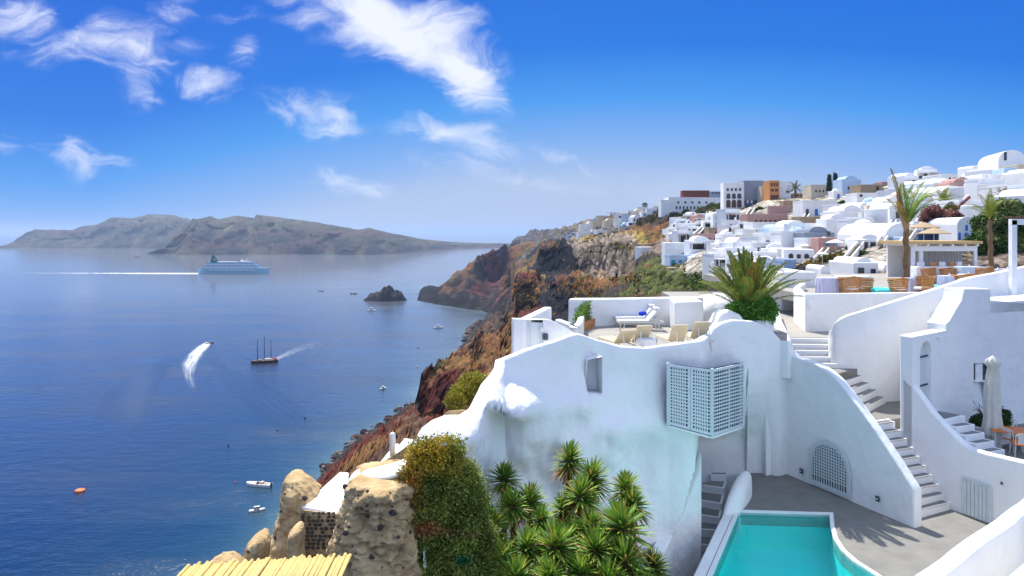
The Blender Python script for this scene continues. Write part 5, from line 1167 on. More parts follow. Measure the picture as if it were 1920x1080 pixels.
# ---------------------------------------------------------------- tuff rocks in front, left
def rock(name, label, prof, Y0, seed, dark=26, mt='tuff', back=1.6, amp=.16, parent=None, bot=1120):
    amp *= 1.5
    """prof: (px_left, px_right, py) rows from top to bottom, round in depth"""
    t = thing(name, label, 'rock', loc=tuple(W(sum(prof[-1][:2]) / 2, prof[-1][2], Y0)))
    nu, V = 84, []; rows = []
    for a, b in zip(prof, prof[1:]):
        n = max(2, int((b[2] - a[2]) / 2.5))
        for k in range(n): rows.append([lerp(a[i], b[i], k / n) for i in range(3)])
    rows.append(list(prof[-1]))
    for (l, r, py) in rows:
        c = (l + r) / 2; hw = (r - l) / 2 / F * Y0; P = W(c, py, Y0)
        for k in range(nu):
            a = 2 * math.pi * k / nu; q = Vector((P.x + hw * math.cos(a), P.y + min(back, hw * 1.1 + .25) * math.sin(a), P.z))
            nn_ = noise.fractal(q * 1.3 + Vector((seed, 0, 0)), .55, 2.1, 6); n2_ = noise.ridged_multi_fractal(Vector((q.x * 1.6, q.y * 1.6, q.z * .7)) + Vector((0, seed, 0)), .7, 2, 5, 1, 2) - 1.2
            vd = noise.voronoi(Vector((q.x * 2.1, q.y * 2.1, q.z * 1.5)) + Vector((seed, seed, 0)) + Vector((nn_, nn_, nn_)) * .25)[0]; crk = -1.1 * max(0, .16 - (vd[1] - vd[0])) / .16 + .5 * vd[0]
            dirv = Vector((math.cos(a), math.sin(a), 0)); V.append(tuple(q + dirv * (amp * nn_ * .7 + amp * .4 * n2_ + amp * .45 * crk) * (.45 if abs(math.cos(a)) > .8 else 1)))
    n = len(rows); Fc = [(i * nu + k, i * nu + (k + 1) % nu, (i + 1) * nu + (k + 1) % nu, (i + 1) * nu + k) for i in range(n - 1) for k in range(nu)] + [tuple(range(nu)), tuple(reversed(range((n - 1) * nu, n * nu)))]
    o = fix_normals(mesh_obj('rock_body', V, Fc, M[mt], t, smooth=True))
    # lava stones bedded in the front of the rock
    base = stone_meshes; placed = []
    for k in range(dark):
        for _ in range(30):
            i = random.randrange(2, n - 2); u = random.uniform(1.08, 1.92) * math.pi
            kk = int(u / (2 * math.pi) * nu) % nu; p = Vector(V[i * nu + kk])
            if all((p - q).length > .10 for q in placed): break
        placed.append(p); s = bpy.data.objects.new('stone', random.choice(base)); COL.objects.link(s); s.parent = t
        s.matrix_parent_inverse = Matrix.Translation(t.location).inverted(); sc = random.choice((.02, .025, .03, .035, .05)); s.location = p; s.scale = (sc * random.uniform(.8, 1.7), sc * .8, sc * random.uniform(.8, 1.5)); s.rotation_euler = (0, random.uniform(-.8, .8), random.uniform(-.5, .5))
    return t
stone_meshes = []
for i in range(5):
    m = MB(); m.lathe((0, 0, 0), [(.05, -1), (.75, -.6), (1, .05), (.7, .65), (.05, .95)], 7); vs = [tuple(Vector(v) * (1 + .35 * noise.noise(Vector(v) * 1.6 + Vector((i * 5, 0, 0))))) for v in m.v]
    me = bpy.data.meshes.new('stone'); me.from_pydata(vs, [], m.f); me.materials.append(M['basalt']); me.update(); stone_meshes.append(me)
rock('rock_wall', 'big tan tuff rock face pitted with dark stones left of the creeper bush',
     [(700, 755, 893), (662, 778, 893), (654, 784, 905), (650, 782, 930), (641, 784, 960), (632, 788, 990), (622, 792, 1020), (605, 800, 1060), (590, 812, 1140)], 14.6, 2.0, 75, back=1.0, amp=.22)
rock('rock_spire', 'tall tan rock fin rising beside the white roof with the sea behind it', [(540, 552, 889), (536, 566, 896), (532, 585, 912), (530, 596, 930), (525, 604, 960), (518, 606, 990), (500, 608, 1020), (492, 610, 1050), (485, 612, 1140)], 15.8, 6.0, 22, amp=.09)
rock('rock_mushroom', 'rounded pale rock knob above the bamboo canes', [(482, 492, 1003), (472, 500, 1008), (464, 503, 1018), (459, 502, 1035), (453, 498, 1055), (440, 500, 1140)], 14.0, 8.0, 3, amp=.05)
rock('rock_stub', 'slim pale rock stub just left of the stone masonry', [(550, 560, 989), (545, 566, 994), (543, 566, 1008), (546, 563, 1025), (545, 566, 1060), (545, 570, 1140)], 13.8, 9.0, 3, amp=.04)
rock('rock_tip', 'low pale rock tip showing behind the left end of the bamboo', [(402, 412, 1047), (392, 424, 1054), (382, 438, 1062), (370, 450, 1080), (360, 460, 1140)], 13.2, 12.0, 4, amp=.05)
# masonry under the white roof: every stone a piece
mw = thing('stone_masonry', 'dark lava stone masonry corner under the white slab roof', 'wall', loc=tuple(W(600, 1030, 14.9)))
m = MB(); m.plate([W(564, 956, 15.15), W(636, 965, 14.8), W(630, 1030, 14.8), (W(572, 1045, 15.1))], (0, .5, 0)); m.build('mortar_bed', M['tuff'], mw)
k = 0; y_ = 962
while y_ < 1030:
    x_ = 567 + (y_ % 3)
    while x_ < 634 - (y_ - 962) * .08:
        if random.random() < .9:
            Yq = lerp(15.12, 14.78, (x_ - 564) / 72) - .01; p = W(x_, y_, Yq); s = bpy.data.objects.new('stone', random.choice(stone_meshes)); COL.objects.link(s); s.parent = mw; s.matrix_parent_inverse = Matrix.Translation(mw.location).inverted()
            s.location = p; s.scale = (random.uniform(.035, .055), .04, random.uniform(.025, .04)); s.rotation_euler = (0, random.uniform(-.4, .4), -.2)
        x_ += random.uniform(7.5, 11)
    y_ += 7.2
# white slab roof and rolling caps
wr = thing('white_slab_roof', 'sunlit white sloping slab roof over the lava stone masonry', 'roof', loc=tuple(W(600, 940, 15.5)))
m = MB(); m.plate([W(564, 949, 15.2), W(634, 962, 14.86), W(652, 918, 16.2), W(654, 885, 17.4), W(637, 884, 17.6)], (0, 0, -.14)); bev(fix_normals(m.build('roof_slab', M['plaster'], wr)), .04)
cp = thing('rolling_wall_cap', 'winding white plaster cap running along the rock up to the big wall', 'wall cap', loc=tuple(W(720, 880, 15.5)))
up = [(650, 915, 15.3), (653, 897, 15.5), (668, 880, 15.7), (690, 872, 15.8), (715, 867, 15.9), (745, 866, 15.8), (765, 856, 15.7), (785, 838, 15.6), (800, 826, 15.5), (815, 815, 15.5)]
lo = [(651, 925, 14.7), (657, 905, 14.75), (672, 890, 14.7), (690, 893, 14.5), (713, 896, 14.4), (742, 893, 14.3), (768, 872, 14.4), (792, 851, 14.6), (806, 838, 14.8), (822, 826, 15.0)]
V = []
for (a, b) in zip(up, lo):
    A_, B_ = W(*a), W(*b); V += [A_, A_.lerp(B_, .3) + Vector((0, 0, .07)), A_.lerp(B_, .75) + Vector((0, 0, .05)), B_, B_ - Vector((0, -.05, .13)), A_ - Vector((0, 0, .3))]
Fc = [(i * 6 + k, i * 6 + (k + 1) % 6, (i + 1) * 6 + (k + 1) % 6, (i + 1) * 6 + k) for i in range(len(up) - 1) for k in range(6)] + [tuple(range(6)), tuple(reversed(range(len(V) - 6, len(V))))]
o = fix_normals(mesh_obj('cap_body', V, Fc, M['plaster_rough'], cp, smooth=True)); sb_ = o.modifiers.new('s', 'SUBSURF'); sb_.levels = sb_.render_levels = 2
# rough beige retaining wall and small white landing
bw = thing('beige_retaining_wall', 'rough beige wall sloping down behind the rolling white cap', 'wall', loc=tuple(W(780, 830, 17)))
bev(fix_normals(wallstrip([wp(704, 872, 20, -14), wp(745, 848, 19.4, -14), wp(775, 826, 19, -14), wp(805, 800, 18.4, -14), wp(832, 776, 18, -14), wp(838, 770, 17.6, -14)], .5).build('wall_body', M['tuff'], bw)), .05)
sl = thing('small_white_landing', 'tiny white landing with a low wall below the ridge line of the rock', 'terrace', loc=tuple(W(740, 860, 21)))
m = MB(); m.plate([W(722, 862, 20.6), W(760, 862, 20.2), W(772, 838, 22), W(742, 838, 22.4)], (0, 0, -.2)); m.build('landing_slab', M['plaster'], sl)
m = MB(); m.plate([W(744, 842, 22.3), W(770, 842, 22.0), W(772, 829, 22.0), W(756, 827, 22.3)], (0, .3, 0)); m.build('low_wall', M['plaster'], sl)
m = MB(); m.plate([W(712, 868, 20.6), W(722, 868, 20.6), W(748, 832, 22.6), W(741, 832, 22.6)], (0, 0, -.5)); m.build('side_wall', M['plaster'], sl)
pp = thing('white_pillar', 'slim round topped white pillar above the rock, sea and red slope behind', 'pillar', loc=tuple(W(736, 866, 20)))
m = MB(); q = W(736, 866, 20); m.lathe(q, [(.09, 0), (.09, .7), (.085, .78), (.055, .84), (.01, .86)], 14); m.build('pillar_shaft', M['plaster'], pp, smooth=True)
t = thing('yellow_shrub', 'yellow green shrub clinging to the slope above the white wall', 'shrub', loc=tuple(W(880, 740, 24)))
c, n = blob_points([(W(885, 722, 26), (.5, .5, .4)), (W(870, 738, 25.5), (.5, .45, .35)), (W(855, 752, 25), (.35, .4, .3)), (W(895, 715, 27), (.35, .3, .3))], 1300, .03)
leaf_cloud('foliage', c, n, .08, .3, np.array((.30, .27, .03)) * rng.uniform(.5, 1.6, (len(c), 1)), M['leaf'], t)

# ---------------------------------------------------------------- bamboo cane roof, bottom left
bb = thing('bamboo_canopy', 'canopy of yellow split bamboo canes along the bottom edge', 'canopy', loc=tuple(W(510, 1080, 9)))
n = 60; cane = []
for v_ in range(4):
    m = MB(); L_ = 1.7 + .06 * v_; pts = [(0, -L_ * s, .0) for s in (0, .2, .21, .22, .5, .51, .52, .8, .81, .82, 1)]
    m.tube(pts, [.023, .022, .025, .022, .022, .025, .022, .023, .025, .022, .022], 8); me = bpy.data.meshes.new('cane'); me.from_pydata(m.v, [], m.f); me.materials.append(M['bamboo']); me.polygons.foreach_set('use_smooth', [True] * len(me.polygons)); me.update(); cane.append(me)
for i in range(n):
    px = lerp(353, 655, i / (n - 1)); py = lerp(1063, 1045, i / (n - 1)) + random.uniform(-3, 3); p = W(px, py, 9.6)
    o = bpy.data.objects.new('cane', random.choice(cane)); COL.objects.link(o); o.parent = bb; o.matrix_parent_inverse = Matrix.Translation(bb.location).inverted()
    o.location = p + Vector((0, random.uniform(0, .1), 0)); o.rotation_euler = (R(-1), 0, R(2.0 + random.uniform(-.6, .6)))
for yy in (.35, 1.3):
    m = MB(); pa, pb = W(353, 1063, 9.6), W(655, 1045, 9.6); m.bar(pa + Vector((0, -yy, -.07)), pb + Vector((0, -yy, -.07)), .06); m.build('support_beam', M['bark'], bb)

# ---------------------------------------------------------------- furniture on the sun terrace
def lounger(label, loc, rz, fab, frame, name='sun_lounger', group='sun loungers on the terrace', up=48):
    t = thing(name, label, 'sun lounger', group, loc=loc); t.rotation_euler.z = rz
    def part(nm, mb, mt, par=t, **k):
        o = mb.build(nm, mt, None, **k); o.parent = par; return o
    a = R(up); h = .36
    m = MB()
    for s in (-.31, .31): m.bar((s, 0, h), (s, 1.95, h), .045); 
    for y in (.02, 1.93): m.bar((-.31, y, h), (.31, y, h), .045)
    part('frame', m, frame)
    for (x, y) in ((-.29, .25), (.29, .25), (-.29, 1.7), (.29, 1.7)): m = MB(); m.bar((x, y, h), (x * 1.05, y + (.08 if y > 1 else -.08), 0), .04); part('leg', m, frame)
    m = MB(); m.box((0, .64, h + .055), (.60, 1.25, .07)); o = part('seat_pad', m, fab); bev(o, .03)
    m = MB(); L_ = .78; b0 = Vector((0, 1.27, h + .03)); e = b0 + Vector((0, math.cos(a) * L_, math.sin(a) * L_)); m.bar(b0, e, .60, .07, up=Vector((1, 0, 0)).cross(e - b0).normalized()); o = part('backrest', m, fab); bev(o, .03)
    m = MB(); 
    m.bar(b0 + Vector((.2, .5, .42)), Vector((.2, 1.9, h)), .025); m.bar(b0 + Vector((-.2, .5, .42)), Vector((-.2, 1.9, h)), .025); part('back_strut', m, frame, kind='stuff')
    m = MB(); d = (e - b0).normalized(); m.tube([e - d * .12 + Vector((-.26, -.05, .05)), e - d * .12 + Vector((.26, -.05, .05))], .06, 8); part('head_cushion', m, fab)
    return t
lounger('front white lounger with its back raised, in front of the long parapet', tuple(G(1158, 619, -4.2)), R(-86), M['cloth_white'], M['cream_metal'])
lounger('rear white lounger holding the cobalt cushion, nearest the long parapet', tuple(G(1152, 612, -4.2)), R(-86), M['cloth_white'], M['cream_metal'])
t = thing('beach_ball_cushion', 'cobalt blue cushion lying on the rear white lounger', 'cushion', loc=tuple(W(1205, 588, 30.5)))
m = MB(); m.lathe(W(1205, 592, 30.6), [(.02, 0), (.12, .03), (.15, .1), (.12, .17), (.02, .2)], 14, sx=1.3); m.build('cushion_body', M['blue_fabric'], t, smooth=True)
for lab, px, Yq, rz, up in (('leftmost beige canvas lounger turned away, its back low over the wall', 1181, 23.5, 198, 40), ('beige lounger just left of the cloth covered table', 1214, 23.7, 196, 52), ('beige lounger just right of the cloth covered table', 1281, 23.9, 190, 52), ('rightmost beige lounger beside the swelling wall shoulder', 1322, 24.5, 188, 55)):
    q = Vector(((px - 960) / F * Yq, Yq, ZT)); rr = R(rz); off = Vector((-math.sin(rr), math.cos(rr), 0)) * 1.9; lounger(lab, tuple(q - off), rr, M['beige_canvas'], M['cream_metal'], up=up)
t = thing('cloth_table', 'small round table under a white pleated cloth between the beige loungers', 'table', loc=(4.6, 24, ZT))
m = MB(); n = 40; vs = []
for (r, z) in ((.02, .58), (.30, .58), (.33, .55), (.36, .3), (.40, .0)):
    for k in range(n): a = 2 * math.pi * k / n; rr = r * (1 + (.09 * math.sin(k * 2.5) if z < .5 else 0)); vs.append((4.62 + rr * math.cos(a), 23.9 + rr * math.sin(a), ZT + z))
m.add(vs, [(i * n + k, i * n + (k + 1) % n, (i + 1) * n + (k + 1) % n, (i + 1) * n + k) for i in range(4) for k in range(n)]); fix_normals(m.build('tablecloth', M['cloth_white'], t))
t = thing('side_table', 'low round cream side table beside the heads of the white loungers', 'side table', loc=tuple(G(1249, 607, -4.2)))
q = G(1249, 607, -4.2); m = MB(); m.lathe(q, [(.24, .34), (.26, .36), (.26, .38), (.02, .385)], 20); m.build('table_top', M['cream_metal'], t); m = MB(); m.lathe(q, [(.16, 0), (.04, .04), (.03, .34)], 12); m.build('pedestal', M['cream_metal'], t)
# hedge trough
ht = thing('hedge_trough', 'scalloped terracotta trough with a clipped green hedge on the sun terrace', 'planter', loc=(2.6, 26, ZT))
a, b = G(1086, 625, -4.2), G(1121, 607, -4.2); d = (b - a); L_ = d.length; d.normalize(); nn_ = Vector((d.y, -d.x, 0))
for k in range(12):
    p = a + d * (L_ * (k + .5) / 12); m = MB(); m.lathe((p.x + nn_.x * .0, p.y, ZT), [(.10, 0), (.12, .3), (.125, .34), (.10, .36)], 8); m.build('terracotta_flute', M['terracotta'], ht)
m = MB(); m.prism([tuple(a[:2]), tuple(b[:2]), tuple((b - nn_ * .3)[:2]), tuple((a - nn_ * .3)[:2])], ZT, ZT + .3); m.build('trough_body', M['terracotta'], ht)
C_, N_ = [], []
for k in range(9):
    p = a + d * (L_ * (k + .5) / 9) - nn_ * .15; top_ = .55 + .3 * (k / 8) + .1 * random.random()
    for j in range(260): s = random.random(); C_.append((p.x + random.gauss(0, .07), p.y + random.gauss(0, .09), ZT + .3 + s * top_)); N_.append((random.gauss(0, .5), random.gauss(0, .5), 1))
C_ = np.array(C_); leaf_cloud('hedge', C_, np.array(N_), .11, .16, np.array((.13, .24, .03)) * rng.uniform(.5, 1.6, (len(C_), 1)), M['leaf'], ht, spread=.4)

# ---------------------------------------------------------------- small umbrella terrace
q = Vector((0, 0, 0)); ux = W(1861, 825, 27.0); uxz = Vector((ux.x, ux.y, ZL))
t = thing('closed_umbrella', 'closed ivory umbrella tied in loose folds beside the orange table', 'umbrella', loc=tuple(uxz))
m = MB(); n = 42; vs = []; H = (668 - 437) / F; top_z = CH - H * ux.y
prof = [(-.02, .03), (.05, .10), (.14, .21), (.30, .25), (.42, .17), (.8, .21), (1.3, .25), (1.9, .27), (2.3, .27), (2.6, .30), (2.85, .34), (3.05, .30)]
for (dz, r) in prof:
    for k in range(n):
        a = 2 * math.pi * k / n; rr = r * (1 + .20 * math.sin(a * 7 + dz * 1.0) * (1 if dz > .1 else 0)) + .0; vs.append((ux.x + rr * math.cos(a) + .02 * math.sin(dz * 3), ux.y + rr * math.sin(a) * .9, top_z - dz))
m.add(vs, [(i * n + k, i * n + (k + 1) % n, (i + 1) * n + (k + 1) % n, (i + 1) * n + k) for i in range(len(prof) - 1) for k in range(n)] + [tuple(range(n))]); fix_normals(m.build('folded_canopy', M['umbrella_cloth'], t, smooth=True))
m = MB(); m.tube([uxz, Vector((ux.x, ux.y, top_z - .2))], .035, 10); m.build('pole', M['cream_metal'], t)
m = MB(); m.lathe(uxz, [(.3, 0), (.3, .06), (.08, .1), (.05, .2)], 20); m.build('base', M['cream_metal'], t)
m = MB(); m.tube([(ux.x + .23 * math.cos(a) , ux.y + .23 * math.sin(a), top_z - 1.62) for a in [k * math.pi / 8 for k in range(17)]], .02, 6); m.build('tie_strap', M['cream_metal'], t)
t = thing('orange_table', 'orange varnished wooden table on white legs next to the closed umbrella', 'table', loc=(20, 26, ZL))
tc_ = W(1902, 812, 26.6); ang = R(-22); dx = Vector((math.cos(ang), math.sin(ang), 0)); dy = Vector((-dx.y, dx.x, 0)); tz = ZL + .74
for k in range(7): m = MB(); c_ = Vector((tc_.x, tc_.y, tz)) + dy * (-.42 + .14 * k); m.bar(c_ - dx * .8, c_ + dx * .8, .13, .035); m.build('table_plank', M['orange_wood'], t)
for sx_, sy_ in ((-.7, -.38), (.7, -.38), (-.7, .38), (.7, .38)): m = MB(); p = Vector((tc_.x, tc_.y, 0)) + dx * sx_ + dy * sy_; m.bar((p.x, p.y, ZL), (p.x, p.y, tz), .04); m.build('leg', M['cream_metal'], t)
def cafe_chair(label, x, y, rz, seat):
    t = thing('cafe_chair', label, 'chair', 'chairs round the orange table', loc=(x, y, ZL)); t.rotation_euler.z = rz
    def part(nm, mb, mt): o = mb.build(nm, mt, None); o.parent = t; return o
    m = MB(); m.box((0, 0, .45), (.44, .44, .04)); bev(part('seat', m, seat), .015)
    for (a, b) in ((-.2, -.2), (.2, -.2), (-.2, .2), (.2, .2)): m = MB(); m.bar((a, b, .44), (a * 1.2, b * 1.2, 0), .03); part('leg', m, M['cream_metal'])
    m = MB(); m.tube([(-.21, .21, .45), (-.22, .27, .8), (-.12, .29, .88), (.12, .29, .88), (.22, .27, .8), (.21, .21, .45)], .016, 6); part('back_frame', m, M['cream_metal'])
    m = MB(); m.bar((0, .27, .5), (0, .29, .86), .3, .012, up=Vector((0, 1, 0))); part('backrest', m, M['cream_metal'])
cafe_chair('white chair with an orange seat half hidden behind the closed umbrella', ux.x + .35, ux.y - .55, R(110), M['orange_wood'])
cafe_chair('white chair with an orange seat at the near side of the orange table', tc_.x - .35, tc_.y - .75, R(165), M['orange_wood'])
cafe_chair('cream cushioned chair at the right end of the orange table', tc_.x + 1.05, tc_.y - .55, R(200), M['cloth_white'])
cafe_chair('plain white chair behind the orange table', tc_.x + .5, tc_.y + .8, R(-20), M['cream_metal'])
t = thing('round_bed_planter', 'round white planter with dark greenery and a dead twiggy shrub', 'planter', loc=(20, 30, ZL))
c = onT(1832, 780) + Vector((-.35, -1.3, 0)); c.z = ZL; m = MB(); m.lathe(c, [(.55, 0), (.66, .55), (.7, .6), (.6, .62), (.55, .5), (.02, .5)], 24, sx=1.2); m.build('planter_body', M['plaster'], t, smooth=False)
c1, n1 = blob_points([(c + Vector((-.2, 0, .72)), (.5, .4, .26)), (c + Vector((.35, 0, .9)), (.4, .35, .38))], 1700, .02); leaf_cloud('greenery', c1, n1, .08, .3, np.array((.03, .08, .015)) * rng.uniform(.5, 1.7, (len(c1), 1)), M['leaf'], t)
m = MB(); random.seed(4)
def twig(p, d, L_, r, k):
    e = p + d * L_; m.tube([p, p.lerp(e, .5) + Vector((random.uniform(-.03, .03), 0, 0)), e], [r, r * .8, r * .6], 5)
    if k:
        for _ in range(3): twig(p.lerp(e, random.uniform(.3, 1)), (d + Vector((random.uniform(-1, 1), random.uniform(-.4, .4), random.uniform(-.2, .6)))).normalized(), L_ * .55, r * .6, k - 1)
twig(c + Vector((-.1, 0, .5)), Vector((-.12, 0, 1)), .9, .03, 3); twig(c + Vector((-.2, 0, 1.3)), Vector((-.05, 0, 1)), .6, .02, 2); m.build('dead_branches', M['bark'], t)

# ---------------------------------------------------------------- restaurant terrace
def wicker(label, x, y, rz, s=1.0):
    t = thing('wicker_chair', label, 'wicker chair', 'wicker chairs of the restaurant', loc=(x, y, ZR)); t.rotation_euler.z = rz; t.scale = (s, s, s)
    def part(nm, mb, mt, **k): o = mb.build(nm, mt, None, **k); o.parent = t; return o
    n = 18; m = MB()
    for b in range(9):                                     # woven bands of the barrel back
        z0 = .18 + b * .078; vs = []
        for i in range(n + 1):
            a = R(-30) + R(240) * i / n; lim = 1 if z0 < .62 else max(0, 1 - abs(a - R(90)) / R(120) * (z0 - .5) * 2.0)
            r = .36 + .05 * b / 9; vs += [(r * math.cos(a), r * math.sin(a) * .9, z0 - (.06 if lim < .35 else 0)), ((r + .018) * math.cos(a), (r + .018) * math.sin(a) * .9, z0 + .034), (r * math.cos(a), r * math.sin(a) * .9, z0 + .07 - (.05 if lim < .35 else 0))]
        m.add(vs, [(i * 3 + k, i * 3 + 3 + k, i * 3 + 4 + k, i * 3 + 1 + k) for i in range(n) for k in range(2)])
    part('woven_back', m, M['rattan'], kind='stuff')
    m = MB(); m.tube([((.42) * math.cos(R(-30 + 240 * i / n)), .42 * .9 * math.sin(R(-30 + 240 * i / n)), .90 - .16 * abs(i / n - .5) * 2) for i in range(n + 1)], .028, 7); part('top_rim', m, M['rattan'])
    m = MB(); m.lathe((0, 0, .36), [(.02, 0), (.34, 0), (.36, .03), (.34, .10), (.02, .11)], 18); part('seat_cushion', m, M['cloth_white'], smooth=True)
    for a in (-25, 60, 120, 205): m = MB(); m.bar((.33 * math.cos(R(a)), .3 * math.sin(R(a)), .4), (.36 * math.cos(R(a)), .33 * math.sin(R(a)), 0), .045); part('leg', m, M['rattan'])
def at(px, Y): return ((px - 960) / F * Y, Y)
CHR = [('wicker chair seen from behind, first from the left along the restaurant wall', 1592, 36.3, 180, 1.3), ('wicker armchair turned sideways beside the first white cloth table', 1621, 37.6, 110, 1.15), ('wicker chair seen from behind just left of the tall palm trunk', 1684, 36.5, 180, 1.2),
       ('wicker armchair turned sideways just right of the tall palm trunk', 1732, 36.2, 255, 1.3), ('wicker chair partly behind the rising parapet, right of the lilac tablecloth', 1805, 37.5, 175, 1.35), ('wicker chair close by the slimmer palm', 1846, 45, 190, 1.35), ('low wicker chair behind the parapet under the slimmer palm', 1829, 41, 215, 1.2),
       ('wicker chair at the right edge behind the pergola post', 1912, 46, 170, 1.3), ('small wicker chair right of the slimmer palm', 1868, 42.5, 240, 1.1), ('brown wicker sofa seat left inside the white bar', 1740, 47.2, 200, 1.2), ('brown wicker sofa seat right inside the white bar', 1777, 47.2, 160, 1.2)]
for lab, px, Y, rz, s in CHR: x, y = at(px, Y); wicker(lab, x, y, R(rz), s)
def cloth_table(label, px, Y, w_, d_, h=.78, mt='cloth_white'):
    x, y = at(px, Y); t = thing('dining_table', label, 'dining table', 'tables of the restaurant', loc=(x, y, ZR)); n = 48; vs = []
    for (s, z) in ((.02, h), (.98, h), (1.0, h - .03), (1.02, h * .5), (1.07, .03)):
        for k in range(n):
            a = 2 * math.pi * k / n; c, si = math.cos(a), math.sin(a); q = (abs(c) ** 6 + abs(si) ** 6) ** (-1 / 6)
            rr = s * q * (1 + (.04 * math.sin(k * 2.6) if z < h * .8 else 0)); vs.append((x + w_ / 2 * rr * c, y + d_ / 2 * rr * si, ZR + z))
    m = MB(); m.add(vs, [(i * n + k, i * n + (k + 1) % n, (i + 1) * n + (k + 1) % n, (i + 1) * n + k) for i in range(4) for k in range(n)] + [tuple(range(n))]); fix_normals(m.build('tablecloth', M[mt], t))
    m = MB(); m.lathe((x + .1, y, ZR + h), [(.03, 0), (.05, .06), (.02, .12), (.02, .14)], 10); m.build('vase', M['frost'], t)
M['lilac'] = mat('lilac_linen', (.60, .57, .74), .9, .1, col2=(.66, .64, .76), nscale=3, trans=.1)
M['ice'] = mat('ice_blue_linen', (.62, .72, .86), .9, .1, trans=.1)
cloth_table('long table with a lilac white cloth at the left end of the restaurant', 1556, 37.0, 1.2, 1.0, 1.05, 'lilac'); cloth_table('table with a white cloth behind the first two wicker chairs', 1598, 39.5, 1.8, 1.0, .98)
cloth_table('table with lilac cloth right beside the tall palm trunk', 1712, 37.6, .7, .8, 1.0, 'lilac'); cloth_table('table with hanging lilac cloth right of the turquoise pool strip', 1777, 37.8, .75, .9, 1.1, 'lilac'); cloth_table('big table under an ice blue cloth before the white bar', 1815, 47, 1.4, 1.2, 1.15, 'ice')
cloth_table('table with crumpled white cloth before the big ice blue one', 1813, 42.5, .9, .8, .9); cloth_table('table with a lilac cloth left of the pergola post', 1886, 45, .6, .8, 1.1, 'lilac'); cloth_table('small white clothed table behind the curved parapet on the right', 1868, 46.5, .7, .8, 1.0)
for lab, px, Y, w_, d_ in (('turquoise plunge pool strip between two wicker chairs on the left', 1651, 37.2, 1.1, 1.6), ('turquoise plunge pool strip right of the sideways wicker armchair', 1757, 36.8, .85, 1.8)):
    x, y = at(px, Y); t = thing('plunge_pool', lab, 'plunge pool', 'plunge pools of the restaurant', loc=(x, y, ZR)); m = MB(); m.box((x, y, ZR + .22), (w_, d_, .44 + (.3 if px > 1700 else 0))); bev(m.build('pool_tub', M['turq'], t), .05); m = MB(); m.box((x, y, ZR + .45 + (.15 if px > 1700 else 0)), (w_ - .16, d_ - .16, .02)); m.build('water', M['pooltile'], t)
# bar pavilion
x0, x1 = at(1712, 49)[0], at(1828, 49)[0]; Yb = 49; t = thing('bar_pavilion', 'white open fronted bar pavilion with a thin straw coloured roof and grey curtains', 'pavilion', loc=((x0 + x1) / 2, Yb, ZR))
zt_ = W(1712, 455, Yb).z
m = MB(); m.box(((x0 + x1) / 2 - .15, Yb + 1.6, zt_ + .02), (x1 - x0 + .9, 4.0, .20)); m.build('straw_roof', mat('straw_mat', (.66, .47, .22), .9, .1, col2=(.5, .34, .15), nscale=14), t)
for k in range(6): m = MB(); xx = lerp(x0, x1, k / 5); m.bar((xx, Yb - .35, zt_ - .17), (xx, Yb + 3.4, zt_ - .17), .12, .14); m.build('rafter', M['plaster'], t)
m = MB(); m.box(((x0 + x1) / 2, Yb, zt_ - .42), (x1 - x0 + .2, .22, .36)); m.build('front_beam', M['plaster'], t)
for xx in (x0, x0 + .55, x1): m = MB(); m.box((xx, Yb, (ZR + zt_) / 2 - .3), (.2, .2, zt_ - ZR - .6)); m.build('column', M['plaster'], t)
m = MB(); n = 60; vs = []
for k in range(n + 1): xx = lerp(x0 + .2, x1 - .1, k / n); vs += [(xx, Yb + 1.2 + .05 * math.sin(k * 1.9), ZR), (xx, Yb + 1.2 + .05 * math.sin(k * 1.9), zt_ - .4)]
m.add(vs, [(2 * k, 2 * k + 2, 2 * k + 3, 2 * k + 1) for k in range(n)]); m.build('curtain', M['curtain'], t)
m = MB(); m.box(((x0 + x1) / 2, Yb + 3.4, (ZR + zt_) / 2), (x1 - x0, .2, zt_ - ZR - .2)); m.build('back_wall', M['plaster'], t)
m = MB(); m.box(((x0 + x1) / 2 - .2, Yb - .9, ZR + .55), (x1 - x0 + .6, .8, 1.1)); bev(m.build('bench', M['plaster'], t), .05)
for k, (px, c_) in enumerate(((1728, 'cloth_white'), (1752, 'terracotta'), (1768, 'cloth_white'), (1788, 'terracotta'), (1800, 'cloth_white'))):
    m = MB(); xx = at(px, Yb - .9)[0]; m.box((xx, Yb - .8, ZR + 1.25), (.5, .16, .35), .1 * k); bev(m.build('cushion', M[c_], t), .06)
# pergola frame at the right edge
t = thing('white_pergola', 'white square pergola frame at the right edge topped with brown canes', 'pergola', loc=(*at(1897, 33), ZR))
a, b = W(1899, 413, 33), W(1899, 520, 33)
for (px, Yq) in ((1899, 33), (2010, 33)): p = W(px, 413, Yq); m = MB(); m.box((p.x, p.y, (a.z + CH - 3.4) / 2), (.24, .24, a.z - CH + 3.4)); m.build('post', M['plaster'], t)
m = MB(); p, q = W(1894, 416, 33), W(2020, 416, 33); m.bar(p, q, .24, .28); m.build('beam', M['plaster'], t)
for k in range(10): m = MB(); p = W(1896, 409, 33); m.bar((p.x + .35 * k, p.y - .2, p.z + .06), (p.x + .35 * k, p.y + .5, p.z + .06), .08, .08); m.build('cane', M['win_brown'], t)
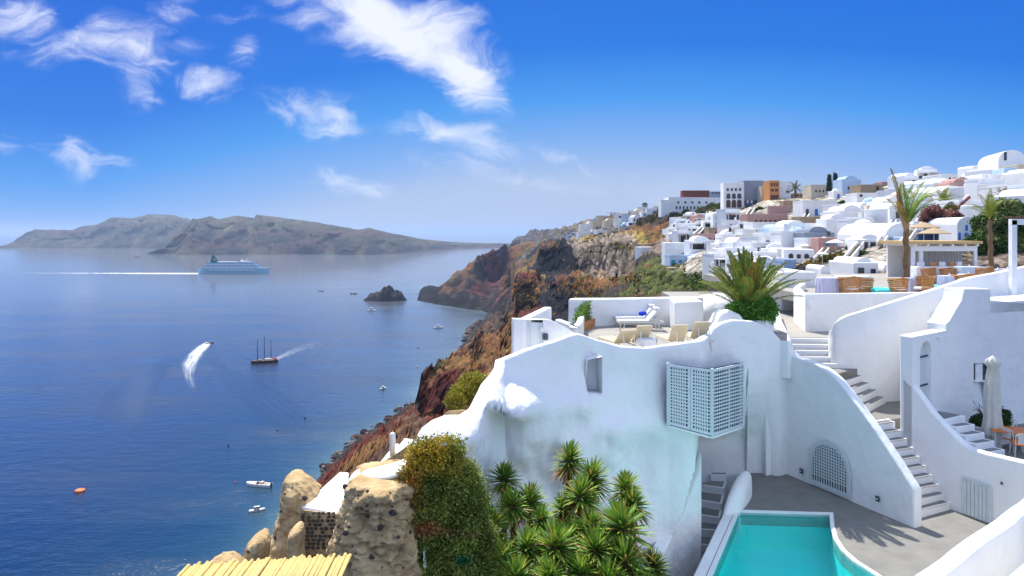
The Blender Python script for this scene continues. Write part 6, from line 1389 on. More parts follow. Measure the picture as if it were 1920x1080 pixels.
# ================================================================ hillside village
VR = random.Random(21)
WM = {'d': 'win_dark', 'b': 'win_blue', 't': 'win_teal', 'n': 'win_brown', 'w': 'far_white'}
mesh_cache = {}
def cached_box(sx, sy, sz, mt, arch=False):
    key = (round(sx, 1), round(sy, 2), round(sz, 1), mt, arch)
    if key in mesh_cache: return mesh_cache[key]
    m = MB(); sx, sy, sz = key[:3]
    if arch:
        n = 8; P = [(-sx / 2, 0), (sx / 2, 0)] + [(sx / 2 * math.cos(math.pi * k / n), sz - sx / 2 + sx / 2 * math.sin(math.pi * k / n)) for k in range(n + 1)]
        m.plate([(x, -sy / 2, z) for x, z in P], (0, sy, 0))
    else: m.box((0, 0, sz / 2), (sx, sy, sz))
    me = bpy.data.meshes.new('window'); me.from_pydata(m.v, [], m.f); me.materials.append(M[mt]); me.update(); mesh_cache[key] = me; return me
def inst(me, name, parent, loc, rz=0, **k):
    o = bpy.data.objects.new(name, me); COL.objects.link(o); o.parent = parent; o.location = loc; o.rotation_euler.z = rz; return tag(o, **k)
def localpart(nm, mb, mt, par, **k):
    o = mb.build(nm, mt, None, **k); o.parent = par; return o
def blob_dummy(): pass
def house(label, pos, wd, hg, dp, rz=0, roof='flat', col='far_white', wins=(), group='whitewashed houses on the hillside', name='village_house', cat='house', skirt=3.0, terrace=0, chimney=False, side_wins=()):
    t = empty(name, pos, rz, label=label, cat=cat, group=group)
    m = MB(); ww, hw = wd / 2, hg
    if roof == 'vault':
        n = 10; r = ww; zb = max(.8, hg - r * .85); P = [(-ww, -skirt), (ww, -skirt)] + [(ww * math.cos(math.pi * k / n), zb + (hg - zb) * math.sin(math.pi * k / n)) for k in range(n + 1)]
        m.plate([(x, 0, z) for x, z in P], (0, dp, 0)); o = localpart('wall', m, M[col], t, smooth=False)
    else:
        m.box((0, dp / 2, (hg - skirt) / 2), (wd, dp, hg + skirt)); o = localpart('wall', m, M[col], t)
        b = o.modifiers.new('bevel', 'BEVEL'); b.width = .12; b.segments = 2
        if roof == 'flat':
            p = MB(); th = .3
            for c_, s_ in (((0, th / 2 - .03, hg + .18), (wd + .06, th, .42)), ((0, dp - th / 2, hg + .18), (wd + .06, th, .42)), ((-ww + th / 2 - .03, dp / 2, hg + .18), (th, dp - 2 * th, .42)), ((ww - th / 2 + .03, dp / 2, hg + .18), (th, dp - 2 * th, .42))): p.box(c_, s_)
            localpart('roof_parapet', p, M[col], t, kind='stuff')
        elif roof == 'half':
            p = MB(); n = 8; r = ww * .62; P = [(r * math.cos(math.pi * k / n), r * .6 * math.sin(math.pi * k / n)) for k in range(n + 1)]
            p.plate([(x, .4, hg + z) for x, z in P], (0, dp - .6, 0)); localpart('roof_vault', p, M[col], t)
        elif roof == 'dome':
            p = MB(); r = min(ww, dp / 2) * .8; p.lathe((0, dp / 2, hg), [(r * math.cos(R(a)), r * .8 * math.sin(R(a))) for a in (0, 15, 30, 45, 60, 75, 89)], 20); localpart('roof_dome', p, M[col], t, smooth=True)
    for (x, z, w_, h_, c_, *ar) in wins:
        arch = bool(ar); me = cached_box(w_, .14, h_, WM[c_], arch); inst(me, 'door' if z < .15 and h_ > 1.6 else 'window', t, (x, -.02, z))
    for (y, z, w_, h_, c_, *ar) in side_wins:
        me = cached_box(w_, .14, h_, WM[c_], bool(ar)); inst(me, 'window', t, (-ww - .02, y, z), R(90))
    if terrace:
        p = MB(); td = terrace; p.box((0, -td / 2, -skirt / 2 - .1), (wd + .6, td, skirt)); localpart('terrace', p, M['far_white'], t)
        p = MB(); p.box((0, -td - .0, .25), (wd + .6, .25, 1.0)); p.box((-ww - .3, -td / 2, .25), (.25, td, 1.0)); localpart('terrace_wall', p, M[col if col != 'far_slate' else 'far_white'], t)
    if terrace and VR.random() < .5:      # shaded loggia: slab on posts over the terrace
        p = MB(); p.box((0, -terrace * .5, hg * .78), (wd + .5, terrace * 1.0, .22)); localpart('loggia_roof', p, M[VR.choice(['far_white', 'far_white', 'canvas'])], t)
        for x in (-ww, 0, ww): p = MB(); p.box((x, -terrace * .92, hg * .38), (.2, .2, hg * .78)); localpart('loggia_post', p, M['far_white'], t)
        p = MB(); p.box((0, -.06, hg * .36), (wd * .8, .1, hg * .6)); localpart('painted_void_shade', p, M['win_dark'], t)  # dark box painted as the shaded void under the slab
    if chimney:
        p = MB(); p.box((ww * .5, dp * .5, hg + .6), (.5, .5, 1.1)); p.box((ww * .5, dp * .5, hg + 1.2), (.7, .7, .14)); localpart('chimney', p, M[col], t)
    return t
def hpos(px, py, back=0):
    Y, z = ground_at(px, py); return Vector(((px - 960) / F * Y, Y, CH - (py - 437) / F * Y))
OCC = [(1549, 1578, 322, 364)]
def lm(label, px, py, wpx, hpx, rz=0, Y=None, dp=7, **k):
    """landmark by the column and row of its foot and its size in the picture"""
    p = hpos(px, py); 
    if Y: p = W(px, py, Y)
    s = p.y / F; OCC.append((px - wpx / 2 - 3, px + wpx / 2 + 3, py - hpx * .8, py + 3))
    return house(label, p, wpx * s / max(.5, math.cos(R(rz))), hpx * s, dp, R(rz), group=k.pop('group', None), **k), s
def winrow(wd, n, z, w_, h_, c, arch=False, x0=None, x1=None):
    x0 = -wd * .4 if x0 is None else x0; x1 = wd * .4 if x1 is None else x1
    return [(lerp(x0, x1, (i + .5) / n), z, w_, h_, c) + (('a',) if arch else ()) for i in range(n)]

# ---- named buildings along the ridge and slope
Yq = hpos(1383, 392).y; s_ = Yq / F
lm('four storey pale block with two rows of arched openings facing the sea', 1376, 393, 37, 51, Y=Yq, dp=10, rz=-8, roof='none', wins=winrow(37 * s_, 3, 1.0, 2.1, 3.9, 'n', True) + winrow(37 * s_, 3, 5.4, 1.9, 2.6, 'd', True) + winrow(37 * s_, 4, 9.2, 1.0, 1.4, 'd'), name='arched_block', cat='building')
lm('grey upper part of the ridge block, plain and windowless', 1413, 364, 38, 24, Y=Yq + 1, dp=10, roof='flat', col='far_grey', name='grey_block', cat='building')
lm('dark slate blue storeys beneath the grey ridge block', 1413, 396, 38, 32, Y=Yq + 1.2, dp=10, roof='none', col='far_slate', wins=[(-3, 4, .9, 1.6, 'w'), (-1, 4, .9, 1.6, 'w'), (-4.5, 1, .9, 1.6, 'w')], name='slate_block', cat='building')
Yq = hpos(1300, 398).y; s_ = Yq / F
lm('long low white building on the ridge with a row of small dark windows', 1302, 398, 100, 27, Y=Yq, dp=14, rz=6, wins=winrow(95 * s_, 11, 2.0, 1.0, 1.7, 'd') + winrow(95 * s_, 5, 5.5, 1.3, 1.3, 'd', x1=10), name='long_building', cat='building')
lm('stepped white end block at the left of the long ridge building', 1252, 398, 24, 22, Y=Yq - 2, dp=9)
lm('maroon roofed terrace room standing on the long ridge building', 1305, 366, 50, 9, Y=Yq + 5, dp=6, col='maroon', roof='none', wins=winrow(15, 7, .6, 1.2, 1.4, 'n'), skirt=5)
lm('grey roofed terrace room at the right of the maroon one', 1342, 365, 28, 6, Y=Yq + 5, dp=6, col='far_grey', roof='none', skirt=5, wins=winrow(7, 3, .5, 1, 1.2, 'd'))
Yq = hpos(1452, 376).y
t, s_ = lm('orange gabled house with arched loggia on the ridge', 1452, 374, 19, 34, Y=Yq, dp=8, roof='flat', col='far_orange', wins=winrow(19 * Yq / F, 3, 6.2, .8, 1.6, 'n') + winrow(19 * Yq / F, 2, 3.8, 1.4, 1.2, 'n') + winrow(19 * Yq / F, 3, 0, 1.1, 2.2, 'n', True))
lm('white plain side wing attached right of the orange house', 1472, 370, 22, 28, Y=Yq + 2, dp=8, wins=[(1.2, 2.2, 1.5, 1.0, 'd')])
lm('small cream house left of the orange one, partly behind it', 1436, 370, 16, 20, Y=Yq + 10, dp=6, col='far_cream')
lm('long low tiled bar terrace right of the ridge palm', 1508, 372, 42, 10, Y=Yq + 3, dp=6, col='far_tan', roof='none', wins=winrow(10, 5, .4, 1.2, 1.4, 'n'))
lm('square pale house with tan roof edge on the ridge', 1537, 371, 32, 23, Y=hpos(1537, 371).y, dp=9, col='far_cream', wins=winrow(6, 3, 2.4, .7, 1.0, 'd'))
lm('blue washed cubic house near the two pines', 1597, 366, 36, 30, Y=hpos(1590, 366).y, dp=8, col='far_blue', roof='half', wins=[(-1.2, 2.2, .7, 1.1, 'd'), (.3, 2.2, .7, 1.1, 'd'), (3.2, .3, 1.1, 2.6, 'b')])
lm('small white domed chapel in front of the blue washed house', 1572, 372, 16, 14, Y=hpos(1572, 373).y - 4, dp=5, roof='dome', wins=[(0, 0, .9, 1.6, 'b')])
lm('long tan stone wall house on the ridge right of the blue one', 1640, 362, 52, 14, Y=hpos(1640, 362).y, dp=8, col='far_tan', wins=[(1, .8, 1.0, 1.5, 'n')])
lm('terracotta coloured low house behind the tall palm', 1664, 352, 20, 9, Y=hpos(1660, 358).y + 8, dp=6, col='far_pink')
lm('big pink terraced retaining wall with small arches below the ridge', 1440, 425, 80, 24, Y=hpos(1440, 424).y, dp=5, rz=8, roof='none', col='far_pink', wins=winrow(12, 6, .6, .9, 1.6, 'n', True), name='retaining_wall', cat='retaining wall')
lm('short pink wall stepping up toward the orange house', 1462, 402, 40, 16, Y=hpos(1462, 402).y, dp=4, rz=-14, roof='none', col='far_pink', name='retaining_wall', cat='retaining wall')
lm('ochre rubble retaining wall under the bar terrace', 1500, 392, 62, 16, Y=hpos(1500, 392).y, dp=4, roof='none', col='far_tan', name='retaining_wall', cat='retaining wall')
lm('broad windowless white block with three small doors at its foot', 1538, 404, 64, 26, Y=hpos(1538, 404).y, dp=8, wins=[(-4, 0, .9, 2, 'd'), (-1.2, 0, .9, 2, 'b'), (4, 0, .9, 2, 'd')])
lm('beige stone wall sloping under the broad white block', 1520, 428, 42, 22, Y=hpos(1520, 428).y, dp=4, roof='none', rz=12, col='far_tan', name='retaining_wall', cat='retaining wall')
lm('tall plain white wall house below the tan one', 1632, 388, 50, 24, Y=hpos(1632, 388).y, dp=7, wins=[(-2.6, 2.8, .8, .7, 'd')])
t, s_ = lm('big white barrel vaulted house with two round portholes in its roof', 1690, 468, 74, 50, Y=92, dp=9, rz=14, roof='vault', wins=[(1.2, .3, .9, 1.5, 'd')])
lm('low white porch with two dark windows left of the big vaulted house', 1632, 474, 46, 26, Y=90, dp=6, rz=-12, wins=[(-.6, .5, .6, .9, 'd'), (.3, .5, .6, .9, 'd')], roof='half')
lm('turquoise washed terrace wall right of the big vaulted house', 1722, 468, 34, 24, Y=88, dp=5, rz=10, col='far_blue', roof='none')
lm('tall vaulted white church like house crowning the right ridge', 1897, 323, 42, 42, Y=150, dp=12, rz=-16, roof='vault', wins=[(-1.2, 2.6, .5, 1.8, 'd'), (1.0, 0, .6, 1.6, 'd')], cat='church', name='vaulted_church')
lm('gabled small white chapel on the right ridge left of the pergola', 1829, 326, 10, 16, Y=175, dp=6, roof='vault', wins=[(0, 1.2, .4, .6, 'd')])
lm('white cubic house beside the dark ridge pergola', 1858, 325, 16, 15, Y=168, dp=5, wins=[(-.4, 1.2, .4, .7, 'd')])
lm('long creamy wall house stepping along the right ridge', 1800, 346, 70, 17, Y=185, dp=8, rz=4, wins=winrow(8, 2, 1, .5, .8, 'd'))
lm('white vaulted house with three bright blue shutters by the garden tree', 1812, 455, 34, 48, Y=74, dp=7, roof='vault', wins=[(-.75, .28, .24, .75, 'b'), (0, .28, .42, .85, 'b', 'a'), (.72, .28, .28, .82, 'b'), (0, 1.3, .22, .62, 'b')], skirt=1)
lm('white cube above the blue shuttered house, with one brown door', 1822, 407, 44, 28, Y=92, dp=6, rz=-6, wins=[(.0, .0, .6, 1.3, 'n')])
lm('dark doorway house left of the pink flowering tree', 1728, 450, 30, 30, Y=95, dp=6, wins=[(.2, 0, .7, 1.7, 'n')])
lm('white house with a big arch at the far right edge', 1908, 385, 34, 36, Y=108, dp=7, wins=[(.2, .2, .9, 2.0, 'w', 'a'), (-1, .7, .3, .4, 'd')])
lm('small flat white house just behind the plaza, left of the restaurant', 1497, 572, 66, 50, Y=44, dp=5, wins=[(.3, .55, .28, .4, 'd')], skirt=1.5)
lm('low white vaulted room behind the first restaurant chairs', 1625, 530, 46, 38, Y=60, dp=5, roof='half', wins=[(-.5, .5, .5, .8, 'd'), (.55, .5, .4, .7, 'd')])
lm('white hooded niche house with a cream awning behind the wicker chairs', 1672, 528, 30, 36, Y=60, dp=4, roof='vault', wins=[(0, 0, .7, .9, 'n')])
lm('pale grey conical plaster oven house left of the restaurant', 1548, 532, 18, 34, Y=58, dp=3, roof='vault')
lm('turquoise topped white cube under the dark umbrellas', 1482, 516, 22, 24, Y=90, dp=4, col='far_blue', roof='flat')
lm('ochre walled garden patch wall behind the conical house', 1512, 516, 34, 20, Y=92, dp=3, col='far_tan', roof='none', name='retaining_wall', cat='retaining wall')
lm('aqua painted terrace house with dark doors above the stone bastion', 1276, 501, 40, 20, Y=210, dp=7, col='far_blue', roof='flat', wins=[(-2.2, .2, 1.2, 2.0, 't'), (0, .2, 1, 2.0, 't'), (2.2, .3, 1.4, 1.8, 'd')])
lm('curved white retaining house above the aqua one', 1270, 483, 44, 28, Y=222, dp=6, roof='none', wins=[(3.4, 2.2, .8, 1.2, 'd')])
lm('white house with a turquoise loggia beside the aqua terrace', 1313, 500, 34, 18, Y=205, dp=6, roof='half', wins=[(-1.8, .2, 1, 1.8, 't'), (1.4, .3, .8, 1.4, 'd')])
lm('rounded stone bastion wall under the aqua house', 1285, 520, 58, 18, Y=203, dp=5, col='far_tan', roof='none', name='bastion_wall', cat='retaining wall')
lm('isolated white terrace house on the brown slope, its lower edge slanting', 1217, 477, 32, 14, Y=300, dp=6, rz=16, roof='none', wins=[(2.6, .4, 1, 1.6, 'd')])
lm('grey concrete ramp wall descending past the isolated white house', 1226, 462, 56, 5, Y=310, dp=3, rz=30, col='far_tan', roof='none', name='ramp_wall', cat='retaining wall')
lm('beige stepped building low in the village centre', 1341, 445, 24, 16, Y=hpos(1341, 445).y, dp=6, col='far_tan', wins=[(0, 1, .6, 1, 'd')])
# far spur houses, bluish with distance
FS = [(1100, 436, 26, 15), (1122, 430, 22, 16), (1146, 428, 26, 14), (1166, 424, 18, 14), (1182, 418, 20, 16), (1200, 410, 26, 14), (1222, 402, 20, 10), (1090, 446, 14, 8), (1064, 452, 22, 9), (1096, 448, 24, 12), (1128, 442, 20, 10), (1150, 440, 24, 9), (1172, 434, 22, 9), (1134, 414, 24, 9), (1160, 410, 18, 8), (1078, 442, 12, 6), (1054, 444, 10, 5), (1205, 398, 18, 9), (1115, 419, 14, 7), (1186, 403, 16, 8)]
FS2 = [(1108, 428, 18, 9), (1140, 434, 22, 9), (1158, 419, 16, 8), (1176, 428, 18, 8), (1194, 416, 18, 9), (1212, 406, 18, 8), (1130, 424, 14, 8), (1098, 440, 16, 8), (1186, 424, 16, 7), (1162, 434, 16, 7), (1150, 405, 14, 7), (1230, 398, 18, 8), (1072, 447, 14, 7), (1120, 438, 14, 7)]
FS = sorted(FS + FS2, key=lambda q: (q[1] > 425, q[0]))
nu_ = sum(q[1] <= 425 for q in FS)
for i, (px, py, a, b) in enumerate(FS):
    lm(f'tiny pale house on the far spur, {ORD[i if i < nu_ else i - nu_]} from the left of the {"upper" if i < nu_ else "lower"} cluster', px, py, a, b, rz=VR.uniform(-15, 20), dp=7, roof=VR.choice(['flat', 'half', 'none', 'flat']), col=VR.choice(['far_white', 'far_white', 'far_blue', 'far_cream']), group='far spur houses',
       wins=[(VR.uniform(-3, 3), .6, 1.2, 1.8, VR.choice('dbd')) for _ in range(3)])
t = thing('ridge_windmill', 'small round dark capped mill on the far ridge', 'windmill', loc=tuple(hpos(1209, 392))); p = W(1209, 392, hpos(1209, 394).y - 5)
m = MB(); m.lathe(p - Vector((0, 0, 3)), [(2.4, 0), (2.2, 6.5)], 14); m.build('tower', M['far_tan'], t); m = MB(); m.lathe(p + Vector((0, 0, 3.5)), [(2.6, 0), (2.0, 1.4), (.1, 2.4)], 14); m.build('cap', M['far_slate'], t)
# cave ruins on the tan cliff
rw = thing('roofless_ruin', 'roofless tan stone ruin frame on the pale cliff shelf', 'ruin', loc=tuple(W(1125, 482, 372)))
for (a, b) in (((1108, 462), (1135, 461)), ((1108, 462), (1108, 474)), ((1104, 472), (1128, 472)), ((1128, 461), (1124, 484)), ((1106, 474), (1106, 486)), ((1112, 474), (1112, 486))):
    m = MB(); m.bar(W(*a, 372), W(*b, 372), .9, 1.2); m.build('ruined_wall', M['far_tan'], rw)

# ---- generic houses, row by row down the hillside
def free(px, py, w_, h_):
    for (a, b, c, d) in OCC:
        if px + w_ * .38 > a and px - w_ * .38 < b and py > c and py - h_ * .5 < d: return False
    return True
rows = []
ridge = [(1262, 432), (1300, 418), (1340, 404), (1380, 402), (1440, 398), (1480, 404), (1520, 392), (1580, 380), (1640, 368), (1700, 360), (1750, 352), (1800, 350), (1860, 345), (1930, 332), (2120, 318)]
low = [(1262, 468), (1300, 474), (1330, 486), (1360, 506), (1400, 522), (1460, 528), (1500, 530), (1560, 530), (1640, 520), (1700, 486), (1750, 440), (1800, 425), (1860, 420), (1930, 430), (2120, 440)]
nh = 0; row = 0; f = 0.0
while f <= 1.0 and nh < 296:
    row += 1; i = 0; px = 1258 + VR.uniform(0, 16)
    while px < 2110:
        pr, pw = pl(ridge, px), pl(low, px); py = lerp(pr, pw, f) + VR.uniform(-2.5, 2.5); p = hpos(px, py); s = p.y / F
        wd = VR.uniform(4.6, 8.6); hg = VR.choice([2.9, 3.1, 3.4, 3.4, 4.2, 5.6]); 
        if p.y < 120: wd *= .62; hg *= .68
        elif p.y < 190: wd *= .78; hg = min(hg, 4.2) * .85
        wpx, hpx = wd / s, hg / s
        if free(px, py, wpx, hpx) and VR.random() > .04:
            i += 1; roof = VR.choice(['flat', 'flat', 'flat', 'none', 'half', 'vault', 'dome' if VR.random() < .25 else 'half']); col = VR.choices(['far_white', 'far_cream', 'far_blue', 'far_tan', 'far_grey', 'far_pink'], [84, 4, 4, 3, 2, 2])[0]
            sc = .68 if p.y < 120 else 1; nw = VR.choice([2, 2, 3, 4]); wc = VR.choice('dddddbbtn'); wins = []
            for q in range(nw):
                x = lerp(-wd * .38, wd * .38, (q + .5) / nw); 
                if VR.random() < .5: wins.append((x, .9 * sc, .8 * sc, 1.0 * sc, wc))
                else: wins.append((x, .02, .95 * sc, 2.0 * sc, wc) + (('a',) if VR.random() < .35 else ()))
            if hg > 4.1 * sc: wins += [(lerp(-wd * .3, wd * .3, VR.random()), 3.4 * sc, .8 * sc, 1.1 * sc, wc)]
            terr = VR.choice([0, 2.0, 2.4, 3.2]) * sc
            cn = {'far_white': 'white', 'far_cream': 'cream', 'far_blue': 'pale blue', 'far_tan': 'tan', 'far_grey': 'grey', 'far_pink': 'pink'}[col]
            rn = {'flat': 'flat roofed', 'none': 'plain topped', 'half': 'round roofed', 'vault': 'vaulted', 'dome': 'domed'}[roof]; wn_ = {'d': 'dark', 'b': 'blue', 't': 'teal', 'n': 'brown'}[wc]
            lab = f'{cn} {rn} house with {wn_} openings, {ORD[min(i - 1, 19)]} from the left in {ORD[min(row - 1, 19)]} row'
            house(lab, p, wd, hg, VR.uniform(4.5, 7.5) * sc, R(VR.uniform(-24, 20)), roof, col, wins, terrace=terr, chimney=VR.random() < .22, skirt=2.8 * sc)
            nh += 1
        px += wpx * VR.uniform(.72, .98)
    f += VR.uniform(.052, .068)

# ---- white stair ramps between the terraces
def ramp(label, a, b, w_=1.5, n=14):
    A_, B_ = hpos(*a), hpos(*b); A_ = A_ + Vector((0, -5, .9)); B_ = B_ + Vector((0, -5, .9)); t = empty('hillside_stairs', A_, label=label, cat='stairs', group='white stairs between the terraces'); d = B_ - A_; h = Vector((d.x, d.y, 0)).normalized(); sd_ = Vector((-h.y, h.x, 0)); s = max(.5, A_.y / 200)
    m = MB()
    for k in range(n): p = d * ((k + .5) / n); m.bar(p - sd_ * w_ * .45 * s, p + sd_ * w_ * .45 * s, d.length / n * .7, .5 * s)
    localpart('steps', m, M['far_tan'], t, kind='stuff')
    for sg in (-1, 1): m = MB(); o_ = sd_ * sg * w_ * .5 * s; m.bar(o_ + Vector((0, 0, .1)), d + o_ + Vector((0, 0, .1)), .3 * s, 1.5 * s); localpart('parapet', m, M['far_white'], t)
for i, (a, b) in enumerate((((1648, 474), (1700, 418)), ((1612, 472), (1650, 424)), ((1586, 440), (1622, 405)), ((1545, 505), (1592, 458)), ((1478, 440), (1508, 402)), ((1432, 462), (1468, 428)), ((1380, 430), (1404, 398)), ((1335, 470), (1362, 436)), ((1290, 455), (1316, 430)), ((1718, 380), (1752, 352)), ((1830, 372), (1866, 340)), ((1500, 500), (1530, 470)), ((1690, 400), (1716, 378)), ((1404, 480), (1440, 452)))):
    ramp(f'diagonal white staircase climbing between hillside terraces, ' if False else f'diagonal white staircase climbing the terraces {["left of the tall palm trunk", "above the low vaulted porch", "below the white plain wall house", "behind the conical oven house", "beside the pink retaining wall", "under the white rows left of the middle", "just below the slate blue storeys", "above the aqua terrace", "at the left edge of the village", "under the closed dark parasols on the left", "toward the vaulted church", "by the cream parasols low in the village", "just right of the big vault", "right behind the feather palm"][i]}', a, b)
# ---- low planting between the houses
BX = sorted([1328, 1350, 1310, 1285, 1262, 1238, 1225, 1418, 1570, 1606, 1466, 1452, 1575, 1582, 1530, 1545, 1722, 1850, 1832, 1520])
for i, (px, py, r, c) in enumerate(((1328, 392, 2.4, (.16, .16, .04)), (1350, 390, 2.6, (.12, .15, .03)), (1310, 398, 2.2, (.2, .15, .06)), (1285, 402, 2.6, (.13, .11, .06)), (1262, 408, 3.0, (.12, .11, .05)), (1238, 408, 3.2, (.13, .12, .05)), (1225, 416, 2.6, (.1, .09, .05)), (1418, 396, 1.4, (.08, .12, .03)), (1570, 386, 1.4, (.06, .12, .03)), (1606, 392, 1.5, (.07, .14, .03)), (1466, 470, 1.3, (.1, .14, .03)), (1452, 492, 1.2, (.12, .15, .03)), (1575, 470, .9, (.05, .13, .02)), (1582, 482, .8, (.06, .12, .02)), (1530, 492, 1.2, (.16, .13, .03)), (1545, 488, 1.0, (.2, .15, .04)), (1722, 372, 1.2, (.09, .1, .05)), (1850, 336, 1.5, (.07, .08, .05)), (1832, 340, 1.4, (.06, .07, .05)), (1520, 396, 1.4, (.1, .12, .03)))):
    p = hpos(px, py) + Vector((0, -4, 0)); cc, nn2 = blob_points([(Vector((0, 0, r * .35)), (r, r * .8, r * .6)), (Vector((r * .7, .3, r * .25)), (r * .6, r * .5, r * .45))], 260 / r, .06, .4); t = empty('garden_bush', p, label=f'low rounded bush among the village houses, {ORD[BX.index(px)]} from the left', cat='bush', group='bushes among the village houses')
    o = leaf_cloud('foliage', cc, nn2, .16 + p.y * .0012, .4, np.array(c) * rng.uniform(.4, 1.7, (len(cc), 1)), M['leaf']); o.parent = t

# ---- parasols
def parasol(label, p, r, h, closed, mt, s=1, group='open parasols on the hillside terraces'):
    t = empty('parasol', p, label=label, cat='parasol', group=group); m = MB(); m.bar((0, 0, -.6), (0, 0, h), .06 * max(1, h / 2.4), .06 * max(1, h / 2.4)); localpart('pole', m, M['cream_metal'], t)
    m = MB()
    if closed: m.lathe((0, 0, h * .32), [(.08 * r, 0), (.24 * r, .1), (.2 * r, h * .4), (.05 * r, h * .7)], 8)
    else: m.lathe((0, 0, h - .35 * r), [(r, 0), (r * 1.0, .06), (r * .5, .26 * r), (.05, .42 * r)], 12)
    localpart('canopy', m, M[mt], t); return t
PS = [(1556, 378, 1.9), (1592, 392, 1.8), (1608, 382, 2.0), (1622, 376, 1.7), (1586, 376, 1.5), (1640, 378, 1.6), (1432, 432, 1.6), (1452, 432, 1.6), (1468, 446, 1.5), (1500, 456, 2.0), (1530, 446, 2.2), (1545, 462, 2.2), (1480, 470, 2.2), (1566, 470, 1.8), (1515, 474, 1.8), (1664, 358, 1.6), (1676, 340, 1.8), (1590, 436, 1.6), (1620, 440, 1.5), (1460, 484, 1.9), (1542, 500, 1.0), (1612, 470, 1.1)]
for i, (px, py, r) in enumerate(PS): p = hpos(px, py + 6); parasol(f'open cream parasol on a hillside terrace, {ORD[min(i, 19)]} one{" but one" if i == 20 else " but two" if i == 21 else ""} of its group', p, r * (.7 if p.y < 120 else 1), 2.6 * (.75 if p.y < 120 else 1), False, 'canvas')
M['straw'] = mat('straw_thatch', (.50, .38, .24), .95, .1, col2=(.36, .26, .16), nscale=20)
for lab, px, py, Y in (('larger straw parasol against the dark blue water tank', 1732, 436, 66), ('lower straw parasol just above the bar pavilion roof', 1751, 448, 63)): p = W(px, py + 14, Y); parasol(lab, p, 1.35, 1.6, False, 'straw', group='straw parasols above the bar')
for i, (px, py) in enumerate(((1731, 389), (1741, 388), (1781, 351), (1810, 357), (1823, 355), (1843, 327), (1851, 331), (1880, 348))):
    p = hpos(px, py); parasol(f'tall closed dark parasol, {ORD[i]} from the left on the right hand terraces', p, 2.0, 2.6, True, 'dark_canvas', group='closed dark parasols')
p = hpos(1843, 353); t = empty('maroon_sail', p, label='small maroon pyramid awning on the right hand terraces', cat='awning'); m = MB(); m.lathe((0, 0, .3), [(1.3, 0), (.7, .8), (.05, 1.9)], 4); localpart('canopy', m, M['maroon'], t); m = MB(); m.bar((0, 0, -.6), (0, 0, .6), .1); localpart('pole', m, M['win_brown'], t)
p = W(1879, 325, 155); t = empty('ridge_pergola', p, label='dark wooden pergola with pale curtains before the vaulted church', cat='pergola')
for x in (-1.3, 1.3): 
    for y in (0, 2): m = MB(); m.bar((x, y, 0), (x, y, 2.0), .2); localpart('post', m, M['win_brown'], t)
m = MB(); m.box((0, 1, 2.1), (3.2, 2.8, .22)); localpart('flat_roof', m, M['win_brown'], t); m = MB(); m.box((.6, 2, 1), (.9, .1, 2)); localpart('curtain', m, M['canvas'], t)
p = W(1740, 452, 70); t = empty('water_tank', p, label='dark blue cylindrical tank behind the straw parasols', cat='tank'); m = MB(); m.lathe((0, 0, -1), [(.9, 0), (.95, 1.9), (.8, 2.1), (.02, 2.15)], 20); localpart('tank_body', m, mat('navy_paint', (.01, .03, .09), .4, .4), t)
# flying roof beam on the right
t = thing('tilted_roof_beam', 'long dark red sloping roof edge above the pink flowering tree', 'roof edge', loc=tuple(W(1800, 380, 90))); m = MB(); m.bar(W(1790, 394, 92), W(1818, 369, 92), .35, .25); m.build('beam', M['maroon'], t); m = MB(); m.bar(W(1790, 392, 92.5), W(1818, 367, 92.5), .3, .5); m.build('sloping_wall', M['far_white'], t)

# ---- trees
def tree(name, label, blobs, dens, leaf, base, tint, trunk, cat='tree', tints=None, Msel='leaf'):
    t = thing(name, label, cat, loc=tuple(base)); c, n = blob_points(blobs, dens, leaf * .5, .55)
    nz = np.array([noise.fractal(Vector(q) * (.8 / max(.4, blobs[0][1][0])) * 1.5, .8, 2, 3) for q in c])[:, None]
    T = np.array(tint) * rng.uniform(.5, 1.6, (len(c), 1)) * (1 + .7 * nz)
    if tints is not None: k = (nz[:, 0] > .12); T[k] = np.array(tints) * rng.uniform(.5, 1.5, (k.sum(), 1))
    leaf_cloud('crown', c, n, leaf, .32, np.clip(T, .004, .9), M[Msel], t)
    m = MB(); b = Vector(base); m.tube([b, b.lerp(Vector(blobs[0][0]), .6), Vector(blobs[0][0])], [trunk, trunk * .8, trunk * .4], 7)
    for (q, r) in blobs[1:4]: m.tube([b.lerp(Vector(blobs[0][0]), .5), Vector(q)], [trunk * .55, trunk * .2], 6)
    m.build('trunk', M['bark'], t)
def BL(lst, Y): return [(W(px, py, Y + dy), (r, r * .8, r * .85)) for px, py, r, dy in lst]
tree('garden_tree', 'large dense green garden tree behind the slimmer palm', BL([(1868, 430, 1.5, 0), (1848, 455, 1.3, -.5), (1895, 440, 1.6, .3), (1915, 415, 1.5, 0), (1880, 400, 1.2, .5), (1845, 420, .9, 0), (1900, 470, 1.4, -.6), (1862, 478, 1.2, -.8), (1930, 450, 1.6, 0), (1895, 395, 1.0, 0)], 62), 420, .22, W(1880, 520, 62), (.09, .17, .04), .2, tints=(.26, .30, .10))
tree('pink_tree', 'rusty pink flowering tree beside the dark red roof beam', BL([(1765, 425, 1.9, 0), (1750, 405, 1.3, 0), (1782, 412, 1.2, 0), (1775, 445, 1.5, -.4), (1788, 430, 1.2, 0), (1757, 440, 1.3, 0)], 80), 330, .2, W(1768, 470, 80), (.26, .11, .09), .2, tints=(.42, .22, .16))
tree('green_shrub', 'yellow green shrub between the rusty pink tree and the blue shuttered house', BL([(1790, 415, 1.0, 0), (1783, 392, .7, 0)], 84), 300, .18, W(1790, 440, 84), (.16, .15, .03), .1, cat='shrub')
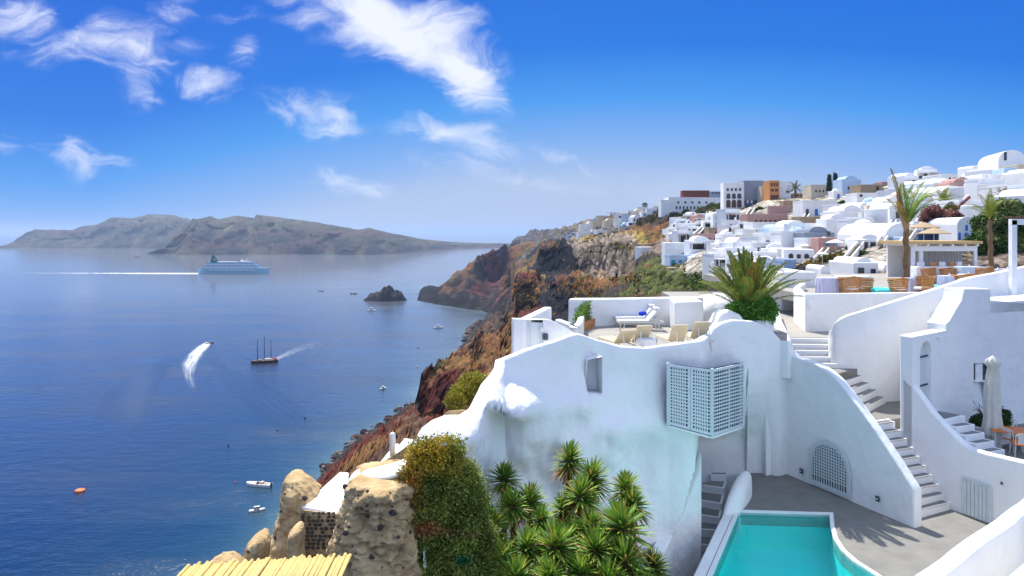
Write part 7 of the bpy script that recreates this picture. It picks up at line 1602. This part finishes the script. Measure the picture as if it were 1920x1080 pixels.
for lab, px, top_, bot, wpx in (('taller dark Norfolk pine on the ridge', 1555, 328, 362, 9), ('shorter grey green Norfolk pine just right of the taller one', 1566, 325, 358, 10)):
    p = W(px, bot, hpos(px, bot).y - 16); s = p.y / F; t = empty('pine_tree', p, label=lab, cat='pine tree', group='pines on the ridge'); H = (bot - top_) * s; V, T = [], []
    C_ = []; N_ = []
    for k in range(1500):
        z = rng.uniform(.12, 1) ; rr = (1.06 - z) * wpx * s * .62 * (.6 + .4 * abs(math.sin(z * 30))) * math.sqrt(rng.random()); a = rng.uniform(0, 6.28); C_.append((rr * math.cos(a), rr * math.sin(a), z * H)); N_.append((math.cos(a), math.sin(a), -.1))
    o = leaf_cloud('crown', np.array(C_), np.array(N_), .7, .3, np.array((.06, .09, .05)) * rng.uniform(.5, 1.5, (1500, 1)), M['leaf']); o.parent = t
    m = MB(); m.bar((0, 0, -1), (0, 0, H * .8), .35); localpart('trunk', m, M['bark'], t)
def small_palm(label, px, py_top, py_base, Y, fl, g, g2, seed, wpx=0):
    b, c = W(px, py_base, Y), W(px, py_top, Y); rs = np.random.default_rng(seed); fr = []
    for i in range(26): a = i * 2.4; el = lerp(80, -12, i / 25); fr.append(((math.cos(a) * math.cos(R(el)), math.sin(a) * math.cos(R(el)), math.sin(R(el))), fl * rs.uniform(.8, 1.1), .8, (0, 0)))
    palm('date_palm', label, b, c, fr, fl * .22, 16, np.array(g), np.array(g2), (.35 * Y / 300 + .1, .3 * Y / 300 + .08), seed, tipdry=.1, w0=.06)
small_palm('date palm on the ridge right of the orange house', 1491, 356, 374, hpos(1491, 372).y - 2, 4.6, (.10, .13, .04), (.3, .25, .1), 31)
small_palm('green date palm above the rusty pink tree', 1770, 378, 402, 118, 2.7, (.20, .24, .04), (.3, .28, .08), 32)
small_palm('brown date palm at the far right above the garden tree', 1882, 372, 395, 100, 1.9, (.22, .13, .06), (.3, .2, .1), 33)
# ---- scrub over the open slopes: uncountable
def scrub():
    C_, N_, T = [], [], []
    areas = [(1235, 1330, 395, 432, (.11, .11, .035), 240, 1.0), (1290, 1350, 385, 398, (.10, .13, .03), 50, .9), (1195, 1250, 395, 425, (.12, .10, .05), 90, 1.0), (1140, 1330, 430, 470, (.22, .17, .03), 130, .8), (1195, 1330, 512, 560, (.07, .12, .02), 190, .7), (1195, 1290, 500, 545, (.14, .08, .04), 90, .7), (1270, 1350, 525, 565, (.11, .17, .02), 120, .7), (1080, 1200, 520, 560, (.26, .17, .03), 150, .7),
             (1090, 1170, 436, 462, (.12, .12, .05), 60, .9), (1560, 1640, 384, 396, (.06, .11, .02), 40, .6), (1500, 1560, 440, 448, (.07, .12, .03), 24, .6), (1440, 1500, 470, 500, (.13, .15, .03), 60, .7), (1500, 1545, 486, 500, (.2, .15, .03), 40, .6), (1560, 1580, 462, 480, (.05, .12, .02), 8, .6), (820, 940, 640, 700, (.26, .13, .03), 420, .4), (700, 860, 770, 850, (.2, .12, .03), 240, .5), (960, 1010, 520, 620, (.3, .2, .05), 160, .8), (1040, 1090, 590, 620, (.3, .2, .05), 100, .5), (1655, 1700, 440, 452, (.1, .14, .04), 20, .5)]
    for (x0, x1, y0, y1, col, n, sz) in areas:
        for _ in range(n):
            px, py = random.uniform(x0, x1), random.uniform(y0, y1); p = hpos(px, py)
            if p.z < 10: continue
            r = max(.3, p.y * .0032) * sz * random.uniform(.5, 1.5); k = 34; v = rng.normal(0, 1, (k, 3)); v[:, 2] = np.abs(v[:, 2]); v /= np.linalg.norm(v, axis=1)[:, None]
            C_.append(np.array(p) + v * np.array((r, r, r * .7)) * rng.uniform(.7, 1.05, (k, 1))); N_.append(v); cc = np.array(col) * random.uniform(.45, 1.5) * np.array((random.uniform(.7, 1.4), 1, 1)); T.append(np.tile(cc, (k, 1)) * rng.uniform(.6, 1.4, (k, 1)) * r ** 0)
    C_, N_, T = np.concatenate(C_), np.concatenate(N_), np.concatenate(T); sizes = np.clip(np.linalg.norm(C_[:, :2], axis=1) * .0030, .10, 1.4)
    n = len(C_); d = N_ + rng.normal(0, .6, (n, 3)); d /= np.linalg.norm(d, axis=1)[:, None]; a = np.cross(d, rng.normal(0, 1, (n, 3))); a /= np.linalg.norm(a, axis=1)[:, None]; s = sizes[:, None]
    V = np.stack([C_, C_ + d * s * .5 + a * s * .45, C_ + d * s, C_ + d * s * .5 - a * s * .45], 1).reshape(-1, 3)
    mesh_obj('hillside_scrub', V, np.arange(n * 4).reshape(-1, 4), M['leaf'], colors=np.clip(np.repeat(T, 4, 0), .004, .8), kind='stuff', label='low green and golden scrub covering the open slopes')
scrub()
# ---- boulders along the waterline and on the red slope
def boulders():
    vs, fs, cs = [], [], []
    for k in range(420):
        px = random.choice([random.uniform(600, 780), random.uniform(600, 700), random.uniform(830, 900)]); rr = colrow(px); best = None
        for a_, b_ in zip(rr, rr[1:]):
            if a_[1] < -110.5 <= b_[1]: tt = (-110.5 - a_[1]) / (b_[1] - a_[1]); best = lerp(a_[0], b_[0], tt)
        if not best: continue
        Y = best + random.gauss(2, 7); r = random.uniform(.5, 2.4) * best / 500 + .3; c = Vector(((px - 960) / F * Y, Y, max(.0, ground_z((px - 960) / F * Y, Y)) + r * .1 if Y < best else .1)); b = len(vs); n = 7
        g = random.choice([(.05, .04, .045), (.10, .05, .04), (.2, .16, .14)]); sx, sy = random.uniform(.8, 1.6), random.uniform(.8, 1.4)
        for (q, z) in ((.55, -.6), (1, -.05), (.75, .5), (.1, .75)):
            for j in range(n): a = 2 * math.pi * j / n; w_ = random.uniform(.7, 1.2); vs.append((c.x + r * sx * q * w_ * math.cos(a), c.y + r * sy * q * w_ * math.sin(a), c.z + r * z)); cs.append(g)
        fs += [(b + i * n + j, b + i * n + (j + 1) % n, b + (i + 1) * n + (j + 1) % n, b + (i + 1) * n + j) for i in range(3) for j in range(n)]
    mesh_obj('shore_boulders', np.array(vs), np.array(fs), M['terrain'], colors=np.array(cs), kind='stuff', label='dark boulders scattered along the foot of the cliff')
boulders()
# ================================================================ boats and wakes
M['hull_white'] = mat('boat_white', (.75, .76, .77), .4, .5)
M['hull_blue'] = mat('ship_blue_white', (.30, .55, .66), .5, .4)
M['ship_dark'] = mat('ship_dark_blue', (.02, .12, .22), .5, .4)
M['funnel'] = mat('funnel_green', (.01, .10, .10), .5, .4)
M['hull_dark'] = mat('dark_varnished_hull', (.05, .02, .02), .5, .4)
M['deck_wood'] = mat('deck_wood', (.38, .22, .12), .7, .3)
M['sail_red'] = mat('red_canvas', (.5, .06, .03), .8, .2)
M['buoy'] = mat('buoy_orange', (.75, .16, .02), .5, .4)
def hull(L_, Bm, H, mt, name='hull', par=None, bow=.35, sheer=.35, draft=.5, stern=.85):
    n = 14; vs = []
    for i in range(n + 1):
        x = i / n; b = Bm / 2 * (stern + (1 - stern) * min(1, x * 4)) * (1 if x < 1 - bow else math.sqrt(max(0, 1 - ((x - 1 + bow) / bow) ** 2)) * .98 + .02); zt = H * (1 + sheer * max(0, x - .4) ** 1.5); xx = -L_ / 2 + L_ * x
        vs += [(xx, -b, zt), (xx * (1 if x < .9 else .97), -b * .72, -draft), (xx * (1 if x < .9 else .97), b * .72, -draft), (xx, b, zt)]
    m = MB(); m.add(vs, [(i * 4 + k, i * 4 + (k + 1) % 4, (i + 1) * 4 + (k + 1) % 4, (i + 1) * 4 + k) for i in range(n) for k in range(4)] + [(3, 2, 1, 0), (4 * n, 4 * n + 1, 4 * n + 2, 4 * n + 3)])
    o = fix_normals(m.build(name, mt)); o.parent = par; return o
def vessel(name, label, cat, px, py, heading, group=None):
    p = G(px, py, -CH); return empty(name, (p.x, p.y, 0), R(heading), label=label, cat=cat, group=group)
# cruise ship
t = vessel('cruise_ship', 'white and blue cruise ship with a fin funnel sailing before the far islands', 'cruise ship', 440, 513.5, -4)
hull(196, 26, 13, M['hull_blue'], 'hull', t, bow=.22, sheer=.7, draft=1)
for k in range(5):
    x0, x1, z = -88 + 3.5 * k, 74 - 4.2 * k, 13.2 + 3.5 * k; m = MB(); m.box(((x0 + x1) / 2, 0, z + 1.2), (x1 - x0, 26 - k, 2.6)); localpart('deck_level', m, M['hull_white'] if k % 2 else M['hull_blue'], t)
    m = MB(); m.box(((x0 + x1) / 2, 0, z + 3.0), (x1 - x0 - 3, 24.5 - k, 1.0)); localpart('window_band', m, M['ship_dark'], t)
for k in range(9): m = MB(); m.box((-58 + 14 * k, -13.2, 10.6), (9, 1.4, 2)); localpart('lifeboat', m, M['hull_white'], t)
m = MB(); m.plate([(-66, -4, 30), (-44, -4, 30), (-58, -4, 50), (-62, -4, 50)], (0, 8, 0)); localpart('fin_funnel', m, M['funnel'], t)
m = MB(); m.lathe((-54, -4.3, 37), [(1.6, 0), (1.6, 2.4)], 10); localpart('funnel_emblem', m, M['hull_white'], t)
m = MB(); m.box((-20, 0, 32), (50, 18, 2)); m.box((30, 0, 32.4), (24, 20, 3)); localpart('sun_deck', m, M['hull_white'], t, kind='stuff')
m = MB(); m.lathe((20, 0, 33), [(3.5, 0), (4.5, 2), (3.5, 4), (.1, 5)], 14); localpart('radar_dome', m, M['hull_white'], t)
m = MB(); m.bar((34, 0, 33), (34, 0, 42), .8); localpart('mast', m, M['hull_white'], t)
# schooner
t = vessel('schooner', 'three masted dark wooden schooner with bare masts', 'sailing ship', 496, 680, 200)
hull(22, 5.4, 1.9, M['hull_dark'], 'hull', t, bow=.4, sheer=.6)
m = MB(); m.box((0, 0, 1.9), (18, 4.2, .1)); localpart('deck', m, M['deck_wood'], t)
m = MB(); m.box((-3, 0, 2.7), (6, 2.8, 1.4)); bev(localpart('deck_house', m, M['canvas'], t), .1); m = MB(); m.box((-8.4, 0, 3.0), (3.4, 3.4, .9)); localpart('red_awning', m, M['sail_red'], t); m = MB(); m.box((3.4, 0, 2.4), (3, 2, .8)); localpart('skylight', m, M['deck_wood'], t)
for x, h in ((5.6, 20), (.2, 22), (-5.2, 19)): m = MB(); m.tube([(x, 0, 1.5), (x, 0, h)], [.34, .2], 8); localpart('mast', m, M['hull_dark'], t)
for x in (5.6, .2, -5.2): m = MB(); m.bar((x, 0, 4.6), (x - 4.0, 0, 4.3), .22); localpart('boom', m, M['deck_wood'], t)
m = MB(); m.bar((10.5, 0, 3.0), (14, 0, 4.0), .2); localpart('bowsprit', m, M['hull_dark'], t)
def motorboat(label, px, py, L_, heading, kind=0, group='motor boats on the bay'):
    t = vessel('motor_boat', label, 'motor boat', px, py, heading, group); B_ = L_ * .28; H = L_ * .10
    hull(L_, B_, H, M['hull_dark'] if kind == 2 else M['hull_white'], 'hull', t, bow=.5, sheer=.4, draft=.3)
    m = MB(); m.box((-L_ * .08, 0, H * 1.02), (L_ * .62, B_ * .66, .06)); localpart('deck', m, M['deck_wood'] if kind in (0, 2) else M['canvas'], t)
    m = MB(); m.plate([(L_ * .06, -B_ * .36, H), (L_ * .06, B_ * .36, H), (-L_ * .02, B_ * .3, H * 2), (-L_ * .02, -B_ * .3, H * 2)], (.05, 0, 0)); localpart('windscreen', m, M['win_dark'], t)
    m = MB(); m.box((-L_ * .14, 0, H * 1.35), (L_ * .1, B_ * .5, H * .7)); localpart('seat', m, M['canvas'] if kind != 1 else M['win_dark'], t)
    if kind == 1: m = MB(); m.box((-L_ * .02, 0, H * 2.2), (L_ * .36, B_ * .6, H * 1.6)); bev(localpart('cabin', m, M['hull_white'], t), .1); m = MB(); m.box((-L_ * .02, 0, H * 2.4), (L_ * .37, B_ * .62, H * .6)); localpart('cabin_window', m, M['win_dark'], t)
    m = MB(); m.box((-L_ * .5, 0, H * .8), (L_ * .05, B_ * .2, H * 1.2)); localpart('outboard', m, M['win_dark'], t); return t
motorboat('long white runabout moored beside the red buoy near the rock fin', 485, 911, 11.8, -12 + 180)
motorboat('smaller white and grey open boat just below the long runabout', 482, 958, 6.2, 22, 1)
motorboat('white cabin cruiser in the small bay below the cliffs', 822, 615, 11, 8, 1); motorboat('white motor yacht near the dark islet', 697, 583, 14, -4, 1)
motorboat('dark hulled white cabin boat in the open bay above the red cliff', 718, 729, 6.5, 60, 1); motorboat('tiny boat nearest the cliff below the white cabin cruiser', 784, 652, 4, 80, 2); motorboat('tiny boat above the red cliff', 781, 688, 3.8, 70, 0)
motorboat('long low dark boat left of the dark islet', 663, 551, 12, 10, 2); motorboat('faint small motor boat at the right end of its thin wake, left of the islet', 602, 546, 10, 0, 2); motorboat('tiny boat far off before the left island', 257, 482, 22, 0, 2)
t = motorboat('speeding motor boat at the head of the curved white wake', 393, 644, 8.5, 50, 2)
for lab, px, py, r, mt in (('orange ring buoy alone in the lower left', 150, 921, 1.5, 'buoy'), ('small red buoy left of the long runabout', 441, 905, .45, 'buoy'), ('small dark mooring buoy in the lower middle of the bay', 428, 836, .55, 'win_dark'), ('small dark mooring buoy near the wake ripples', 520, 808, .5, 'win_dark'), ('small dark mooring buoy right of the wake ripples', 572, 785, .55, 'win_dark')):
    p = G(px, py, -CH); t = empty('buoy', (p.x, p.y, 0), 0, label=lab, cat='buoy'); m = MB()
    if r > 1:
        m.tube([(r * math.cos(a), r * math.sin(a), .25) for a in [k * math.pi / 10 for k in range(21)]], .55, 10); localpart('float_ring', m, M[mt], t, smooth=True); m = MB(); m.lathe((0, 0, .1), [(1.2, 0), (1.2, .3), (.9, .5)], 14); localpart('inner_float', m, M['deck_wood'], t)
    else: m.lathe((0, 0, -.3), [(r * .5, 0), (r, r * .8), (r * .8, r * 1.6), (.05, r * 2.1)], 12); localpart('float_body', m, M[mt], t, smooth=True)

# ---- wakes: foam sheets and ripple trains lying on the water
def foam_mat(name, dens, stretch, ripple=False):
    m = bpy.data.materials.new(name); m.use_nodes = True; n, l = m.node_tree.nodes, m.node_tree.links; b = n['Principled BSDF']
    uvn = n.new('ShaderNodeUVMap'); uvn.uv_map = 'flow'; sep = n.new('ShaderNodeSeparateXYZ'); l.new(uvn.outputs[0], sep.inputs[0])
    edge = mth(n, l, 'SUBTRACT', 1.0, mth(n, l, 'ABSOLUTE', mth(n, l, 'MULTIPLY_ADD', sep.outputs[1], 2.0, -1.0)))
    mp = n.new('ShaderNodeMapping'); mp.inputs['Scale'].default_value = stretch; l.new(uvn.outputs[0], mp.inputs[0])
    if not ripple:
        b.inputs['Base Color'].default_value = (.82, .86, .9, 1); b.inputs['Roughness'].default_value = .7
        nz = n.new('ShaderNodeTexNoise'); nz.inputs['Scale'].default_value = 1; nz.inputs['Detail'].default_value = 6; l.new(mp.outputs[0], nz.inputs['Vector'])
        fade = mth(n, l, 'SUBTRACT', 1.0, sep.outputs[0]); a = mth(n, l, 'MULTIPLY', mth(n, l, 'MULTIPLY', edge, 1.7, clamp=True), fade)
        al = mth(n, l, 'MULTIPLY', mth(n, l, 'ADD', mth(n, l, 'MULTIPLY_ADD', nz.outputs[0], 2.6, -1.3), mth(n, l, 'MULTIPLY', a, 1.5)), mth(n, l, 'MULTIPLY', a, dens), clamp=True)
    else:
        a_ = n.new('ShaderNodeAttribute'); a_.attribute_name = 'tint'; b.inputs['Base Color'].default_value = (.01, .045, .11, 1); b.inputs['Roughness'].default_value = .3; b.inputs['Coat Weight'].default_value = 1; b.inputs['Coat Roughness'].default_value = .1
        wv = n.new('ShaderNodeTexWave'); wv.wave_type = 'BANDS'; wv.bands_direction = 'X'; wv.inputs['Scale'].default_value = stretch[0]; wv.inputs['Distortion'].default_value = 1.2; wv.inputs['Detail'].default_value = 1.5; wv.inputs['Detail Scale'].default_value = 2
        l.new(uvn.outputs[0], wv.inputs['Vector']); bp = n.new('ShaderNodeBump'); bp.inputs['Distance'].default_value = .55; bp.inputs['Strength'].default_value = .9; l.new(wv.outputs[0], bp.inputs['Height']); l.new(bp.outputs[0], b.inputs['Normal'])
        ends = mth(n, l, 'MULTIPLY', mth(n, l, 'MULTIPLY', sep.outputs[0], mth(n, l, 'SUBTRACT', 1.0, sep.outputs[0])), 5.0, clamp=True)
        al = mth(n, l, 'MULTIPLY', mth(n, l, 'MULTIPLY', mth(n, l, 'MULTIPLY', edge, 1.6, clamp=True), ends), dens, clamp=True)
    tr = n.new('ShaderNodeBsdfTransparent'); ms = n.new('ShaderNodeMixShader'); l.new(al, ms.inputs[0]); l.new(tr.outputs[0], ms.inputs[1]); l.new(b.outputs[0], ms.inputs[2]); l.new(ms.outputs[0], n['Material Output'].inputs[0]); return m
def ribbon(name, label, rows, mt, z=.06):
    """rows: (pxL, pyL, pxR, pyR) along the wake; lies on the sea"""
    V, uvs = [], []; k = len(rows)
    sub = []
    for i in range(k - 1):
        for j in range(6): sub.append([lerp(a, b, j / 6) for a, b in zip(rows[i], rows[i + 1])])
    sub.append(list(rows[-1])); k = len(sub); nv = 5
    for i, (a, b, c, d) in enumerate(sub):
        L0, R0 = G(a, b, -CH), G(c, d, -CH)
        for j in range(nv): p = L0.lerp(R0, j / (nv - 1)); V.append((p.x, p.y, z)); uvs.append((i / (k - 1), j / (nv - 1)))
    Fc = [(i * nv + j, i * nv + j + 1, (i + 1) * nv + j + 1, (i + 1) * nv + j) for i in range(k - 1) for j in range(nv - 1)]
    o = mesh_obj(name, V, Fc, mt, kind='stuff', label=label, smooth=True); ul = o.data.uv_layers.new(name='flow')
    for lp in o.data.loops: ul.data[lp.index].uv = uvs[lp.vertex_index]
    if o.data.polygons[0].normal.z < 0: o.data.flip_normals()
fm = foam_mat('foam_trail', .85, (7, 9, 1)); 
ribbon('boat_wake', 'white foam wake curving behind the speeding boat', [(385, 641, 396, 645), (366, 650, 390, 656), (350, 664, 378, 672), (338, 682, 370, 690), (340, 702, 366, 708), (350, 722, 370, 727), (362, 742, 374, 745)], fm)
fm2 = foam_mat('thin_foam_trail', 1.0, (40, 2, 1)); ribbon('ship_wake', 'long straight white wake behind the cruise ship', [(372, 511.8, 372, 514.6), (250, 511.3, 250, 514.4), (120, 510.8, 120, 514), (-20, 510.2, -20, 513.8)], fm2, .3)
fm3 = foam_mat('faint_foam_trail', .16, (12, 4, 1)); ribbon('schooner_wake', 'faint foam trail behind the schooner', [(512, 672, 514, 678), (540, 656, 545, 668), (575, 642, 582, 656), (610, 630, 620, 648)], fm3)
rm1 = foam_mat('ripple_left', .55, (1.9, 1, 1), True); rm2 = foam_mat('ripple_right', .55, (1.9, 1, 1), True)
def ripples(label, path, wpx, spacing, mt):
    """parallel crests running along the path; flow x goes across the crests"""
    V, uvs = [], []; k = (len(path) - 1) * 8 + 1; nv = 9
    for i in range(k):
        f = i / 8; a = path[min(int(f), len(path) - 2)]; b = path[min(int(f), len(path) - 2) + 1]; q = f - min(int(f), len(path) - 2); px, py, w_ = [lerp(s, t_, q) for s, t_ in zip(a, b)]
        for j in range(nv): r = j / (nv - 1) - .5; p = G(px + w_ * r * wpx[0], py + w_ * r * wpx[1], -CH); V.append((p.x, p.y, .05)); uvs.append((j / (nv - 1), i / (k - 1)))
    Fc = [(i * nv + j, i * nv + j + 1, (i + 1) * nv + j + 1, (i + 1) * nv + j) for i in range(k - 1) for j in range(nv - 1)]
    o = mesh_obj('wake_ripples', V, Fc, mt, kind='stuff', label=label, smooth=True); ul = o.data.uv_layers.new(name='flow')
    for lp in o.data.loops: ul.data[lp.index].uv = uvs[lp.vertex_index]
    if o.data.polygons[0].normal.z < 0: o.data.flip_normals()
ripples('long ripples fanning down to the left from the speeding boat', [(345, 664, 10), (300, 690, 34), (260, 725, 60), (232, 765, 84), (215, 805, 80)], (1, .55), 5, rm1)
ripples('long ripples fanning down to the right from the speeding boat', [(384, 664, 8), (410, 690, 26), (450, 720, 44), (500, 752, 60), (550, 790, 66), (585, 830, 60)], (.75, -.75), 5, rm2)
